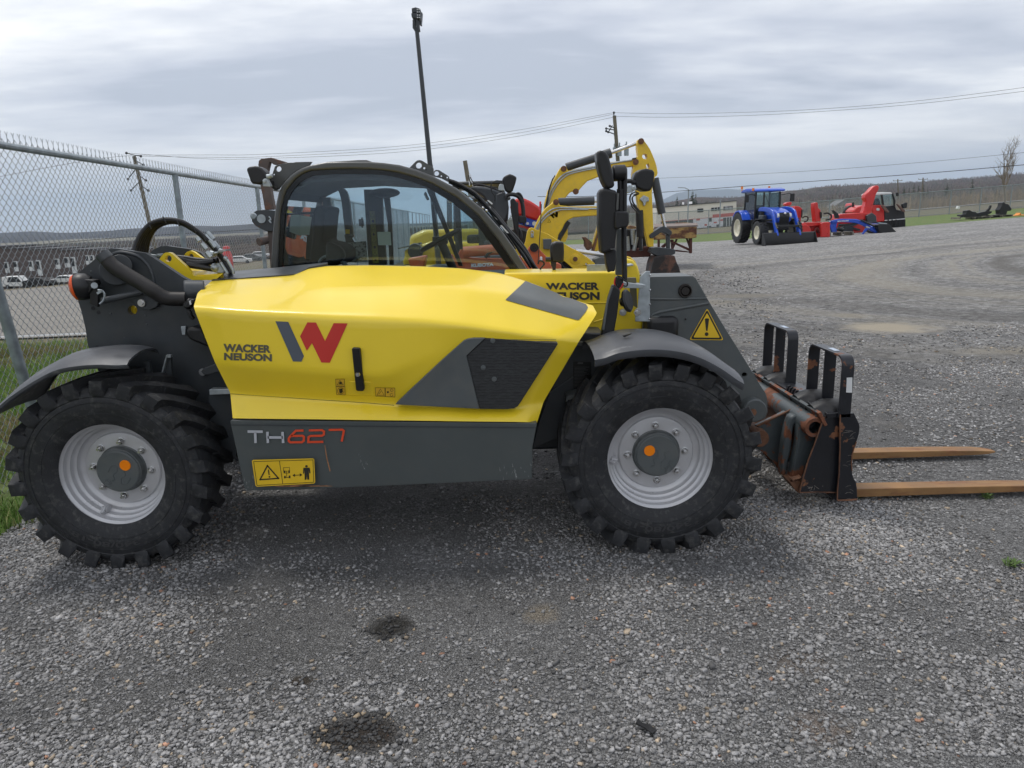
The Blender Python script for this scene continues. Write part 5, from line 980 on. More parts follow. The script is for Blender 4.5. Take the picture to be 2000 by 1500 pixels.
# ---- loose stones
def stones(N_, x0, x1, y0, y1, smin, smax, seed, dens=None):
    r_ = np.random.default_rng(seed); X = r_.uniform(x0, x1, N_); Y = r_.uniform(y0, y1, N_)
    nz = fbm(X*1.1+5, Y*1.1+9, 4); keep = (r_.random(N_) < np.clip((nz-.36)*4.5, .06, 1)*(np.clip((y1-Y)/(y1-y0)*1.3, 0, 1) if dens else 1)) & (X > FX(Y)+.4) & (np.abs(X) < .80*Y+.9) & (np.hypot(X-G(1735, 640).x, Y-G(1735, 640).y) > .75*(.6+.8*nz)) & (np.hypot(X-G(1450, 578).x, (Y-G(1450, 578).y)*1.6) > 1.4*nz); X, Y = X[keep], Y[keep]; n = len(X)
    S = smin+(smax-smin)*r_.random(n)**2.6
    base = np.array([(-1,-1,-1),(1,-1,-1),(1,1,-1),(-1,1,-1),(-1,-1,1),(1,-1,1),(1,1,1),(-1,1,1)], float)*.58
    V = base[None]+r_.uniform(-.28, .28, (n, 8, 3)); V *= np.stack([r_.uniform(.75, 1.35, n), r_.uniform(.6, 1.1, n), r_.uniform(.35, .7, n)], -1)[:, None]*S[:, None, None]
    a = r_.uniform(0, 6.28, n); b = r_.uniform(-.6, .6, n); ca, sa, cb, sb = np.cos(a), np.sin(a), np.cos(b), np.sin(b)
    y2 = V[..., 1]*cb[:, None]-V[..., 2]*sb[:, None]; z2 = V[..., 1]*sb[:, None]+V[..., 2]*cb[:, None]; x2 = V[..., 0]
    V = np.stack([x2*ca[:, None]-y2*sa[:, None]+X[:, None], x2*sa[:, None]+y2*ca[:, None]+Y[:, None], z2+(S*.22)[:, None]], -1)
    f0 = np.array([(0,3,2,1),(4,5,6,7),(0,1,5,4),(1,2,6,5),(2,3,7,6),(3,0,4,7)]); Fq = (np.arange(n)[:, None, None]*8+f0[None]).reshape(-1, 4)
    g0 = np.clip(r_.normal(.265, .070 if y1 < 5 else .105, n)+.12*(r_.random(n) < .035), .08, .50)*np.clip(.42+.95*nz[keep], .5, 1.2); c = np.stack([g0*1.02, g0*1.0, g0*.985, np.ones(n)], -1)
    w_ = r_.random(n); c[w_ < .035, :3] *= np.array([1.45, 1.2, .9]); c[w_ > .995, :3] *= np.array([1.6, .9, .6])
    for (px, py), (rx, ry), kk in (((765, 1225), (.115, .10), .17), ((700, 1432), (.16, .10), .20)):
        g_ = G(px, py); d = np.hypot((X-g_.x)/rx, (Y-g_.y)/ry)+.35*(nz[keep]-.5)+r_.normal(0, .10, n); m_ = d < 1; c[m_, :3] *= kk; c[m_ & (d > .78) & (w_ < .3), :3] = (.32, .25, .17)
    return V.reshape(-1, 3), Fq, np.repeat(c, 8, 0)
t = NT('loose stone'); at = t.N.new('ShaderNodeAttribute'); at.attribute_name = 'tint'; nz = t.noise(240, 4); t.L.new(t.mix(1., at.outputs['Color'], t.rng(nz, .3, .7, .72, 1.28), 'MULTIPLY'), t.p.inputs['Base Color']); t.p.inputs['Roughness'].default_value = .8; M['stone'] = t.m
parts_ = [stones(210000, -3, 3.2, 1.9, 4.2, .0035, .0135, 1), stones(80000, -3.6, 5.5, 4.2, 8, .005, .016, 2), stones(1500, -3, 3.5, 1.9, 6.5, .012, .021, 3), stones(60000, -4, 11, 7.6, 14, .009, .024, 4, 1), stones(40000, -4, 18, 12, 24, .014, .034, 5, 1)]
V, Fq, C = [], [], []; off = 0
for v, f, c in parts_: V.append(v); Fq.append(f+off); C.append(c); off += len(v)
o = mesh_np('loose_gravel', np.concatenate(V), np.concatenate(Fq), 'stone', smooth=False, cols=np.concatenate(C)); tag(o, 'loose grey crushed stone scattered over the yard', 'gravel', kind='stuff')
# ---- grass blades
def blades(name, region, N_, h0, h1, seed, cols_, label, wid=.004):
    r_ = np.random.default_rng(seed); (x0, x1), (y0, y1) = region; X = r_.uniform(x0, x1, N_); Y = r_.uniform(y0, y1, N_); k = (X < FX(Y)+.62*fbm(Y*1.7, Y*0, 5)+.22) & (fbm(X*2, Y*2) > .30); X, Y = X[k], Y[k]; n = len(X)
    H = r_.uniform(h0, h1, n)*(.5+fbm(X*1.5, Y*1.5)); a = r_.uniform(0, 6.28, n); ln = r_.uniform(.1, .7, n)*H; dx, dy = np.cos(a), np.sin(a); b = r_.uniform(0, 6.28, n); wx, wy = np.cos(b)*wid, np.sin(b)*wid; Z = zg(X, Y)-.01
    P0 = np.stack([X-wx, Y-wy, Z], -1); P1 = np.stack([X+wx, Y+wy, Z], -1); P2 = np.stack([X+wx*.7+dx*ln*.35, Y+wy*.7+dy*ln*.35, Z+H*.6], -1); P3 = np.stack([X-wx*.7+dx*ln*.35, Y-wy*.7+dy*ln*.35, Z+H*.6], -1)
    P4 = np.stack([X+dx*ln+wx*.1, Y+dy*ln, Z+H], -1); P5 = np.stack([X+dx*ln-wx*.1, Y+dy*ln, Z+H], -1)
    V = np.stack([P0, P1, P2, P3, P4, P5], 1).reshape(-1, 3); b0 = np.arange(n)[:, None]*6; Fq = np.concatenate([b0+np.array([[0,1,2,3]]), b0+np.array([[3,2,4,5]])])
    ci = r_.integers(0, len(cols_), n); dry = fbm(X*.9+3, Y*.9, 3) > .52; C = np.array(cols_)[ci]; C[dry & (r_.random(n) < .7)] = (.26, .20, .10); C = C*r_.uniform(.7, 1.3, n)[:, None]; C = np.concatenate([C, np.ones((n, 1))], 1)
    o = mesh_np(name, V, Fq, 'stone', cols=np.repeat(C, 6, 0)); tag(o, label, 'grass', kind='stuff'); return o
gc = [(.16, .29, .05), (.21, .34, .07), (.13, .24, .045), (.30, .32, .12)]
blades('grass', ((-8, -2.4), (3.4, 11)), 90000, .05, .16, 5, gc, 'green and straw coloured grass under the near chain link fence')
# ---- weeds
def weed(px, py, s_, label, n=26, seed=0):
    r_ = random.Random(seed); g_ = G(px, py); mb = MB()
    for k in range(n):
        a = r_.uniform(0, 6.28); l_ = s_*r_.uniform(.5, 1); e = r_.uniform(.3, 1.2); p0 = g_+Vector((r_.gauss(0, s_*.22), r_.gauss(0, s_*.22), .004)); d = Vector((math.cos(a)*math.cos(e), math.sin(a)*math.cos(e), math.sin(e))); sd = d.cross(Vector((0, 0, 1))).normalized()*l_*.11
        mb.add([p0-sd*.4, p0+sd*.4, p0+d*l_*.6+sd, p0+d*l_+Vector((0, 0, -.1*l_)), p0+d*l_*.6-sd], [[0,1,2,3,4]])
    return tag(obj('weed_plant', mb, mat('weed leaf', (.09, .15, .035), .7, var=.3, vscale=60), loc=g_, recalc=False), label, 'weed')
weed(1927, 974, .055, 'small green weed growing in the gravel just beside the nearer fork tine', 34, 1); weed(1975, 1106, .06, 'flat green weed at the right edge of the gravel below the forks', 30, 2); weed(1674, 975, .03, 'tiny green weed at the foot of the rusty fork carriage', 14, 3)
g_ = G(1262, 1428); mb = MB(); mb.prism3([(g_.x-.032, g_.y+.022, .010), (g_.x-.022, g_.y+.034, .02), (g_.x-.008, g_.y+.018, .014), (g_.x+.012, g_.y+.004, .018), (g_.x+.034, g_.y-.014, .010), (g_.x+.014, g_.y-.034, .014), (g_.x-.008, g_.y-.012, .02)], (0, 0, .006))
tag(obj('rubber_scrap', mb, 'black', loc=g_, bevel=.002), 'torn scrap of black rubber lying on the gravel near the bottom edge', 'rubber scrap')
# ================================================================== near chain link fence
NF = thing('chain_link_fence', 'tall galvanised chain link fence running back along the left side of the yard', 'fence', (float(FX(5)), 5, 0))
RT_ = 2.27; TOPW = RT_+.05
def rail_z(y): return RT_
ys_ = 4.9+3.05*np.arange(-2, 19)
for y in ys_:
    if y > 64: break
    x = float(FX(y))+.03; mb = MB(); mb.tube([(x, y+(.06 if abs(y-4.9) < .1 else 0), -.9 if y > 20 else -.2), (x, y-(.30 if abs(y-4.9) < .1 else 0), RT_-.02)], .030 if y != ys_[2] else .036, 12); obj('post', mb, 'galvpost', NF)
mb = MB(); mb.tube([(float(FX(y)), y, RT_) for y in np.linspace(-2, 62, 30)], .024, 10); obj('top_rail', mb, 'galvpost', NF)
def linkmesh(y0, y1, pitch, zb, ztop, rw):
    s_ = np.arange(0, (y1-y0)/pitch); nlev = int((ztop-zb)/pitch); k = np.arange(nlev+1); S, K = np.meshgrid(s_, k, indexing='ij'); sgn = np.where((S+K) % 2 == 0, 1, -1)
    Yp = y0+S*pitch+sgn*pitch*.52; Zp = ztop-K*pitch+.004*np.sin(S*.35); Xp = FX(Yp)-.028+sgn*.0022+.006*np.sin(Yp*3+Zp*2.2)
    A = np.stack([Xp, Yp, Zp], -1); p0 = A[:, :-1].reshape(-1, 3); p1 = A[:, 1:].reshape(-1, 3); d = p1-p0; d /= np.linalg.norm(d, axis=1)[:, None]
    u = np.cross(d, [1., 0, 0]); u /= np.linalg.norm(u, axis=1)[:, None]; v = np.cross(d, u); n = len(p0); ring = [u*math.cos(a)*rw+v*math.sin(a)*rw for a in (0, 2.094, 4.189)]
    V = np.stack([p0+r_ for r_ in ring]+[p1+r_ for r_ in ring], 1).reshape(-1, 3); b = np.arange(n)[:, None]*6
    return V, np.concatenate([b+np.array([[0,1,4,3]]), b+np.array([[1,2,5,4]]), b+np.array([[2,0,3,5]])])
Va, Fa = linkmesh(2.0, 13, .0355, -.12, TOPW, .0021); Vb, Fb = linkmesh(13, 40, .0355, -.4, TOPW, .0024)
# twisted barbs above the rail
tb = MB()
for i in range(int(11/.071)): 
    y = 2.0+i*.071+.017; x = float(FX(y))-.028
    for s_ in (-1, 1): tb.tube([(x+.002*s_, y, TOPW-.02), (x-.004*s_, y+.006*s_, TOPW+.012), (x+.004*s_, y-.004*s_, TOPW+.03), (x+.003*s_, y+.010*s_, TOPW+.052)], .0020, 3)
V3 = np.array([tuple(v) for v in tb.v]); F3 = np.array([f for f in tb.f if len(f) == 4])
o = mesh_np('wire_mesh', np.concatenate([Va, Vb, V3])-np.array(ORG[NF.name]), np.concatenate([Fa, Fb+len(Va), F3+len(Va)+len(Vb)]), 'wire'); o.parent = NF
mb = MB()
for i in range(26): y = 3+i*.42; mb.tube([(float(FX(y))-.03, y, RT_-.03), (float(FX(y))-.032, y, RT_+.025), (float(FX(y))+.01, y+.01, RT_+.028), (float(FX(y))+.028, y, RT_-.01)], .0022, 4)
obj('tie_wire', mb, 'wire', NF)
# ================================================================== far fence
t = NT('chain link wire seen far off'); t.p.inputs['Base Color'].default_value = (.33, .35, .36, 1); t.p.inputs['Metallic'].default_value = .3; t.p.inputs['Roughness'].default_value = .5
wv = []
for ang_ in (45, -45):
    q = t.N.new('ShaderNodeMapping'); q.inputs['Rotation'].default_value = (0, R(ang_), 0); t.L.new(t.co, q.inputs[0]); ww = t.N.new('ShaderNodeTexWave'); ww.wave_type = 'BANDS'; ww.bands_direction = 'X'; ww.inputs['Scale'].default_value = 6.2; t.L.new(q.outputs[0], ww.inputs[0]); wv.append(t.rng(ww.outputs[1], .88, .93))
t.L.new(t.math('MAXIMUM', wv[0], wv[1]), t.p.inputs['Alpha']); M['farlink'] = t.m
FFx = np.arange(-4, 62, 3.05); pts_ = []
def ffz(x, top=False): return zgf(x, 73.8)
FFt = thing('chain_link_fence', 'long chain link fence along the far grassy edge of the yard with a field behind', 'fence', (20, 73.8, ffz(20, 73.8)))
for x in FFx:
    z0 = ffz(x); mb = MB(); mb.tube([(x, 73.8, z0-.1), (x, 73.8, z0+2.38)], .045, 8); obj('post', mb, 'galvpost', FFt)
mb = MB(); mb.tube([(x, 73.8, ffz(x)+2.36) for x in FFx], .035, 6); obj('top_rail', mb, 'galvpost', FFt)
mb = MB(); mb.tube([(x, 73.8, ffz(x)+.08) for x in FFx], .02, 5); obj('bottom_rail', mb, 'galvpost', FFt)
a = [Vector((x, 73.85, ffz(x)+.02)) for x in FFx]; b = [Vector((x, 73.85, ffz(x)+2.36)) for x in FFx]; mb = MB(); mb.grid([a, b]); obj('wire_mesh', mb, 'farlink', FFt, recalc=False)
# ================================================================== hills
def ridge(name, sky, Y1, Y0, ybase, m, amp, fr, seed, n=300, rows=14, toff=0):
    sx_ = np.array([p[0] for p in sky], float); sy_ = np.array([p[1] for p in sky], float); xs = np.linspace(sx_[0], sx_[-1], n); V = []
    for i in range(rows):
        t_ = i/(rows-1); Yd = Y0+(Y1-Y0)*t_; 
        for x in xs:
            top = np.interp(x, sx_, sy_); bs = np.interp(x, [p[0] for p in ybase], [p[1] for p in ybase]); py = bs+(top-bs)*(t_**.8); p = P(x, py, Yd); V.append((p.x, p.y, p.z))
    V = np.array(V); nzv = fbm(V[:, 0]/fr+seed, V[:, 1]/fr*.8+seed, 6)-.5; tt = np.repeat(np.arange(rows)/(rows-1), n); V[:, 2] += nzv*amp*np.clip(tt*2, 0, 1)
    back = V[-n:].copy(); back[:, 1] *= 1.12; back[:, 0] *= 1.12; back[:, 2] = -20; V = np.concatenate([V, back])
    o = mesh_np(name, V, gridfaces(rows+1, n), m); tag(o, None, None, kind='structure'); return o
ridge('hill', [(1180,412),(1230,404),(1290,391),(1320,377),(1350,371.5),(1380,372),(1420,369.5),(1450,371),(1480,372),(1520,378),(1560,381),(1600,372),(1640,366),(1670,364),(1700,367),(1760,380),(1800,390)], 9500, 7800, [(1180,425),(1800,400)], 'mount', 40, 700, 3, 200, 8)
ridge('hill', [(-400,470),(-100,457),(0,454),(60,452.5),(110,455),(150,455),(220,451),(260,447),(300,445),(400,440),(530,437),(640,437),(760,437),(850,434),(950,430),(1080,428),(1200,424)], 2800, 1250, [(-400,520),(0,500),(500,482),(1200,450)], 'hillL', 14, 220, 8, 400, 14)
ridge('hill', [(-400,508),(0,496),(100,492),(200,488),(330,482),(450,476),(560,471),(700,463),(850,456),(950,450),(1100,445),(1300,439)], 1200, 700, [(-400,518),(0,510),(500,490),(1300,452)], 'plain', 5, 120, 12, 300, 10)
ridge('hill', [(950,436),(1050,430),(1112,423),(1180,412),(1227,402),(1292,398),(1354,388),(1414,387),(1441,386),(1480,381),(1540,373),(1609,364),(1694,362),(1748,358),(1838,352),(1946,342),(2000,338),(2120,330),(2400,322)], 1500, 620, [(950,442),(1430,413),(1700,392),(2000,374),(2400,355)], 'hillR', 16, 120, 21, 500, 16)
# ---- wooded hillside: thousands of small bare crowns
def spikes(N_, px0, px1, Y0, Y1, yfun, h0, h1, w0, cols_, seed, name, label, m='stone', nb=9):
    r_ = np.random.default_rng(seed); px = r_.uniform(px0, px1, N_); Yd = np.exp(r_.uniform(math.log(Y0), math.log(Y1), N_)); u = (px-1000)/F; X = u*Yd*1.02
    Z = yfun(px, Yd, X); H = r_.uniform(h0, h1, N_); V = []; n = N_
    cs = np.array(cols_)[r_.integers(0, len(cols_), n)]*r_.uniform(.7, 1.3, n)[:, None]; Vs, Fs, Cs = [], [], []
    for b in range(nb+1):
        a = r_.uniform(0, 6.28, n); 
        if b == 0: z0 = np.zeros(n)-.5; z1 = H*.9; lean = H*.04; rw = H*w0
        else: z0 = H*r_.uniform(.18, .75, n); L_ = H*r_.uniform(.18, .42, n)*(1.1-z0/H); el = r_.uniform(.5, 1.35, n); z1 = z0+L_*np.sin(el)+.02*H; lean = L_*np.cos(el)+H*.03; rw = H*w0*.55
        base = np.stack([X, Yd, Z+z0], -1); tip = np.stack([X+lean*np.cos(a), Yd+lean*np.sin(a), Z+z1], -1)
        q = np.stack([base+np.stack([rw*math.cos(k), rw*math.sin(k), 0*rw], -1) for k in (0, 2.09, 4.19)]+[tip], 1); Vs.append(q.reshape(-1, 3)); off = b*n*4
        i0 = off+np.arange(n)[:, None]*4; Fs.append(np.concatenate([i0+np.array([[0,1,3]]), i0+np.array([[1,2,3]]), i0+np.array([[2,0,3]])])); Cs.append(np.repeat(cs, 4, 0))
    C = np.concatenate(Cs); C = np.concatenate([C, np.ones((len(C), 1))], 1); o = mesh_np(name, np.concatenate(Vs), np.concatenate(Fs), m, smooth=False, cols=C); tag(o, label, 'trees', kind='stuff'); return o
brown = [(.085, .060, .060), (.11, .080, .072), (.075, .058, .062), (.13, .10, .085), (.10, .095, .075), (.05, .06, .04)]
def yl(skyp, basep, Ya, Yb):
    def fn(px, Yd, X):
        s_ = np.interp(px, [p[0] for p in skyp], [p[1] for p in skyp]); b = np.interp(px, [p[0] for p in basep], [p[1] for p in basep]); t_ = np.clip((Yd-Ya)/(Yb-Ya), 0, 1)**.8; py = b+(s_-b)*t_
        hor = 430-(px-1000)*.028; return CAMZ-(py-hor)/F*Yd*1.0
    return fn
hz_s = [(950,440),(1112,427),(1227,406),(1292,402),(1354,392),(1441,390),(1540,377),(1609,368),(1694,366),(1838,356),(1946,346),(2400,326)]; hz_b = [(950,446),(1430,415),(1700,394),(2000,376),(2400,357)]
spikes(26000, 1000, 2350, 620, 1500, yl(hz_s, hz_b, 620, 1500), 4, 8, .10, brown, 3, 'forest', 'purple brown bare woods covering the long ridge behind the far fence', nb=7)
spikes(1500, 1560, 2300, 300, 900, yl(hz_s, hz_b, 500, 1500), 8, 15, .10, [(.022, .036, .020), (.03, .045, .022)], 13, 'evergreen_wood', 'scattered dark evergreens among the bare woods on the ridge', nb=4) if 0 else None
def zgv(px, Yd, X): return zg(X, Yd)
spikes(1300, 1440, 2300, 230, 520, zgv, 4, 8, .014, [(.15, .13, .115), (.11, .095, .085), (.10, .075, .07), (.19, .17, .14)], 4, 'woodland', 'band of pale leafless trees along the foot of the ridge beyond the field', nb=22)
spikes(900, 1000, 1450, 210, 520, zgv, 4, 8, .016, [(.17, .15, .12), (.13, .12, .09), (.06, .075, .04)], 5, 'woodland', 'leafless trees behind the white building and the yellow excavators', nb=18)
spikes(2600, 1560, 2400, 128, 215, zgv, 1.2, 3.2, .03, [(.20, .15, .10), (.17, .12, .09), (.24, .18, .11)], 6, 'brush', 'rust brown brush and reeds on the field beyond the far fence', nb=10)
spikes(7000, -500, 1150, 300, 1200, zgv, 1.5, 4, .09, [(.055, .046, .050), (.042, .038, .045), (.075, .060, .052), (.04, .045, .035)], 7, 'woodland', 'brown scrub and bare trees on the plain beyond the row houses', nb=8)
# conifers
def cone_tree(px, Y, h_, label, seed, col='conifer', group=None):
    r_ = random.Random(seed); x = P(px, 410, Y).x; z0 = zgf(x, Y); T = thing('pine_tree', label, 'tree', (x, Y, z0), group); mb = MB(); mb.tube([(x, Y, z0-.2), (x, Y, z0+h_*.9)], [.012*h_, .004*h_], 6); obj('trunk', mb, 'wood', T); mb = MB()
    for i in range(90):
        t_ = r_.random()**.8; zz = z0+h_*(.12+.88*t_); rad = h_*.24*(1-t_)*r_.uniform(.5, 1.1)+.05; a = r_.uniform(0, 6.28); tip = Vector((x+rad*math.cos(a), Y+rad*math.sin(a), zz-rad*.25)); b = Vector((x, Y, zz+rad*.15)); sd = Vector((-math.sin(a), math.cos(a), 0))*rad*.35
        mb.add([b, tip+sd*.3, tip-sd*.3, (b+tip)/2+sd-Vector((0, 0, .06*rad)), (b+tip)/2-sd, (b+tip)/2+Vector((0, 0, .22*rad))], [[0,3,5],[3,1,5],[1,2,5],[2,4,5],[4,0,5],[0,4,2,1,3]])
    obj('crown', mb, M['conifer'], T); return T
M['conifer'] = mat('conifer needles', (.020, .036, .018), .9, var=.4, vscale=1)
for k, (px, Y, h_) in enumerate(((1752,300,9),(1762,310,11),(1772,300,10),(1781,315,12),(1790,305,11),(1799,320,12),(1808,330,10),(1845,330,12),(1893,340,14),(1560,330,9),(1625,340,10),(1322,420,16),(1330,430,13),(1352,400,19),(1358,410,17))):
    cone_tree(px, Y, h_*.9, ['dark evergreen in the dense clump behind the far fence right of the red loader', 'lone dark evergreen standing among the bare woods behind the far fence', 'dark evergreen rising above the roof of the white building'][0 if k < 7 else (1 if k < 11 else 2)], 40+k, group=['evergreen clump beyond the field', 'lone evergreens in the woods', 'evergreens behind the white building'][0 if k < 7 else (1 if k < 11 else 2)])
# bare trees near the far fence
def bare_tree(px, Y, h_, label, seed):
    r_ = random.Random(seed); x = P(px, 400, Y).x; z0 = zgf(x, Y); T = thing('bare_tree', label, 'tree', (x, Y, z0)); mb = MB(); cr_ = MB()
    def br(p, d, l_, rad, dep):
        q = p; pts = [p]
        for k in range(3): d = (d+Vector((r_.gauss(0, .09), r_.gauss(0, .09), r_.gauss(.03, .05)))).normalized(); q = q+d*l_/3; pts.append(q)
        (mb if dep == 0 else cr_).tube(pts, [rad, rad*.85, rad*.7, rad*.55], 5)
        if dep < 4:
            for k in range(4 if dep else 6):
                a = r_.uniform(0, 6.28); nd = (d*1.1+Vector((math.cos(a), math.sin(a), .25))*r_.uniform(.35, .75)).normalized(); i = r_.choice((1, 2, 3)) if dep else r_.choice((2, 3)); br(pts[i], nd, l_*r_.uniform(.5, .72), rad*.5, dep+1)
    br(Vector((x, Y, z0-.1)), Vector((.02, 0, 1)), h_*.42, h_*.016, 0); obj('trunk', mb, M['bark'], T); obj('crown', cr_, M['bark'], T); return T
M['bark'] = mat('pale bark', (.26, .22, .17), .9, var=.2)
bare_tree(1962, 84, 7.6, 'bare pale tree standing alone behind the far fence at the right', 5); bare_tree(2012, 84, 6.5, 'bare tree cut by the right edge of the picture behind the far fence', 9); bare_tree(1795, 330, 9, 'small bare tree between the two wooden poles beyond the field', 3)
# ================================================================== buildings
WB = thing('commercial_building', 'low white two storey building with red bands and dark windows behind the rusty steel frame', 'building', (P(1360, 450, 120).x, 120, zgf(30, 120)))
Zw = lambda p: zm(1220, 360, 8.333, p)
zb_ = 0
mb = MB(); q = [P(a, b, 120) for a, b in Zw([(515, 382), (1818, 268), (1818, 760), (1100, 800), (515, 830)])]; mb.prism3(q, (2, 24, 0)); obj('wall', mb, mat('off white cladding', (.74, .71, .62), .7, var=.04, vscale=.4), WB)
def bp_(name, rects, mname, d=.0, par=WB, each=True):
    mb = MB()
    for r_ in rects:
        if len(r_) == 4 and not isinstance(r_[0], tuple): x0, y0, x1, y1 = r_; sl = -.085*(x1-x0); r_ = [(x0, y0), (x1, y0+sl), (x1, y1+sl), (x0, y1)]
        mb.prism(Zw(r_), 119.9-d, .12)
    return (objs if each else obj)(name, mb, mname, par)
M['darkglass'] = mat('dark window', (.03, .035, .04), .15); M['redband'] = mat('red band', (.50, .06, .05), .5); M['panelw'] = mat('white panel', (.68, .69, .72), .6, var=.06, vscale=.5)
bp_('roof_edge', [[(505, 376), (1820, 262), (1820, 272), (505, 388)]], 'dgrey', .1); bp_('window', [(1185, 398, 1280, 458)], 'darkglass', .02); bp_('window', [(1412, 382, 1558, 434)], 'darkglass', .02); bp_('window', [(1612, 362, 1762, 424)], 'darkglass', .02)
bp_('mullion', [(1632+k*22, 360, 1640+k*22, 422) for k in range(6)]+[(1456, 379, 1462, 430), (1508, 375, 1514, 426)], 'panelw', .05)
bp_('ground_floor_panel', [[(1115, 568), (1770, 520), (1770, 760), (1115, 800)]], 'panelw', .0); bp_('garage_front', [[(590, 612), (1115, 568), (1115, 800), (590, 820)]], 'darkglass', .01)
bp_('red_band', [[(1435, 492), (1805, 460), (1805, 515), (1435, 545)], (1165, 560, 1225, 592), (1300, 648, 1342, 676), (1250, 715, 1312, 778), (1450, 612, 1500, 636), (1530, 572, 1605, 600), [(592, 604), (1440, 536), (1440, 542), (592, 612)]], 'redband', .03)
bp_('shop_window', [(1605, 545, 1740, 735), (1362, 548, 1418, 610), (1495, 655, 1542, 775), (1160, 755, 1225, 782), (1345, 680, 1410, 705)], 'darkglass', .06); bp_('door_frame', [(1655, 542, 1662, 730), (1700, 538, 1707, 728), (1440, 560, 1446, 780)], 'panelw', .09)
bp_('roof_unit', [(940, 292, 968, 330), (1035, 284, 1100, 322)], 'panelw', -2)
for k, (px, py, hh) in enumerate(((1343, 440, 8.0), (1405, 452, 7.0))):
    p = P(px, py, 110); mb = MB(); mb.tube([(p.x, 110, zgf(p.x, 110)), (p.x, 110, p.z+hh*.5+1.2)], .09, 6)
    if k == 0: mb.tube([(p.x, 110, p.z+hh*.5+1.2), (p.x-.6, 110, p.z+hh*.5+1.5), (p.x-1.6, 110, p.z+hh*.5+1.55)], .06, 5)
    tag(obj('lamp_post', mb, 'galvpost', loc=(p.x, 110, zgf(p.x, 110))), ['grey street lamp post with a curved arm in front of the white building', 'plain grey lamp post in front of the red band of the white building'][k], 'lamp post')
# small white house beyond the right field
hx = P(1650, 400, 210); h0 = zgf(hx.x, 210); HH = thing('house', 'small white gabled house beyond the far fence left of the red chute', 'house', (hx.x, 210, h0))
mb = MB(); mb.box((hx.x, 213, h0+1.0), (5, 5, 2.4)); obj('wall', mb, 'panelw', HH); mb = MB(); mb.prism3([(hx.x-2.8, 210.2, h0+2.1), (hx.x+2.8, 210.2, h0+2.1), (hx.x, 210.2, h0+3.9)], (0, 5.6, 0)); obj('roof', mb, mat('grey shingles', (.20, .20, .21), .8), HH); mb = MB(); mb.box((hx.x-1.2, 210.45, h0+1.2), (.8, .1, .8)); mb.box((hx.x+1.2, 210.45, h0+1.2), (.8, .1, .8)); objs('window', mb, 'darkglass', HH)
# ---- row houses on the left
M['brick'] = mat('brown grey brick', (.105, .085, .080), .9, var=.12, vscale=.8); M['roofd'] = mat('dark roof', (.09, .09, .095), .85, var=.1); M['trimw'] = mat('white window trim', (.62, .64, .64), .6)
Yh = 122
def rowhouse(px0, px1, lay, k):
    pA = P(px0, 556-(px0*.03), Yh); pB = P(px1, 556-(px1*.03), Yh); zb = min(zgf(pA.x, Yh), pA.z)-.1; x0, x1 = pA.x, pB.x; H = 5.3+pA.z-zb-.2+(pA.z-zb)*0; base = pA.z
    T = thing('row_house', ['brown brick row house at the left edge seen through the fence', 'brown brick row house with two tall white windows above the white van', 'brown brick row house between the first two downhill houses', 'brown brick row house nearest the tail of the telehandler', 'row house mostly hidden behind the tail of the telehandler'][k], 'house', (x0, Yh, zb))
    mb = MB(); mb.box(((x0+x1)/2, Yh+4.5, (zb+base+H)/2), (x1-x0-.04, 9, base+H-zb)); obj('wall', mb, 'brick', T)
    mb = MB(); mb.box(((x0+x1)/2, Yh+4.5, base+H+.08), (x1-x0+.02, 9.4, .18)); obj('roof', mb, 'roofd', T)
    for (f, z_, w_, h_, kind) in lay:
        cx_ = x0+(x1-x0)*f; mb = MB(); mb.box((cx_, Yh-.06, base+z_), (w_, .12, h_)); wn = obj('window' if kind else 'panel', mb, 'trimw', T)
        mb = MB(); mb.box((cx_-.1, Yh-.15, base+z_+h_*.18), (w_*.62, .08, h_*.50)); obj('pane', mb, 'darkglass', wn)
    mb = MB(); mb.box(((x0+x1)/2+.5, Yh-1.2, base+.35), ((x1-x0)*.5, 1.4, .12)); mb.box(((x0+x1)/2+.5, Yh-1.8, base+1.0), ((x1-x0)*.5, .05, .05)); objs('balcony', mb, 'trimw', T)
ly = [(.25, 3.1, .62, 1.7, 1), (.62, 2.9, .62, 1.7, 1)]
rowhouse(-60, 18, ly, 0); rowhouse(18, 66, [(.05, 2.85, .7, 1.8, 1), (.42, 3.0, .7, 1.7, 1)], 1); rowhouse(66, 128, [(.03, 3.0, .8, 1.7, 1), (.27, 2.6, .75, 2.6, 1), (.86, 3.2, .8, 1.7, 1)], 2); rowhouse(128, 196, [(.15, 3.4, .9, 1.7, 1), (.33, 2.9, .8, 2.7, 1), (.75, 3.7, .7, 1.5, 1), (.88, 3.7, .7, 1.5, 1)], 3); rowhouse(196, 300, ly, 4)
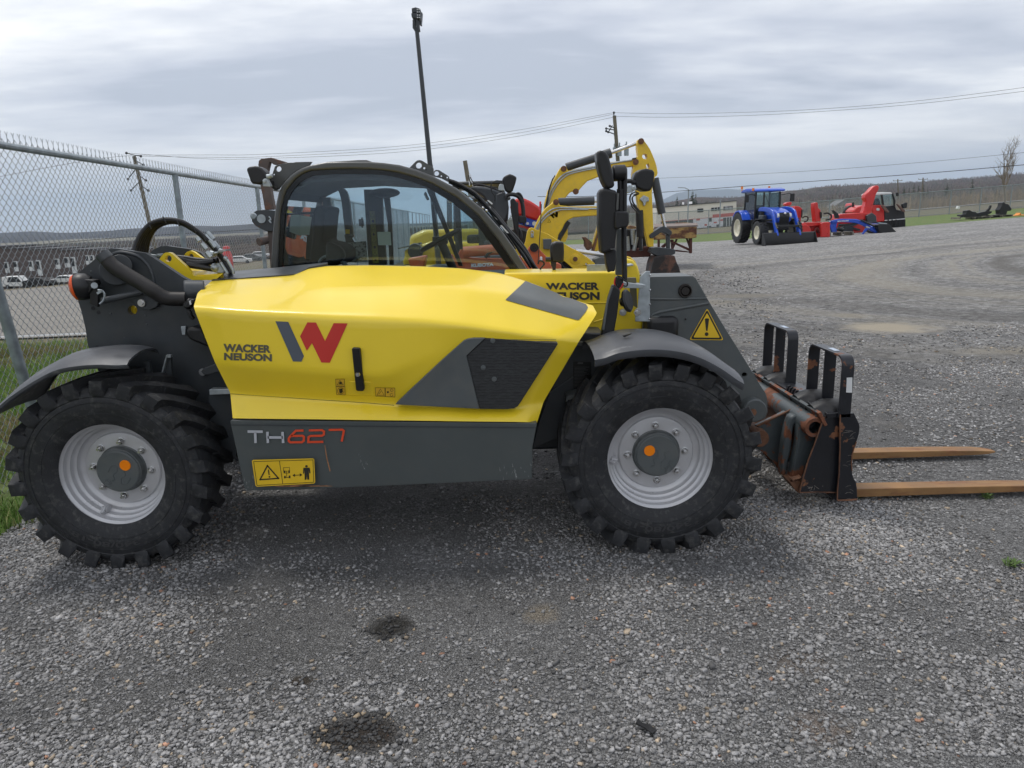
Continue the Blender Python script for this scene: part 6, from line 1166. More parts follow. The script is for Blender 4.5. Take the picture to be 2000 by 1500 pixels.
# parked cars in front of them
def car(x, y, rz, colm, label, group, van=False):
    z0 = zgf(x, y); T = thing('parked_van' if van else 'parked_car', label, 'van' if van else 'car', (x, y, z0), group); Rz = Matrix.Rotation(rz, 3, 'Z')
    hh = 1.95 if van else 1.42; pr = [(-2.2, .35), (-2.25, .8), (-2.1, 1.0 if not van else 1.85), (-1.5, 1.05 if not van else hh), (-1.0, hh), (.5, hh), (1.2, .98), (2.1, .86), (2.25, .55), (2.2, .3)]
    f = [Rz @ Vector((a, -.85, b))+Vector((x, y, z0)) for a, b in pr]; mb = MB(); mb.prism3(f, Rz @ Vector((0, 1.7, 0))); obj('body', mb, colm, T, bevel=.08)
    w_ = [Rz @ Vector((a, -.862, b))+Vector((x, y, z0)) for a, b in [(-1.35, 1.02), (-.95, hh-.12), (.42, hh-.12), (.98, 1.0)]]; mb = MB(); mb.prism3(w_, Rz @ Vector((0, 1.724, 0))); obj('window', mb, 'darkglass', T)
    for a in (-1.35, 1.35): mb = MB(); mb.cyl(Rz @ Vector((a, -.88, .32))+Vector((x, y, z0)), Rz @ Vector((a, .88, .32))+Vector((x, y, z0)), .32, 14); obj('wheel', mb, 'black', T)
for k, (px, py, Y, rz, cm, lab, vn) in enumerate(((38, 556, 116, 0, 'white', 'white van parked in front of the brick row houses', True), (78, 552, 114, .1, 'black', 'black car parked beside the white van below the row houses', False), (128, 546, 117, 3.1, 'white', 'white car parked by the right row house left of the tail lamp', False), (468, 506, 135, .3, 'white', 'white car parked beyond the fence beside the red tank', False), (492, 504, 140, .2, 'grey', 'grey car parked beyond the fence nearest the cab of the telehandler', False), (508, 502, 150, .2, 'white', 'pale car in the row behind the white and grey cars beyond the fence', False))):
    p = P(px, py, Y); car(p.x, Y, rz, cm, lab, None, vn)
p = P(443, 492, 60); z0 = zgf(p.x, 60); mb = MB(); mb.lathe([(0, 0), (.36, 0), (.4, .2), (.4, 1.3), (.28, 1.6), (0, 1.65)], (p.x, 60, z0), (0, 0, 1), 16); mb.lathe([(.2, 1.6), (.3, 1.75), (.26, 2.0), (0, 2.05)], (p.x, 60, z0), (0, 0, 1), 12); tag(obj('fuel_tank', mb, 'red', loc=(p.x, 60, z0)), 'upright red tank beyond the fence between the hoses and the cab', 'tank')
# ================================================================== poles and wires
def pole(top, bot, Y, r_, label, name='utility_pole'):
    a = P(*top, Y); b = P(*bot, Y); T = thing(name, label, 'utility pole', b); mb = MB(); mb.tube([b, a], [r_, r_*.75], 10); obj('pole', mb, 'wood', T); return T, a, b
TA, tA, _ = pole((262, 305), (322, 566), 55, .17, 'weathered wooden utility pole seen through the near fence at the left')
def cross(T, p, w_, y_, dz=-.4, d=Vector((1, 0, 0))):
    mb = MB(); mb.beam(p+d*-w_/2+Vector((0, 0, dz)), p+d*w_/2+Vector((0, 0, dz)), .1, .12); obj('cross_arm', mb, 'wood', T)
    for s_ in (-1, 0, 1): mb = MB(); mb.lathe([(0, 0), (.05, .02), (.07, .1), (.04, .16), (.06, .2), (0, .26)], p+d*w_*.46*s_+Vector((0, 0, dz+.05)), (0, 0, 1), 8); obj('insulator', mb, 'grey', T)
for (a, b, c, d) in ((262,303,247,299),(262,303,275,305),(262,312,280,322),(265,330,250,350),(268,340,285,352),(272,355,256,372),(274,362,290,372)): mb = MB(); mb.cyl(P(a, b, 54.8), P(c, d, 54.8), .035, 5); mb.sphere(P(c, d, 54.8), .10, 8, 6); obj('insulator_bracket', mb, 'dgrey', TA)
TB, tB, _ = pole((1200, 226), (1217, 446), 62, .20, 'tall wooden utility pole with transformers behind the yellow excavator boom')
for (x0, y0, x1, y1) in ((1206, 286, 1214, 305), (1219, 284, 1228, 304), (1197, 288, 1203, 300)): mb = MB(); a = P((x0+x1)/2, y1, 61.6); b = P((x0+x1)/2, y0, 61.6); mb.tube([a, b], (P(x1, y0, 61.6)-P(x0, y0, 61.6)).length/2, 14); mb.cyl(b, b+Vector((0, 0, .3)), .05, 8); obj('transformer', mb, 'galvpost', TB)
for (a, b, c, d) in ((1199,226,1199,220),(1200,250,1191,246),(1200,254,1184,251),(1196,245,1188,258),(1200,262,1184,256),(1204,290,1222,284)): mb = MB(); mb.cyl(P(a, b, 61.7), P(c, d, 61.7), .045, 5); mb.sphere(P(c, d, 61.7), .10, 8, 6); obj('insulator_bracket', mb, 'dgrey', TB)
pole((908, 314), (934, 470), 34, .13, 'plain wooden pole stub rising behind the front of the cab')
TC, tC, _ = pole((1753.5, 350), (1755, 402), 190, .18, 'distant wooden pole with a cross arm right behind the red and black loader'); cross(TC, tC, 2.4, 190)
TD, tD, _ = pole((1803, 347), (1799, 402), 190, .18, 'distant wooden pole with a cross arm second from the red and black loader'); cross(TD, tD, 2.4, 190)
def wire(pts, r_, label, name='power_line', grp=None):
    """pts: (px, py, Y)"""
    A = np.array([tuple(P(a, b, c)) for a, b, c in pts]); q = smooth_path([tuple(x) for x in A], 8); mb = MB(); mb.tube([Vector(x) for x in q], r_, 5); return tag(obj(name, mb, 'black', loc=q[0]), label, 'power line', grp)
wire([(262,303,55),(400,302.5,56),(520,301,57),(780,285.5,59),(1000,256,61),(1198,220,62)], .011, 'topmost power line between the two wooden utility poles')
wire([(275,305,55),(400,307,56),(520,306,57),(780,291,59),(1000,262,61),(1198,223,62)], .011, 'middle power line between the two wooden utility poles')
wire([(250,299,55),(400,310,56),(520,309.5,57),(780,297,59),(1000,268,61),(1198,229,62)], .011, 'lowest power line between the two wooden utility poles')
wire([(1198,220,62),(1300,222,60),(1450,219.5,57),(1600,213,54),(1800,196,50),(2100,158,45)], .011, 'upper power line running right from the transformer pole')
wire([(1198,227,62),(1300,229,60),(1450,226,57),(1600,218,54),(1800,202,50),(2100,166,45)], .011, 'lower power line running right from the transformer pole')
wire([(262,303,55),(180,312,50),(0,345,42),(-200,390,36)], .010, 'power line sloping down to the left of the left utility pole')
wire([(1050,384,58),(1160,383,58),(1289,375.7,56),(1545,357,52),(1800,339,48),(2100,313,44)], .020, 'thick black cable crossing low over the far yard'); wire([(1130,352,60),(1289,348,58),(1545,336,54),(1800,317,50),(2100,288,46)], .010, 'thin wire crossing the sky above the blue tractor'); wire([(0,485,55),(250,463,60),(530,447,66),(700,440,70)], .020, 'dark cable seen through the fence in front of the blue hills')
# ---- light mast
LT = thing('light_tower', 'tall thin grey light mast with a cluster of lamps on top behind the cab', 'light tower', (P(852, 450, 12).x, 12, 0))
tp, bt = P(815, 62, 12), P(860, 560, 12); bt.z = .75; mb = MB(); mb.tube([bt, P(840, 322, 12)], .045, 10); mb.tube([P(840, 322, 12), P(814.5, 62, 12)], [.040, .032], 10); objs('mast', mb, 'dgrey', LT)
Zn = lambda p: zm(780, 0, 3.846, p)
for q, Y in (([(92,60),(126,52),(130,92),(94,98)], 12.1), ([(126,54),(158,66),(158,104),(128,96)], 11.9), ([(88,98),(128,96),(132,140),(92,128)], 12.1), ([(128,100),(160,106),(158,142),(130,138)], 11.9), ([(150,92),(172,90),(164,186),(148,180)], 12.2), ([(102,130),(122,138),(120,168),(102,160)], 12.2)):
    mb = MB(); mb.prism(Zn(q), Y, .12); lp = obj('lamp', mb, 'dgrey', LT, bevel=.008)
    if Y < 12: c_ = np.mean(np.array(q), 0); mb = MB(); [mb.prism(Zn([(c_[0]+a-4, c_[1]+b-4), (c_[0]+a+4, c_[1]+b-3), (c_[0]+a+4, c_[1]+b+4), (c_[0]+a-4, c_[1]+b+4)]), Y-.004, .004) for a in (-7, 7) for b in (-9, 9)]; objs('lamp_lens', mb, 'white', lp)
mb = MB(); mb.tube([P(a, b, 12) for a, b in Zn([(112,150),(112,205),(135,240)])], .03, 6); mb.tube([P(a, b, 12) for a, b in Zn([(135,150),(140,200),(145,240)])], .03, 6); objs('lamp_bracket', mb, 'dgrey', LT)
mb = MB(); mb.box((bt.x, 12, .62), (1.3, .8, .7)); obj('trailer', mb, 'yellow_bg', LT, bevel=.05); mb = MB(); [mb.cyl((bt.x+s_*.2, 11.45, .3), (bt.x+s_*.2, 12.55, .3), .28, 16) for s_ in (0,)]; obj('wheel', mb, 'rubber', LT)
# ================================================================== excavators behind the telehandler
def pins(par, lst, Y, r_=.045, s=1, name='pin', m='rust'):
    for (a, b) in lst: mb = MB(); mb.lathe([(0,-.03),(r_*.5,-.03),(r_*.55,-.02),(r_,-.02),(r_,.0)], P(a, b, Y), n=14); obj(name, mb, m, par)
EX = thing('excavator', 'larger yellow excavator with its arched boom raised and bucket down behind the mirrors', 'excavator', (P(1080, 500, 17.50).x, 17.50, 0))
mb = MB(); mb.prism(Z5([(232,640),(236,520),(262,420),(300,350),(318,318),(345,268),(360,248),(378,238),(398,245),(410,275),(480,262),(640,232),(730,212),(880,190),(915,190),(935,205),(930,228),(900,242),(760,256),(700,284),(640,318),(555,350),(520,385),(490,420),(470,442),(445,425),(420,440),(395,470),(375,520),(345,600),(300,660)]), 17.50, .28); bm_ = obj('boom', mb, 'yellow_bg', EX, bevel=.02)
mb = MB(); mb.tube([P(a, b, 17.48) for a, b in smooth_path(Z5([(248,560),(275,450),(330,350),(400,292),(520,262),(640,240),(760,215),(880,196)]), 4)], .018, 6); mb.tube([P(a, b, 17.47) for a, b in smooth_path(Z5([(255,580),(285,460),(340,365),(410,305),(520,275),(640,252)]), 4)], .014, 6); objs('hydraulic_pipe', mb, 'galv', bm_)
mb = MB(); mb.prism(Z5([(918,62),(922,50),(935,42),(950,42),(965,52),(990,85),(1012,120),(1030,160),(1048,205),(1060,245),(1067,290),(1062,310),(1045,325),(1028,400),(1025,440),(1030,560),(1036,700),(1037,832),(1002,832),(985,760),(960,650),(935,560),(920,500),(914,420),(885,360),(882,300),(890,250),(905,200),(925,165),(918,110)]), 17.40, .24, [Z5([(952,168),(965,150),(985,155),(992,175),(985,195),(960,185)]), Z5([(982,232),(1000,222),(1008,240),(1005,258),(990,262)])]); ar = obj('arm', mb, 'yellow_bg', EX, bevel=.015)
mb = MB(); mb.cyl(P(*Z5([(398, 250)])[0], 17.60), P(*Z5([(625, 178)])[0], 17.60), .095, 14); mb.cyl(P(*Z5([(620, 180)])[0], 17.60), P(*Z5([(725, 145)])[0], 17.60), .115, 14); mb.cyl(P(*Z5([(1045, 330)])[0], 17.50), P(*Z5([(1098, 590)])[0], 17.50), .095, 14); objs('cylinder', mb, 'dgrey', EX)
mb = MB(); mb.cyl(P(*Z5([(720, 146)])[0], 17.60), P(*Z5([(938, 65)])[0], 17.60), .045, 12); mb.cyl(P(*Z5([(1096, 585)])[0], 17.50), P(*Z5([(1120, 690)])[0], 17.50), .04, 10); objs('piston_rod', mb, 'steel', EX)
mb = MB(); mb.prism(Z5([(1005,752),(1015,738),(1090,688),(1115,682),(1150,700),(1172,720),(1172,742),(1150,752),(1125,735),(1095,725),(1035,768),(1012,770)]), 17.35, .3); mb.prism(Z5([(1128,745),(1160,740),(1158,855),(1132,858)]), 17.40, .08); mb.prism(Z5([(1010,870),(1025,840),(1060,835),(1160,845),(1200,855),(1195,885),(1150,900),(1075,905),(1030,885)]), 17.35, .34); objs('bucket_link', mb, 'dgrey', EX, bevel=.015)
mb = MB(); mb.prism(Z5([(1050,905),(1110,895),(1192,898),(1205,940),(1225,985),(1245,1060),(1240,1200),(1020,1200),(1015,1060),(1030,960)]), 17.20, .75); obj('bucket', mb, mat('rusty black bucket steel', (.02, .016, .015), .6, var=.3, col2=(.12, .055, .035), mask=(.48, .6), mscale=3), EX, bevel=.02)
pins(EX, Z5([(378, 262), (945, 60), (467, 428), (906, 212)]), 17.35, .07)
mb = MB(); [mb.tube([P(a+dx, b, 17.45) for a, b in smooth_path(Z5([(880,190),(920,185),(940,210),(935,250)]), 4)], .02, 6) for dx in (0, 2)]; [mb.tube([P(a, b, 17.40) for a, b in smooth_path(Z5(q), 4)], .014, 6) for q in ([(905,430),(870,450),(865,500),(930,580)], [(920,440),(885,465),(890,510),(935,570)], [(240,560),(270,430),(290,360),(315,310)], [(228,600),(260,500),(268,420),(300,330)])]; objs('hydraulic_hose', mb, 'rubber', EX)
mb = MB(); mb.cyl(P(*Z5([(932, 565)])[0], 17.30), P(*Z5([(940, 760)])[0], 17.30), .09, 12); mb.cyl(P(*Z5([(940, 755)])[0], 17.30), P(*Z5([(943, 860)])[0], 17.30), .045, 10); objs('thumb_cylinder', mb, 'black', EX)
mb = MB(); mb.prism(Z5([(935,485),(965,455),(1000,470),(1005,500),(985,500),(975,530),(962,532),(960,505)]), 17.30, .08); obj('valve_block', mb, 'galv', EX, bevel=.01)
def excav_body(E, x0, y0, s_, yawdeg, ym='yellow_bg'):
    """slewing body, cab, tracks, blade - local box work turned round the slew centre"""
    Rz = Matrix.Rotation(R(yawdeg), 3, 'Z'); o_ = Vector((x0, y0, 0)); T_ = lambda a, b, c: Rz @ Vector((a, b, c))*s_+o_
    for s2 in (-1, 1):
        mb = MB(); pr = [T_(a, s2*.75-.2, b) for a, b in [(-1.3,.0),(-1.5,.25),(-1.3,.55),(1.3,.55),(1.5,.25),(1.3,0)]]; mb.prism3(pr, Rz @ Vector((0, .4, 0))*s_); obj('track', mb, 'rubber', E, bevel=.05)
    mb = MB(); pr = [T_(a, -.85, b) for a, b in [(-1.5,.75),(-1.45,1.35),(-1.1,1.5),(.2,1.5),(.3,1.1),(1.0,1.0),(1.05,.75)]]; mb.prism3(pr, Rz @ Vector((0, 1.7, 0))*s_); obj('body', mb, ym, E, bevel=.08)
    c4 = [(-.45, .0), (.85, .0), (.85, .82), (-.45, .82)]
    for a, b in c4: mb = MB(); mb.beam(T_(a, b, 1.0), T_(a*.9, b*.95, 2.45), .08, .08); obj('pillar', mb, 'darkint', E)
    mb = MB(); mb.prism3([T_(a, b, 2.45) for a, b in [(-.6,-.05),(.95,-.05),(.95,.9),(-.6,.9)]], (0, 0, .1*s_)); obj('roof', mb, 'dgrey', E, bevel=.04)
    mb = MB(); mb.prism3([T_(-.43, .02, 1.5), T_(.83, .02, 1.5), T_(.77, .02, 2.4), T_(-.4, .02, 2.4)], Rz @ Vector((0, .01, 0))); mb.prism3([T_(.86, .04, 1.2), T_(.86, .78, 1.2), T_(.79, .76, 2.4), T_(.79, .04, 2.4)], Rz @ Vector((.01, 0, 0))); objs('window', mb, 'glass', E)
excav_body(EX, P(915, 500, 17.9).x, 18.2, 1.0, 8)
E2 = thing('excavator', 'smaller yellow excavator with a small W emblem on its boom', 'excavator', (P(1060, 520, 14.80).x, 14.80, 0))
mb = MB(); mb.prism(Z5([(150,760),(165,690),(182,650),(205,605),(245,550),(290,515),(305,500),(322,489),(340,497),(350,528),(420,535),(560,535),(760,535),(760,600),(640,603),(560,607),(450,618),(405,640),(385,665),(370,700),(340,745),(330,800),(240,800)]), 14.80, .24); b2 = obj('boom', mb, 'yellow_bg', E2, bevel=.018)
mb = MB(); mb.tube([P(a, b, 14.78) for a, b in smooth_path(Z5([(165,730),(200,655),(250,590),(310,552),(400,545),(520,552),(700,552)]), 4)], .015, 6); mb.tube([P(a, b, 14.77) for a, b in smooth_path(Z5([(172,745),(215,655),(270,600),(340,565),(440,558),(560,560)]), 4)], .012, 6); objs('hydraulic_pipe', mb, 'galv', b2)
mb = MB(); mb.cyl(P(*Z5([(340, 506)])[0], 14.90), P(*Z5([(602, 496)])[0], 14.90), .085, 14); mb.cyl(P(*Z5([(400, 640)])[0], 15.00), P(*Z5([(325, 770)])[0], 15.00), .10, 14); objs('cylinder', mb, 'dgrey', E2)
mb = MB(); mb.cyl(P(*Z5([(600, 496)])[0], 14.90), P(*Z5([(760, 490)])[0], 14.90), .04, 10); obj('piston_rod', mb, 'steel', E2)
mb = MB(); mb.prism(Z5([(700,460),(760,470),(770,560),(700,640),(660,700),(640,860),(585,872),(600,780),(640,640),(690,560)]), 14.80, .2); obj('arm', mb, 'yellow_bg', E2, bevel=.015)
mb = MB(); mb.prism(Z5([(580,870),(590,850),(640,690),(635,740),(600,880)]), 14.70, .1); mb.prism(Z5([(525,765),(540,762),(585,800),(590,840),(560,860),(540,830),(540,795)]), 14.70, .4); objs('bucket', mb, 'rust', E2)
mb = MB(); mb.prism(Z5([(375,650),(400,640),(408,690),(408,760),(390,800),(350,790)]), 15.00, .1); obj('boom_side', mb, 'yellow_bg', E2)
mb = MB(); ngon(mb, Z5([(268,590),(280,585),(312,615),(305,627)]), flat(14.80)); obj('emblem', mb, 'greylogo', b2); mb = MB(); ngon(mb, Z5([(290,605),(300,580),(318,595),(320,575),(338,578),(335,615),(322,618),(308,602)]), flat(14.80)); obj('emblem', mb, 'redlogo', b2)
mb = MB(); strokes(mb, [Z5([(262,655),(272,630),(284,652),(262,655)])], .8, flat(14.80)); obj('sticker', mb, 'decal_k', b2)
pins(E2, Z5([(322, 506), (467, 428)]), 14.70, .06)
excav_body(E2, P(925, 520, 14.8).x, 15.3, .85, 5)
# ---- yellow wheel loader arm right behind the boom
WL = thing('wheel_loader', 'yellow wheel loader with padlocked arm and chrome rod just behind the telehandler boom', 'wheel loader', (P(1120, 560, 12.2).x, 12.2, 0))
mb = MB(); mb.prism(Z5([(78,850),(100,790),(112,720),(125,698),(145,691),(170,703),(265,740),(330,780),(385,812),(430,838),(480,862),(560,915),(608,955),(606,964),(575,966),(562,985),(555,1040),(480,1040),(478,1018),(440,985),(380,935),(300,868),(285,900),(286,1050),(80,1060),(75,900)]), 12.2, .14, [circ(*Z5([(545,960)])[0], 2.0, 10)]); wl = obj('loader_arm', mb, 'yellow_bg', WL, bevel=.015)
mb = MB(); mb.cyl(P(*Z5([(465, 862)])[0], 12.5), P(*Z5([(760, 905)])[0], 12.5), .040, 12); obj('piston_rod', mb, 'steel', WL)
mb = MB(); mb.prism(Z5([(228,775),(290,775),(292,850),(230,850)]), 12.1, .1); mb.prism(Z5([(600,925),(650,905),(760,910),(760,965),(608,965)]), 12.4, .3); objs('cover', mb, 'grey', WL, bevel=.01)
mb = MB(); mb.prism(Z5([(835,900),(870,908),(905,940),(925,985),(935,1030),(935,1060),(780,1060),(780,905)]), 12.3, .2); obj('loader_arm', mb, 'yellow_bg', WL, bevel=.02)
mb = MB(); mb.lathe([(0,-.03),(.03,-.03),(.04,-.02),(.085,-.015),(.09,0)], P(*Z5([(463,922)])[0], 12.2), n=18); obj('pin_boss', mb, 'yellow_bg', WL); pins(WL, Z5([(463, 922)]), 12.17, .04)
mb = MB(); mb.prism(Z5([(138,735),(158,735),(160,765),(136,765)]), 12.17, .03); obj('padlock', mb, 'galv', WL, bevel=.01); mb = MB(); mb.tube([P(a, b, 12.18) for a, b in smooth_path(Z5([(140,737),(140,722),(148,716),(156,722),(156,737)]), 4)], .008, 6); obj('padlock_shackle', mb, 'steel', WL)
mb = MB(); [mb.tube([P(a, b, 12.3) for a, b in smooth_path(Z5(q), 4)], .03, 8) for q in ([(370,930),(400,965),(440,985),(480,1000)], [(360,960),(400,1000),(450,1015)], [(380,900),(430,950),(480,985)])]; objs('hydraulic_hose', mb, 'rubber', WL)
# cab and body seen through the windscreen
Rz0 = 0
bx = lambda x0, y0, x1, y1, Y, d, nm, mm, par, bv=.02: obj(nm, MB().pxbox(x0, y0, x1, y1, Y, d), mm, par, bevel=bv)
bx(905, 482, 1010, 545, 12.9, 1.3, 'body', 'yellow_bg', WL, .06)
for (a, b, c, d) in ((890,360,896,500),(936,360,946,500),(976,372,986,500),(1004,395,1012,480)): bx(a, b, c, d, 12.9 if a > 900 else 13.8, .09, 'pillar', 'darkint', WL, .01)
bx(886, 352, 985, 362, 12.75, 1.2, 'roof', 'dgrey', WL, .03); bx(912, 458, 958, 476, 13.3, .5, 'seat', 'seat', WL, .04)
for k, xx in enumerate((930, 1060)): mb = MB(); c = P(xx, 560, 12.6); mb.lathe([(.25,-.15),(.5,-.15),(.56,-.08),(.56,.12),(.5,.2),(.25,.2)], Vector((c.x, 12.6, .56)), n=28); obj('wheel', mb, 'rubber', WL)
# ---- orange loader tractor
KB = thing('loader_tractor', 'orange tractor front loader seen through the cab glass and beside the windscreen', 'tractor', (P(960, 560, 9.700).x, 9.700, 0))
mb = MB(); mb.prism(Zr([(965,1160),(1000,1100),(1030,1100),(1060,1150),(1110,1210),(1300,1215),(1600,1218),(1700,1260),(1850,1420),(1850,1600),(870,1600),(865,1170),(900,1168),(910,1220)]), 9.700, .12); ka = obj('loader_arm', mb, 'kubota', KB, bevel=.012)
mb = MB(); mb.cyl(P(*Zr([(1030, 1140)])[0], 9.650), P(*Zr([(1560, 1100)])[0], 9.650), .072, 14); obj('cylinder', mb, 'kubota', KB)
mb = MB(); textpx(mb, 'KUBOTA', Zr([(1127,1325),(1403,1312),(1403,1268),(1127,1281)]), flat(9.695), .06, .95); obj('lettering', mb, 'white', ka)
mb = MB(); mb.tube([P(a, b, 9.600) for a, b in smooth_path(Zr([(1300,1210),(1330,1160),(1400,1130),(1500,1115)]), 4)], .02, 6); obj('hydraulic_hose', mb, 'rubber', KB)
mb = MB(); mb.prism(Z5([(98,900),(112,860),(122,840),(138,822),(158,814),(180,820),(192,840),(250,900),(275,940),(292,985),(310,955),(335,950),(362,965),(362,1060),(88,1060),(80,960)]), 9.800, .12); obj('loader_post', mb, 'kubota', KB, bevel=.012); pins(KB, Z5([(162, 838)]), 9.780, .06, m='black')
mb = MB(); mb.prism(Zr([(355,1225),(380,1215),(560,1185),(568,1200),(545,1350),(390,1350)]), 10.000, .3); obj('bucket_bracket', mb, 'kubota', KB, bevel=.015)
bx(860, 530, 1010, 600, 10.000, .7, 'body', 'kubota', KB, .05)
for k, (xx, rr_) in enumerate(((860, .55), (1030, .36))): mb = MB(); c = P(xx, 560, 10.100); mb.lathe([(.2,-.12),(rr_-.05,-.13),(rr_,-.08),(rr_,.1),(rr_-.05,.14),(.2,.12)], Vector((c.x, 10.100, rr_)), n=28); obj('wheel', mb, 'rubber', KB)
mb = MB(); mb.prism(Z5([(205,905),(222,905),(222,935),(205,935)]), 9.750, .05); obj('beacon', mb, 'white', KB, bevel=.01)
# ---- yellow dumper seen through the cab
DU = thing('site_dumper', 'yellow machine with a round black lamp seen low through the side window of the cab', 'dumper', (P(830, 560, 14.000).x, 14.000, 0))
mb = MB(); mb.prism(Zr([(290,1255),(318,1180),(300,1125),(390,1082),(480,1060),(560,1035),(668,1003),(680,1500),(350,1500)]), 14.000, 1.0); obj('body', mb, 'yellow_bg', DU, bevel=.05)
mb = MB(); mb.lathe([(0,-.1),(.14,-.1),(.15,-.02),(.13,.1)], P(*Zr([(450,1128)])[0], 13.800), n=24); obj('lamp', mb, 'black', DU)
mb = MB(); mb.prism(Zr([(225,1090),(390,1055),(500,1022),(515,1045),(400,1070),(240,1105)]), 13.900, .2); obj('guard_rail', mb, 'dgrey', DU)
for xx in (800, 880): mb = MB(); c = P(xx, 560, 14.000); mb.lathe([(.2,-.12),(.4,-.13),(.45,-.08),(.45,.1),(.4,.14),(.2,.12)], Vector((c.x, 13.900, .45)), n=28); obj('wheel', mb, 'rubber', DU)
# ---- dark cab of another machine (behind the windscreen pillar)
Z4b = lambda p: zm(880, 300, 5.263, p)
DC = thing('telehandler', 'dark cabbed machine half hidden behind the windscreen pillar of the front telehandler', 'telehandler', (P(960, 560, 10.200).x, 10.100, 0))
mb = MB(); mb.prism(Z4b([(190,352),(235,330),(330,338),(420,352),(500,382),(540,400),(585,430),(600,560),(590,700),(480,720),(420,560),(330,440)]), 10.100, 1.1); obj('roof', mb, 'dgrey', DC, bevel=.06)
mb = MB(); mb.prism(Z4b([(470,420),(560,390),(590,470),(590,600),(540,720),(500,900),(480,700),(460,540)]), 10.050, .08); mb.beam(P(952, 470, 10.100), P(952, 600, 10.100), .08, .08); objs('pillar', mb, 'dgrey', DC, bevel=.01)
mb = MB(); [mb.tube([P(a, b, 10.000) for a, b in smooth_path(Z4b(q), 4)], r_, 8) for q, r_ in (([(570,470),(580,432),(620,418),(680,430),(725,475),(745,560),(750,660)], .028), ([(665,420),(700,408),(730,440),(750,500)], .016), ([(235,330),(300,318),(420,350),(540,395)], .012), ([(185,215),(200,290),(240,325)], .006), ([(200,240),(260,310),(480,350)], .006))]; objs('mirror_arm', mb, 'black', DC)
mb = MB(); mb.prism(Z4b([(612,480),(630,460),(655,460),(680,500),(695,560),(705,650),(700,760),(690,840),(660,800),(640,700),(620,600)]), 9.950, .08); mb.prism(Z4b([(700,640),(770,640),(782,660),(780,705),(765,720),(765,740),(750,740),(745,715),(705,715)]), 9.950, .1); mb.prism(Z4b([(700,760),(735,800),(745,880),(720,900),(700,850)]), 10.000, .1); objs('mirror', mb, 'black', DC, bevel=.015)
mb = MB(); mb.tube([P(a, b, 10.150) for a, b in Z4b([(190,210),(195,330)])], .008, 5); mb.tube([P(a, b, 10.150) for a, b in Z4b([(205,212),(225,330)])], .005, 5); objs('aerial', mb, 'white', DC)
bx(905, 500, 985, 590, 10.200, 1.2, 'body', 'dgrey', DC, .05)
for xx in (900, 1010): mb = MB(); c = P(xx, 560, 10.200); mb.lathe([(.2,-.12),(.42,-.13),(.47,-.08),(.47,.1),(.42,.14),(.2,.12)], Vector((c.x, 10.600, .47)), n=28); obj('wheel', mb, 'rubber', DC)
# ---- red and blue hood beyond it
RB = thing('tractor', 'red engine hood with a blue lower panel between the black mirror and the yellow booms', 'tractor', (P(1040, 520, 19.500).x, 19.500, 0))
mb = MB(); mb.prism(Z5([(-20,540),(15,490),(60,465),(95,480),(130,494),(165,515),(200,540),(214,560),(214,605),(192,640),(160,636),(100,618),(30,600)]), 19.500, .9); obj('hood', mb, 'red', RB, bevel=.06)
mb = MB(); mb.prism(Z5([(20,602),(100,612),(160,634),(192,640),(178,672),(160,692),(100,680),(40,660)]), 19.550, .8); bl = obj('side_panel', mb, 'blue', RB, bevel=.03)
mb = MB(); ngon(mb, circ(*Z5([(114,662)])[0], 2.8, 16), flat(19.545)); ngon(mb, circ(*Z5([(163,662)])[0], 4.2, 16), flat(19.545)); obj('badge', mb, 'white', bl)
mb = MB(); mb.prism(Z5([(40,670),(150,690),(140,900),(30,900)]), 19.600, .8); mb.cyl(P(*Z5([(207,500)])[0], 19.600), P(*Z5([(207,600)])[0], 19.600), .03, 6); objs('frame', mb, 'red', RB, bevel=.04)
c = P(1010, 560, 19.500); mb = MB(); mb.lathe([(.3,-.2),(.68,-.2),(.75,-.12),(.75,.15),(.68,.2),(.3,.2)], Vector((c.x, 19.300, .75)), n=28); obj('wheel', mb, 'rubber', RB)
# ================================================================== rusty steel frame
Zw2 = lambda p: zm(1220, 360, 8.333, p)
RF = thing('steel_frame', 'rusty steel table frame with peeling yellow paint standing behind the excavator arm', 'steel frame', (P(1340, 490, 23).x, 23, 0))
M['peel'] = mat('peeling yellow paint on rust', (.36, .23, .08), .8, col2=(.11, .045, .025), mask=(.45, .55), mscale=2.4, streak=(1, 1, 3), var=.2)
M['rustred'] = mat('dark red rust', (.085, .030, .024), .8, var=.3)
mb = MB(); mb.prism(Zw2([(480,720),(700,715),(1180,690),(1172,865),(1100,880),(780,890),(480,905)]), 23, .35); obj('side_beam', mb, 'peel', RF, bevel=.02)
mb = MB(); mb.prism3([P(*q) for q in ((*Zw2([(480,720)])[0],23),(*Zw2([(1190,688)])[0],23),(*Zw2([(1180,650)])[0],26),(*Zw2([(480,668)])[0],26))], (0, 0, .05)); obj('deck', mb, mat('dusty rust deck', (.20, .16, .14), .85, var=.2), RF); mb = MB(); mb.prism(Zw2([(835,622),(1000,622),(1180,640),(1180,668),(840,662)]), 25.9, .2); mb.prism(Zw2([(30,690),(90,668),(210,690),(205,722),(30,730)]), 25.9, .2); objs('rear_beam', mb, 'peel', RF, bevel=.03)
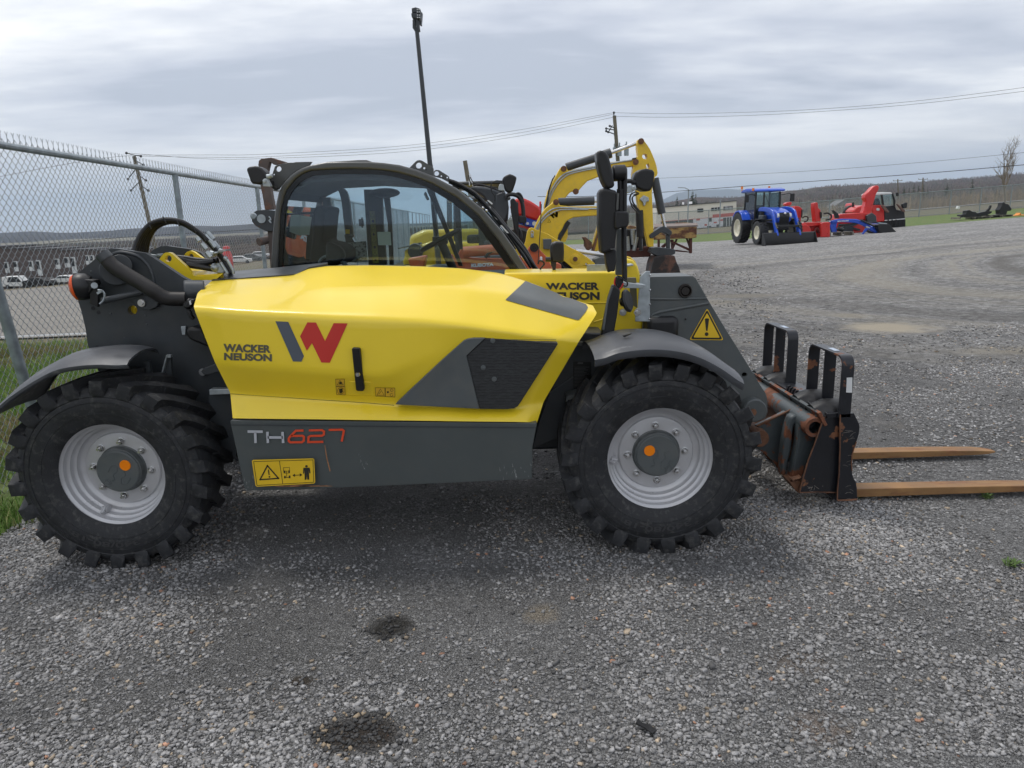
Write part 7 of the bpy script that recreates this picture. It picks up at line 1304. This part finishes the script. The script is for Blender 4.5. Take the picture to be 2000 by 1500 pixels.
mb = MB(); [mb.prism(Zw2(q), Y, .14) for q, Y in (([(1058,880),(1102,876),(1100,1120),(1062,1125)], 23.1), ([(1008,880),(1030,880),(1078,1020),(1065,1040)], 23.2), ([(750,900),(790,925),(1070,1050),(1068,1090),(760,945)], 23.15), ([(845,890),(868,890),(790,1065),(770,1060)], 23.3), ([(760,900),(800,900),(800,1060),(768,1060)], 24.5), ([(545,900),(575,900),(575,1060),(545,1060)], 24.5), ([(780,1058),(1060,1095),(1058,1110),(780,1090)], 23.3), ([(600,1010),(720,920),(740,940),(640,1040)], 23.3))]; objs('leg', mb, 'rustred', RF, bevel=.01)
PL = thing('snow_pusher', 'dark snow pusher with upright rods and a rusty cutting edge left of the steel frame', 'snow pusher', (P(1235, 500, 18).x, 18, 0))
mb = MB(); mb.prism(Zw2([(-140,735),(25,728),(330,735),(362,1010),(350,1040),(-140,1080)]), 18, .6); obj('blade', mb, 'black', PL, bevel=.03); mb = MB(); mb.prism(Zw2([(-140,1085),(60,1080),(360,1010),(430,1015),(500,1060),(400,1180),(60,1195),(-140,1160)]), 17.8, .5); obj('cutting_edge', mb, 'rustred', PL, bevel=.02)
mb = MB(); [mb.cyl(P(*Zw2([(a, b)])[0], 17.8), P(*Zw2([(c_, d)])[0], 17.8), .05, 8) for a, b, c_, d in ((42,850,60,1080),(130,740,138,980),(258,890,265,1080),(220,760,150,1080))]; objs('rod', mb, 'galv', PL)
# ================================================================== blue tractor
def loc_frame(px, py, rz): g_ = G(px, py, 0); return g_
def lt(o_, Rz): return lambda a, b, c: Rz @ Vector((a, b, c))+o_
def tractor(o_, yaw):
    T = thing('tractor', 'bright blue tractor with cream wheels and a black front blade parked facing the camera', 'tractor', o_); Rz = Matrix.Rotation(yaw, 3, 'Z'); W = lt(o_, Rz)
    def pr(name, pts, y0, y1, m, bv=.03, par=T): mb = MB(); mb.prism3([W(a, y0, c) for a, c in pts], Rz @ Vector((0, y1-y0, 0))); return obj(name, mb, m, par, bevel=bv)
    def whl(x, y, r_, w_, s_):
        c = W(x, y, r_); ax = Rz @ Vector((0, s_, 0)); mb = MB(); mb.lathe([(r_*.55,-w_*.42),(r_*.80,-w_*.5),(r_*.94,-w_*.46),(r_*.96,0),(r_*.94,w_*.46),(r_*.80,w_*.5),(r_*.55,w_*.42)], c, ax, 36)
        u = Rz @ Vector((1, 0, 0)); v = Vector((0, 0, 1)); q = ax
        for k in range(20):
            for sd in (-1, 1):
                a = 2*math.pi*(k+(.5 if sd > 0 else 0))/20; pp_ = []
                for t_, da in ((0, .16), (.48, 0)):
                    for rr2 in (r_*.93, r_*1.0):
                        for dw in (-.035, .035): aa = a+da+dw; pp_.append(c+(u*math.cos(aa)+v*math.sin(aa))*rr2*(1 if t_ < .4 or rr2 < r_*.95 else .985)+q*sd*t_*w_)
                mb.add(pp_, [[0,1,3,2],[4,6,7,5],[0,4,5,1],[2,3,7,6],[0,2,6,4],[1,5,7,3]])
        w2 = obj('wheel', mb, 'rubber', T); mb = MB(); mb.lathe([(r_*.58, w_*.40),(r_*.56, w_*.44),(r_*.50, w_*.40),(r_*.46, w_*.22),(r_*.18, w_*.12),(r_*.17, w_*.25),(0, w_*.26)], c, ax, 30); mb.lathe([(r_*.56, -w_*.44),(r_*.5, -w_*.2),(0, -w_*.2)], c, ax, 20); obj('rim', mb, 'cream', w2)
    for s_ in (-1, 1): whl(-1.35, s_*.95, .87, .54, s_); whl(1.25, s_*.93, .64, .44, s_)
    pr('chassis', [(-1.6,.7),(-1.6,1.2),(2.0,1.15),(2.0,.75)], -.32, .32, 'black'); pr('hood', [(-.15,1.2),(-.15,1.92),(.6,1.95),(1.5,1.82),(1.95,1.68),(2.08,1.45),(2.02,1.15),(1.6,1.1)], -.40, .40, 'blue', .10)
    pr('grille', [(2.0,1.1),(2.03,1.1),(2.11,1.45),(2.02,1.66),(1.98,1.66)], -.26, .26, 'black', .01)
    for s_ in (-1, 1): pr('headlight', [(1.97,1.40),(2.05,1.40),(2.10,1.48),(2.04,1.62),(1.97,1.62)], s_*.33-.05, s_*.33+.05, 'white', .01)
    mb = MB(); mb.sphere(W(2.12, 0, 1.60), .07); obj('badge', mb, 'steel', T)
    # cab
    for (x, y) in ((-1.55,.72),(-1.55,-.72),(-.12,.70),(-.12,-.70)): mb = MB(); mb.beam(W(x, y, 1.25), W(x*.96-.0, y*.97, 2.78), .09, .09); obj('pillar', mb, 'black', T)
    pr('roof', [(-1.85,2.78),(-1.8,2.93),(-1.2,3.02),(-.3,3.0),(.15,2.92),(.2,2.80)], -.86, .86, 'blue', .07)
    for s_ in (-1, 1): pr('side_window', [(-1.5,1.4),(-.15,1.3),(-.15,2.76),(-1.5,2.76)], s_*.71-.01, s_*.71+.01, 'glass2', 0)
    pr('windscreen', [(-.13,1.35),(-.11,1.35),(-.13,2.76),(-.15,2.76)], -.68, .68, 'glass2', 0); pr('rear_window', [(-1.54,1.5),(-1.52,1.5),(-1.5,2.76),(-1.52,2.76)], -.68, .68, 'glass2', 0)
    pr('seat', [(-1.2,1.3),(-1.2,2.1),(-1.05,2.1),(-.95,1.55),(-.6,1.5),(-.6,1.3)], -.25, .25, 'seat'); pr('cab_floor', [(-1.6,1.1),(-1.6,1.35),(-.1,1.3),(-.1,1.1)], -.72, .72, 'black')
    for s_ in (-1, 1):
        pr('fender', [(-2.1,1.2),(-2.05,1.55),(-1.7,1.80),(-1.2,1.84),(-.8,1.65),(-.55,1.3),(-.62,1.28),(-.88,1.56),(-1.22,1.74),(-1.65,1.71),(-1.97,1.48),(-2.03,1.2)], s_*.95-.24, s_*.95+.24, 'blue', .03)
        pr('front_fender', [(.62,.9),(.7,1.2),(1.0,1.36),(1.5,1.36),(1.52,1.32),(1.02,1.31),(.75,1.16),(.68,.9)], s_*.93-.2, s_*.93+.2, 'black', .01)
        mb = MB(); mb.tube([W(-.1, s_*.7, 2.6), W(.1, s_*1.1, 2.68), W(.12, s_*1.25, 2.62)], .025, 6); mb.box(W(.12, s_*1.28, 2.45), (.1, .22, .42), Rz); objs('mirror', mb, 'black', T, bevel=.02)
        # loader frame and arms
        pr('loader_post', [(.05,1.0),(.12,1.75),(.35,1.9),(.5,1.8),(.4,1.0)], s_*.52-.05, s_*.52+.05, 'black', .02)
        pr('loader_arm', [(.15,1.75),(.3,1.95),(.9,1.98),(1.6,1.9),(2.0,1.75),(2.75,.55),(2.72,.35),(2.55,.35),(1.9,1.5),(1.5,1.68),(.6,1.75)], s_*.60-.05, s_*.60+.05, 'blue', .03)
        mb = MB(); mb.cyl(W(.9, s_*.6, 1.25), W(2.0, s_*.6, 1.3), .05, 8); mb.cyl(W(1.9, s_*.6, 1.55), W(2.65, s_*.6, .85), .045, 8); objs('cylinder', mb, 'black', T)
    bld = [(2.75,.02),(2.80,.30),(2.70,.62),(2.62,.66),(2.60,.62),(2.68,.30),(2.62,.06)]; pr('blade', bld, -1.38, 1.38, 'black', .01)
    for s_ in (-1, 1): pr('blade_end', [(2.62,.0),(3.1,.0),(3.05,.12),(2.74,.66),(2.6,.64)], s_*1.38-.02, s_*1.38+.02, 'black', .005)
    pr('cross_tube', [(2.45,.9),(2.6,.9),(2.6,1.02),(2.45,1.02)], -.6, .6, 'black', .02)
    mb = MB(); mb.cyl(W(-1.7, -.85, 2.9), W(-1.7, -.85, 3.05), .02, 6); mb.cyl(W(-1.7, -.85, 3.02), W(-1.7, -.85, 3.16), .06, 12); mb.cyl(W(-1.6, .7, 3.0), W(-1.6, .7, 3.14), .06, 12); mb.cyl(W(-.0, -.9, 2.85), W(-.0, -.9, 3.0), .06, 12); objs('beacon', mb, 'orange_ref', T)
    mb = MB(); mb.tube([W(.5, -.48, 1.5), W(.5, -.48, 2.75)], .05, 8); obj('exhaust_stack', mb, 'black', T)
    mb = MB(); [mb.tube([W(-.08, y0, 1.8+y0*.2), W(-.09, y0-.35, 2.6)], .012, 5) for y0 in (.2,)]; obj('wiper', mb, 'black', T)
    mb = MB(); mb.box(W(.75, -.62, 1.3), (.6, .25, .5), Rz); obj('tool_box', mb, 'dgrey', T, bevel=.05); return T
g0 = P(1497, 470, 40.2); g0.z = zgf(g0.x, 39)-.02; tractor(g0, R(-86))
# ================================================================== snow blowers, loader, red and black machine
Zs2 = lambda p: zm(1400, 330, 5.263, p)
def tprism(T, name, poly, Y, d, m, bv=.03): mb = MB(); mb.prism(Zs2(poly), Y, d); return obj(name, mb, m, T, bevel=bv)
S1 = thing('snow_blower', 'red snow blower mostly hidden behind the loader arm of the blue tractor', 'snow blower', P(1555, 455, 44))
tprism(S1, 'chute', [(700,360),(720,345),(760,338),(775,345),(765,372),(720,382),(705,378)], 44.5, .4, 'red'); tprism(S1, 'housing', [(765,430),(800,400),(805,380),(850,385),(880,410),(870,470),(860,600),(800,600),(790,470)], 44, .8, 'red'); tprism(S1, 'housing', [(780,450),(815,470),(850,520),(860,600),(790,600)], 43.6, .3, 'blue')
mb = MB(); [mb.tube([P(a, b, 43.8) for a, b in smooth_path(Zs2(q), 4)], .04, 6) for q in ([(875,420),(872,500)], [(880,505),(900,490),(935,495),(930,530),(895,545)])]; objs('hydraulic_hose', mb, 'black', S1)
S2 = thing('snow_blower', 'red snow blower with an upright chute and open auger housing right of the blue tractor', 'snow blower', P(1592, 463, 43))
tprism(S2, 'chute', [(1000,350),(1030,342),(1040,355),(1045,400),(1070,425),(1070,540),(1015,545),(1000,400)], 43, .5, 'red')
tprism(S2, 'housing', [(870,560),(940,550),(1170,545),(1172,575),(1010,585),(870,600)], 43, 1.0, 'red', .02); tprism(S2, 'side_plate', [(1070,560),(1100,550),(1155,548),(1165,580),(1165,700),(1075,702)], 42.6, .2, 'red', .03); tprism(S2, 'side_plate', [(868,575),(925,572),(960,600),(985,700),(870,690)], 42.8, .2, 'red', .03); tprism(S2, 'auger_shade', [(948,592),(1062,588),(1066,690),(975,694)], 43.55, .03, mat('shadowed red steel', (.13, .012, .010), .5), 0); tprism(S2, 'back_plate', [(920,590),(1080,585),(1080,698),(920,700)], 43.6, .1, M['red'], 0)  # dark sheet paints the shade inside the open auger housing
mb = MB(); 
for k in range(10): a = k*.9; mb.tube([P(*Zs2([(960+k*13, 640+35*math.sin(a))])[0], 43.1), P(*Zs2([(973+k*13, 640+35*math.sin(a+.9))])[0], 43.1)], .06, 6)
obj('auger', mb, mat('worn dark red steel', (.22, .03, .025), .5, var=.3), S2)
mb = MB(); mb.lathe([(.1,0),(.5,0),(.5,.3)], P(*Zs2([(1040, 640)])[0], 43.3), n=20); obj('impeller_housing', mb, 'red', S2); mb = MB(); mb.tube([P(a, b, 43) for a, b in smooth_path(Zs2([(1100,460),(1140,455),(1175,475),(1170,510),(1120,525)]), 4)], .05, 6); mb.prism(Zs2([(1065,440),(1080,450),(1082,500),(1066,505)]), 42.9, .3); objs('hydraulic_hose', mb, 'black', S2)
S3 = thing('snow_blower', 'large red snow blower with a tall curved chute behind the blue loader', 'snow blower', P(1690, 450, 46))
tprism(S3, 'chute', [(1520,300),(1530,262),(1560,235),(1600,190),(1635,170),(1662,168),(1672,185),(1665,215),(1640,260),(1605,380),(1590,440),(1600,460),(1500,465),(1515,420),(1535,330)], 46, .5, 'red', .06)
tprism(S3, 'housing', [(1250,470),(1290,462),(1500,450),(1600,455),(1620,500),(1620,520),(1240,525)], 45.6, 1.2, 'red', .04); tprism(S3, 'housing', [(1240,520),(1530,515),(1540,640),(1480,660),(1300,660),(1230,600)], 45.8, 1.0, M['red'], .03); tprism(S3, 'wing_plate', [(1190,425),(1200,422),(1250,460),(1262,500),(1225,510),(1215,470)], 45.4, .2, 'black', .01)
mb = MB(); mb.prism(Zs2([(1300,600),(1430,560),(1440,575),(1310,630)]), 45.7, .1); mb.prism(Zs2([(1260,560),(1300,570),(1480,620),(1470,635),(1260,580)]), 45.7, .1); mb.lathe([(0,-.2),(.35,-.2),(.4,0)], P(*Zs2([(1330,630)])[0], 45.6), n=16); objs('auger', mb, 'dgrey', S3); tprism(S3, 'gear_housing', [(1540,480),(1600,450),(1640,480),(1650,560),(1580,600),(1550,560)], 45.4, .3, 'dgrey', .04)
BL = thing('front_loader', 'detached blue front loader frame with a black bucket resting on wooden pallets', 'front loader', P(1690, 460, 43.5))
tprism(BL, 'mount_frame', [(1160,545),(1180,532),(1220,530),(1240,545),(1230,600),(1240,655),(1215,665),(1180,650),(1165,590)], 43, .15, 'blue'); tprism(BL, 'arm', [(1175,535),(1220,520),(1290,512),(1440,515),(1500,535),(1560,565),(1600,600),(1640,628),(1700,620),(1700,655),(1630,658),(1590,640),(1540,600),(1480,570),(1420,555),(1280,545),(1190,560)], 42.9, .2, 'blue', .04); tprism(BL, 'arm', [(1300,520),(1460,528),(1540,545),(1640,600),(1690,610),(1660,630),(1580,600),(1480,560),(1300,540)], 44.2, .2, 'blue', .04)
tprism(BL, 'parking_stand', [(1530,610),(1560,615),(1500,682),(1488,680)], 42.8, .1, 'blue', .01); tprism(BL, 'bucket_frame', [(1590,600),(1650,560),(1700,570),(1720,640),(1660,650)], 43, .6, 'blue', .03)
tprism(BL, 'bucket', [(1650,575),(1680,565),(1770,565),(1800,600),(1842,640),(1845,655),(1815,668),(1700,668),(1665,640)], 42.6, 1.6, 'black', .02); mb = MB(); mb.prism(Zs2([(1645,545),(1750,558),(1755,572),(1690,570)]), 43.4, 1.2); obj('bucket_lip', mb, 'galv', BL)
mb = MB(); textpx(mb, 'NEW HOLLAND', Zs2([(1240,545),(1358,538),(1358,524),(1240,531)]), flat(42.89), .05); textpx(mb, 'NEW', Zs2([(1530,598),(1570,615),(1578,600),(1538,583)]), flat(42.89), .05); obj('lettering', mb, 'white', BL)
mb = MB(); mb.cyl(P(*Zs2([(1250,580)])[0], 43), P(*Zs2([(1450,560)])[0], 43), .06, 8); mb.cyl(P(*Zs2([(1240,610)])[0], 43), P(*Zs2([(1300,630)])[0], 43), .12, 8); mb.cyl(P(*Zs2([(1480,525)])[0], 42.8), P(*Zs2([(1640,600)])[0], 42.8), .05, 8); objs('cylinder', mb, 'black', BL)
M['palletwood'] = mat('grey pallet wood', (.22, .20, .17), .85, var=.3)
def pallet(px0, px1, py, Y, label, dz=.14):
    a = P(px0, py, Y); b = P(px1, py, Y); z0 = min(a.z, zgf((a.x+b.x)/2, Y)); z0 = zgf((a.x+b.x)/2, Y); T = thing('wooden_pallet', label, 'pallet', ((a.x+b.x)/2, Y, z0)); w_ = b.x-a.x; L_ = 1.1
    for k in range(5): mb = MB(); mb.box(((a.x+b.x)/2, Y+.1+k*.23, z0+dz), (w_, .14, .025)); obj('top_board', mb, 'palletwood', T)
    for k in range(3): mb = MB(); mb.box((a.x+.05+(w_-.1)*k/2, Y+.56, z0+dz*.5), (.09, L_, dz-.03)); obj('bearer', mb, 'palletwood', T)
    return T
pallet(1620, 1668, 462, 42.6, 'grey wooden pallet under the detached blue loader', .22)
# red and black machine with cab behind
RM = thing('compact_loader', 'red and black loader with a glazed cab behind the large red snow blower', 'loader', P(1740, 440, 50))
def rprism(name, poly, Y, d, m, bv=.03): return tprism(RM, name, poly, Y, d, m, bv)
rprism('body', [(1390,380),(1410,345),(1420,372),(1500,378),(1500,450),(1410,450)], 51.5, 1.2, 'red', .08); rprism('hood', [(1400,430),(1440,395),(1510,370),(1540,390),(1530,450),(1400,455)], 49, 1.2, 'red', .10); rprism('body', [(1590,370),(1720,370),(1725,540),(1640,545),(1600,450)], 50, 1.2, 'red', .05)
rprism('roof', [(1610,262),(1630,245),(1700,238),(1790,240),(1810,250),(1800,258),(1620,270)], 49.8, 1.8, 'white', .04)
for q in ([(1612,262),(1622,262),(1620,370),(1606,370)], [(1690,245),(1704,248),(1722,370),(1706,370)], [(1802,245),(1815,250),(1838,330),(1832,390),(1822,380),(1824,330)]): rprism('pillar', q, 49.9, .12, 'black', .01)
rprism('side_window', [(1622,268),(1692,252),(1712,368),(1622,368)], 50.0, .03, 'glass2', 0); rprism('windscreen', [(1704,248),(1802,250),(1824,335),(1820,372),(1722,372)], 50.0, .03, 'glass2', 0); rprism('seat', [(1640,310),(1670,300),(1690,370),(1640,370)], 50.8, .5, 'seat', .05)
rprism('front_frame', [(1720,385),(1830,372),(1850,420),(1930,430),(1940,560),(1930,600),(1730,600),(1725,540)], 50, .8, 'black', .03); rprism('step', [(1730,525),(1935,508),(1936,516),(1730,534)], 49.9, .1, 'white', .0)
for x_ in (1760, 1800, 1840, 1890, 1930): rprism('guard_bar', [(x_, 520), (x_+9, 519), (x_+9, 590), (x_, 590)], 49.8, .06, 'black', .0)
rprism('loader_arm', [(1850,360),(1870,365),(1940,430),(1930,445),(1910,435)], 49.6, .15, mat('brown arm', (.16, .09, .07), .6), .02); rprism('loader_arm', [(1690,375),(1720,372),(1775,440),(1760,452),(1730,430)], 49.6, .15, mat('brown arm', (.16, .09, .07), .6), .02)
rprism('headlight', circ(1660, 415, 15, 14), 49.9, .1, 'white', .0); rprism('work_lamp', [(1905,362),(1940,345),(1962,345),(1955,400),(1925,405),(1912,390)], 49.5, .2, 'black', .03); rprism('mirror', [(1845,245),(1868,240),(1875,275),(1850,278)], 49.8, .1, 'black', .02); rprism('mirror', [(1393,345),(1412,340),(1415,400),(1395,405)], 49.8, .1, 'black', .02)
mb = MB(); c = P(*Zs2([(1880, 590)])[0], 50.5); 
for (a, b) in ((1370,440),(1700,560),(1860,570)): mb.lathe([(.15,-.15),(.42,-.17),(.48,-.1),(.48,.1),(.42,.17),(.15,.15)], P(*Zs2([(a, b)])[0], 50.4)+Vector((0, 0, -.05)), n=20)
objs('wheel', mb, 'rubber', RM)
# ---- attachments on pallets at the far right
Zx = lambda p: zm(1640, 280, 5.555, p)
def attach(label, polys, Y, m, cat, name):
    T = thing(name, label, cat, P(*Zx([polys[0][1][0]])[0], Y))
    for nm, q, d in polys: mb = MB(); mb.prism(Zx(q), Y+random.uniform(-.05, .05), d); obj(nm, mb, m, T, bevel=.02)
    return T
Ya = 54.0
attach('black sickle shaped implement heap lying on the left pallet at the far right', [('frame', [(1315,790),(1320,772),(1375,765),(1380,730),(1410,722),(1440,740),(1480,745),(1500,770),(1500,812),(1420,812),(1400,800)], .5), ('tine', [(1310,800),(1345,765),(1350,790),(1330,806)], .1), ('wheel', [(1440,790),(1470,770),(1500,790),(1500,825),(1440,825)], .2)], Ya, 'black', 'implement', 'implement')
attach('black implement with a raised curved arm beside the sickle shaped heap', [('frame', [(1495,800),(1505,755),(1560,742),(1620,735),(1655,738),(1650,755),(1600,780),(1540,790),(1545,815),(1500,815)], .5), ('arm', [(1590,735),(1625,700),(1635,672),(1648,670),(1650,690),(1625,735),(1600,755)], .15), ('blade', [(1500,780),(1530,770),(1540,810),(1500,812)], .4)], Ya, 'black', 'implement', 'implement')
attach('tall black implement head standing on the right pallet at the far right', [('frame', [(1735,720),(1760,680),(1765,645),(1785,635),(1800,655),(1830,658),(1850,690),(1868,710),(1860,730),(1820,735),(1810,770),(1760,795),(1700,795),(1700,775),(1740,765)], .5), ('arm', [(1820,660),(1835,665),(1865,705),(1862,722),(1835,700)], .1), ('base', [(1660,790),(1750,785),(1770,800),(1745,812),(1665,812)], .5)], Ya, 'black', 'implement', 'implement')
attach('orange implement lying on a pallet at the right edge of the picture', [('frame', [(1840,800),(1870,785),(1930,778),(1950,770),(1965,752),(1975,775),(2010,770),(2040,800),(1960,812),(1850,815)], .5)], Ya, mat('orange paint', (.75, .25, .02), .45), 'implement', 'implement')
def pal2(q0, q1, pyz, label):
    a, b = Zx([(q0, pyz)])[0], Zx([(q1, pyz)])[0]; pallet(a[0], b[0], a[1], Ya-.3, label, .14)
pal2(1300, 1640, 820, 'weathered pallet carrying the two low black implements'); pal2(1650, 1880, 812, 'weathered pallet under the tall black implement head')
mb = MB(); mb.prism(Zx([(1278,708),(1288,680),(1305,682),(1305,705),(1290,716)]), 70, .3); tag(obj('marker_cone', mb, 'white', loc=P(*Zx([(1290, 700)])[0], 70)), 'small white marker leaning in front of the far fence', 'marker')
# ================================================================== haze
hm = bpy.data.materials.new('haze air'); hm.use_nodes = True; N = hm.node_tree.nodes; L = hm.node_tree.links; N.remove(N['Principled BSDF'])
pv = N.new('ShaderNodeVolumePrincipled'); pv.inputs['Color'].default_value = (.72, .85, 1.0, 1); pv.inputs['Density'].default_value = 1.4e-4; pv.inputs['Anisotropy'].default_value = .2; L.new(pv.outputs[0], N['Material Output'].inputs['Volume'])
mb = MB(); mb.box((0, 0, 200), (25600, 25600, 640)); hz_ = obj('haze', mb, hm); tag(hz_, 'thin blue haze in the air over the whole valley', 'haze', kind='stuff')
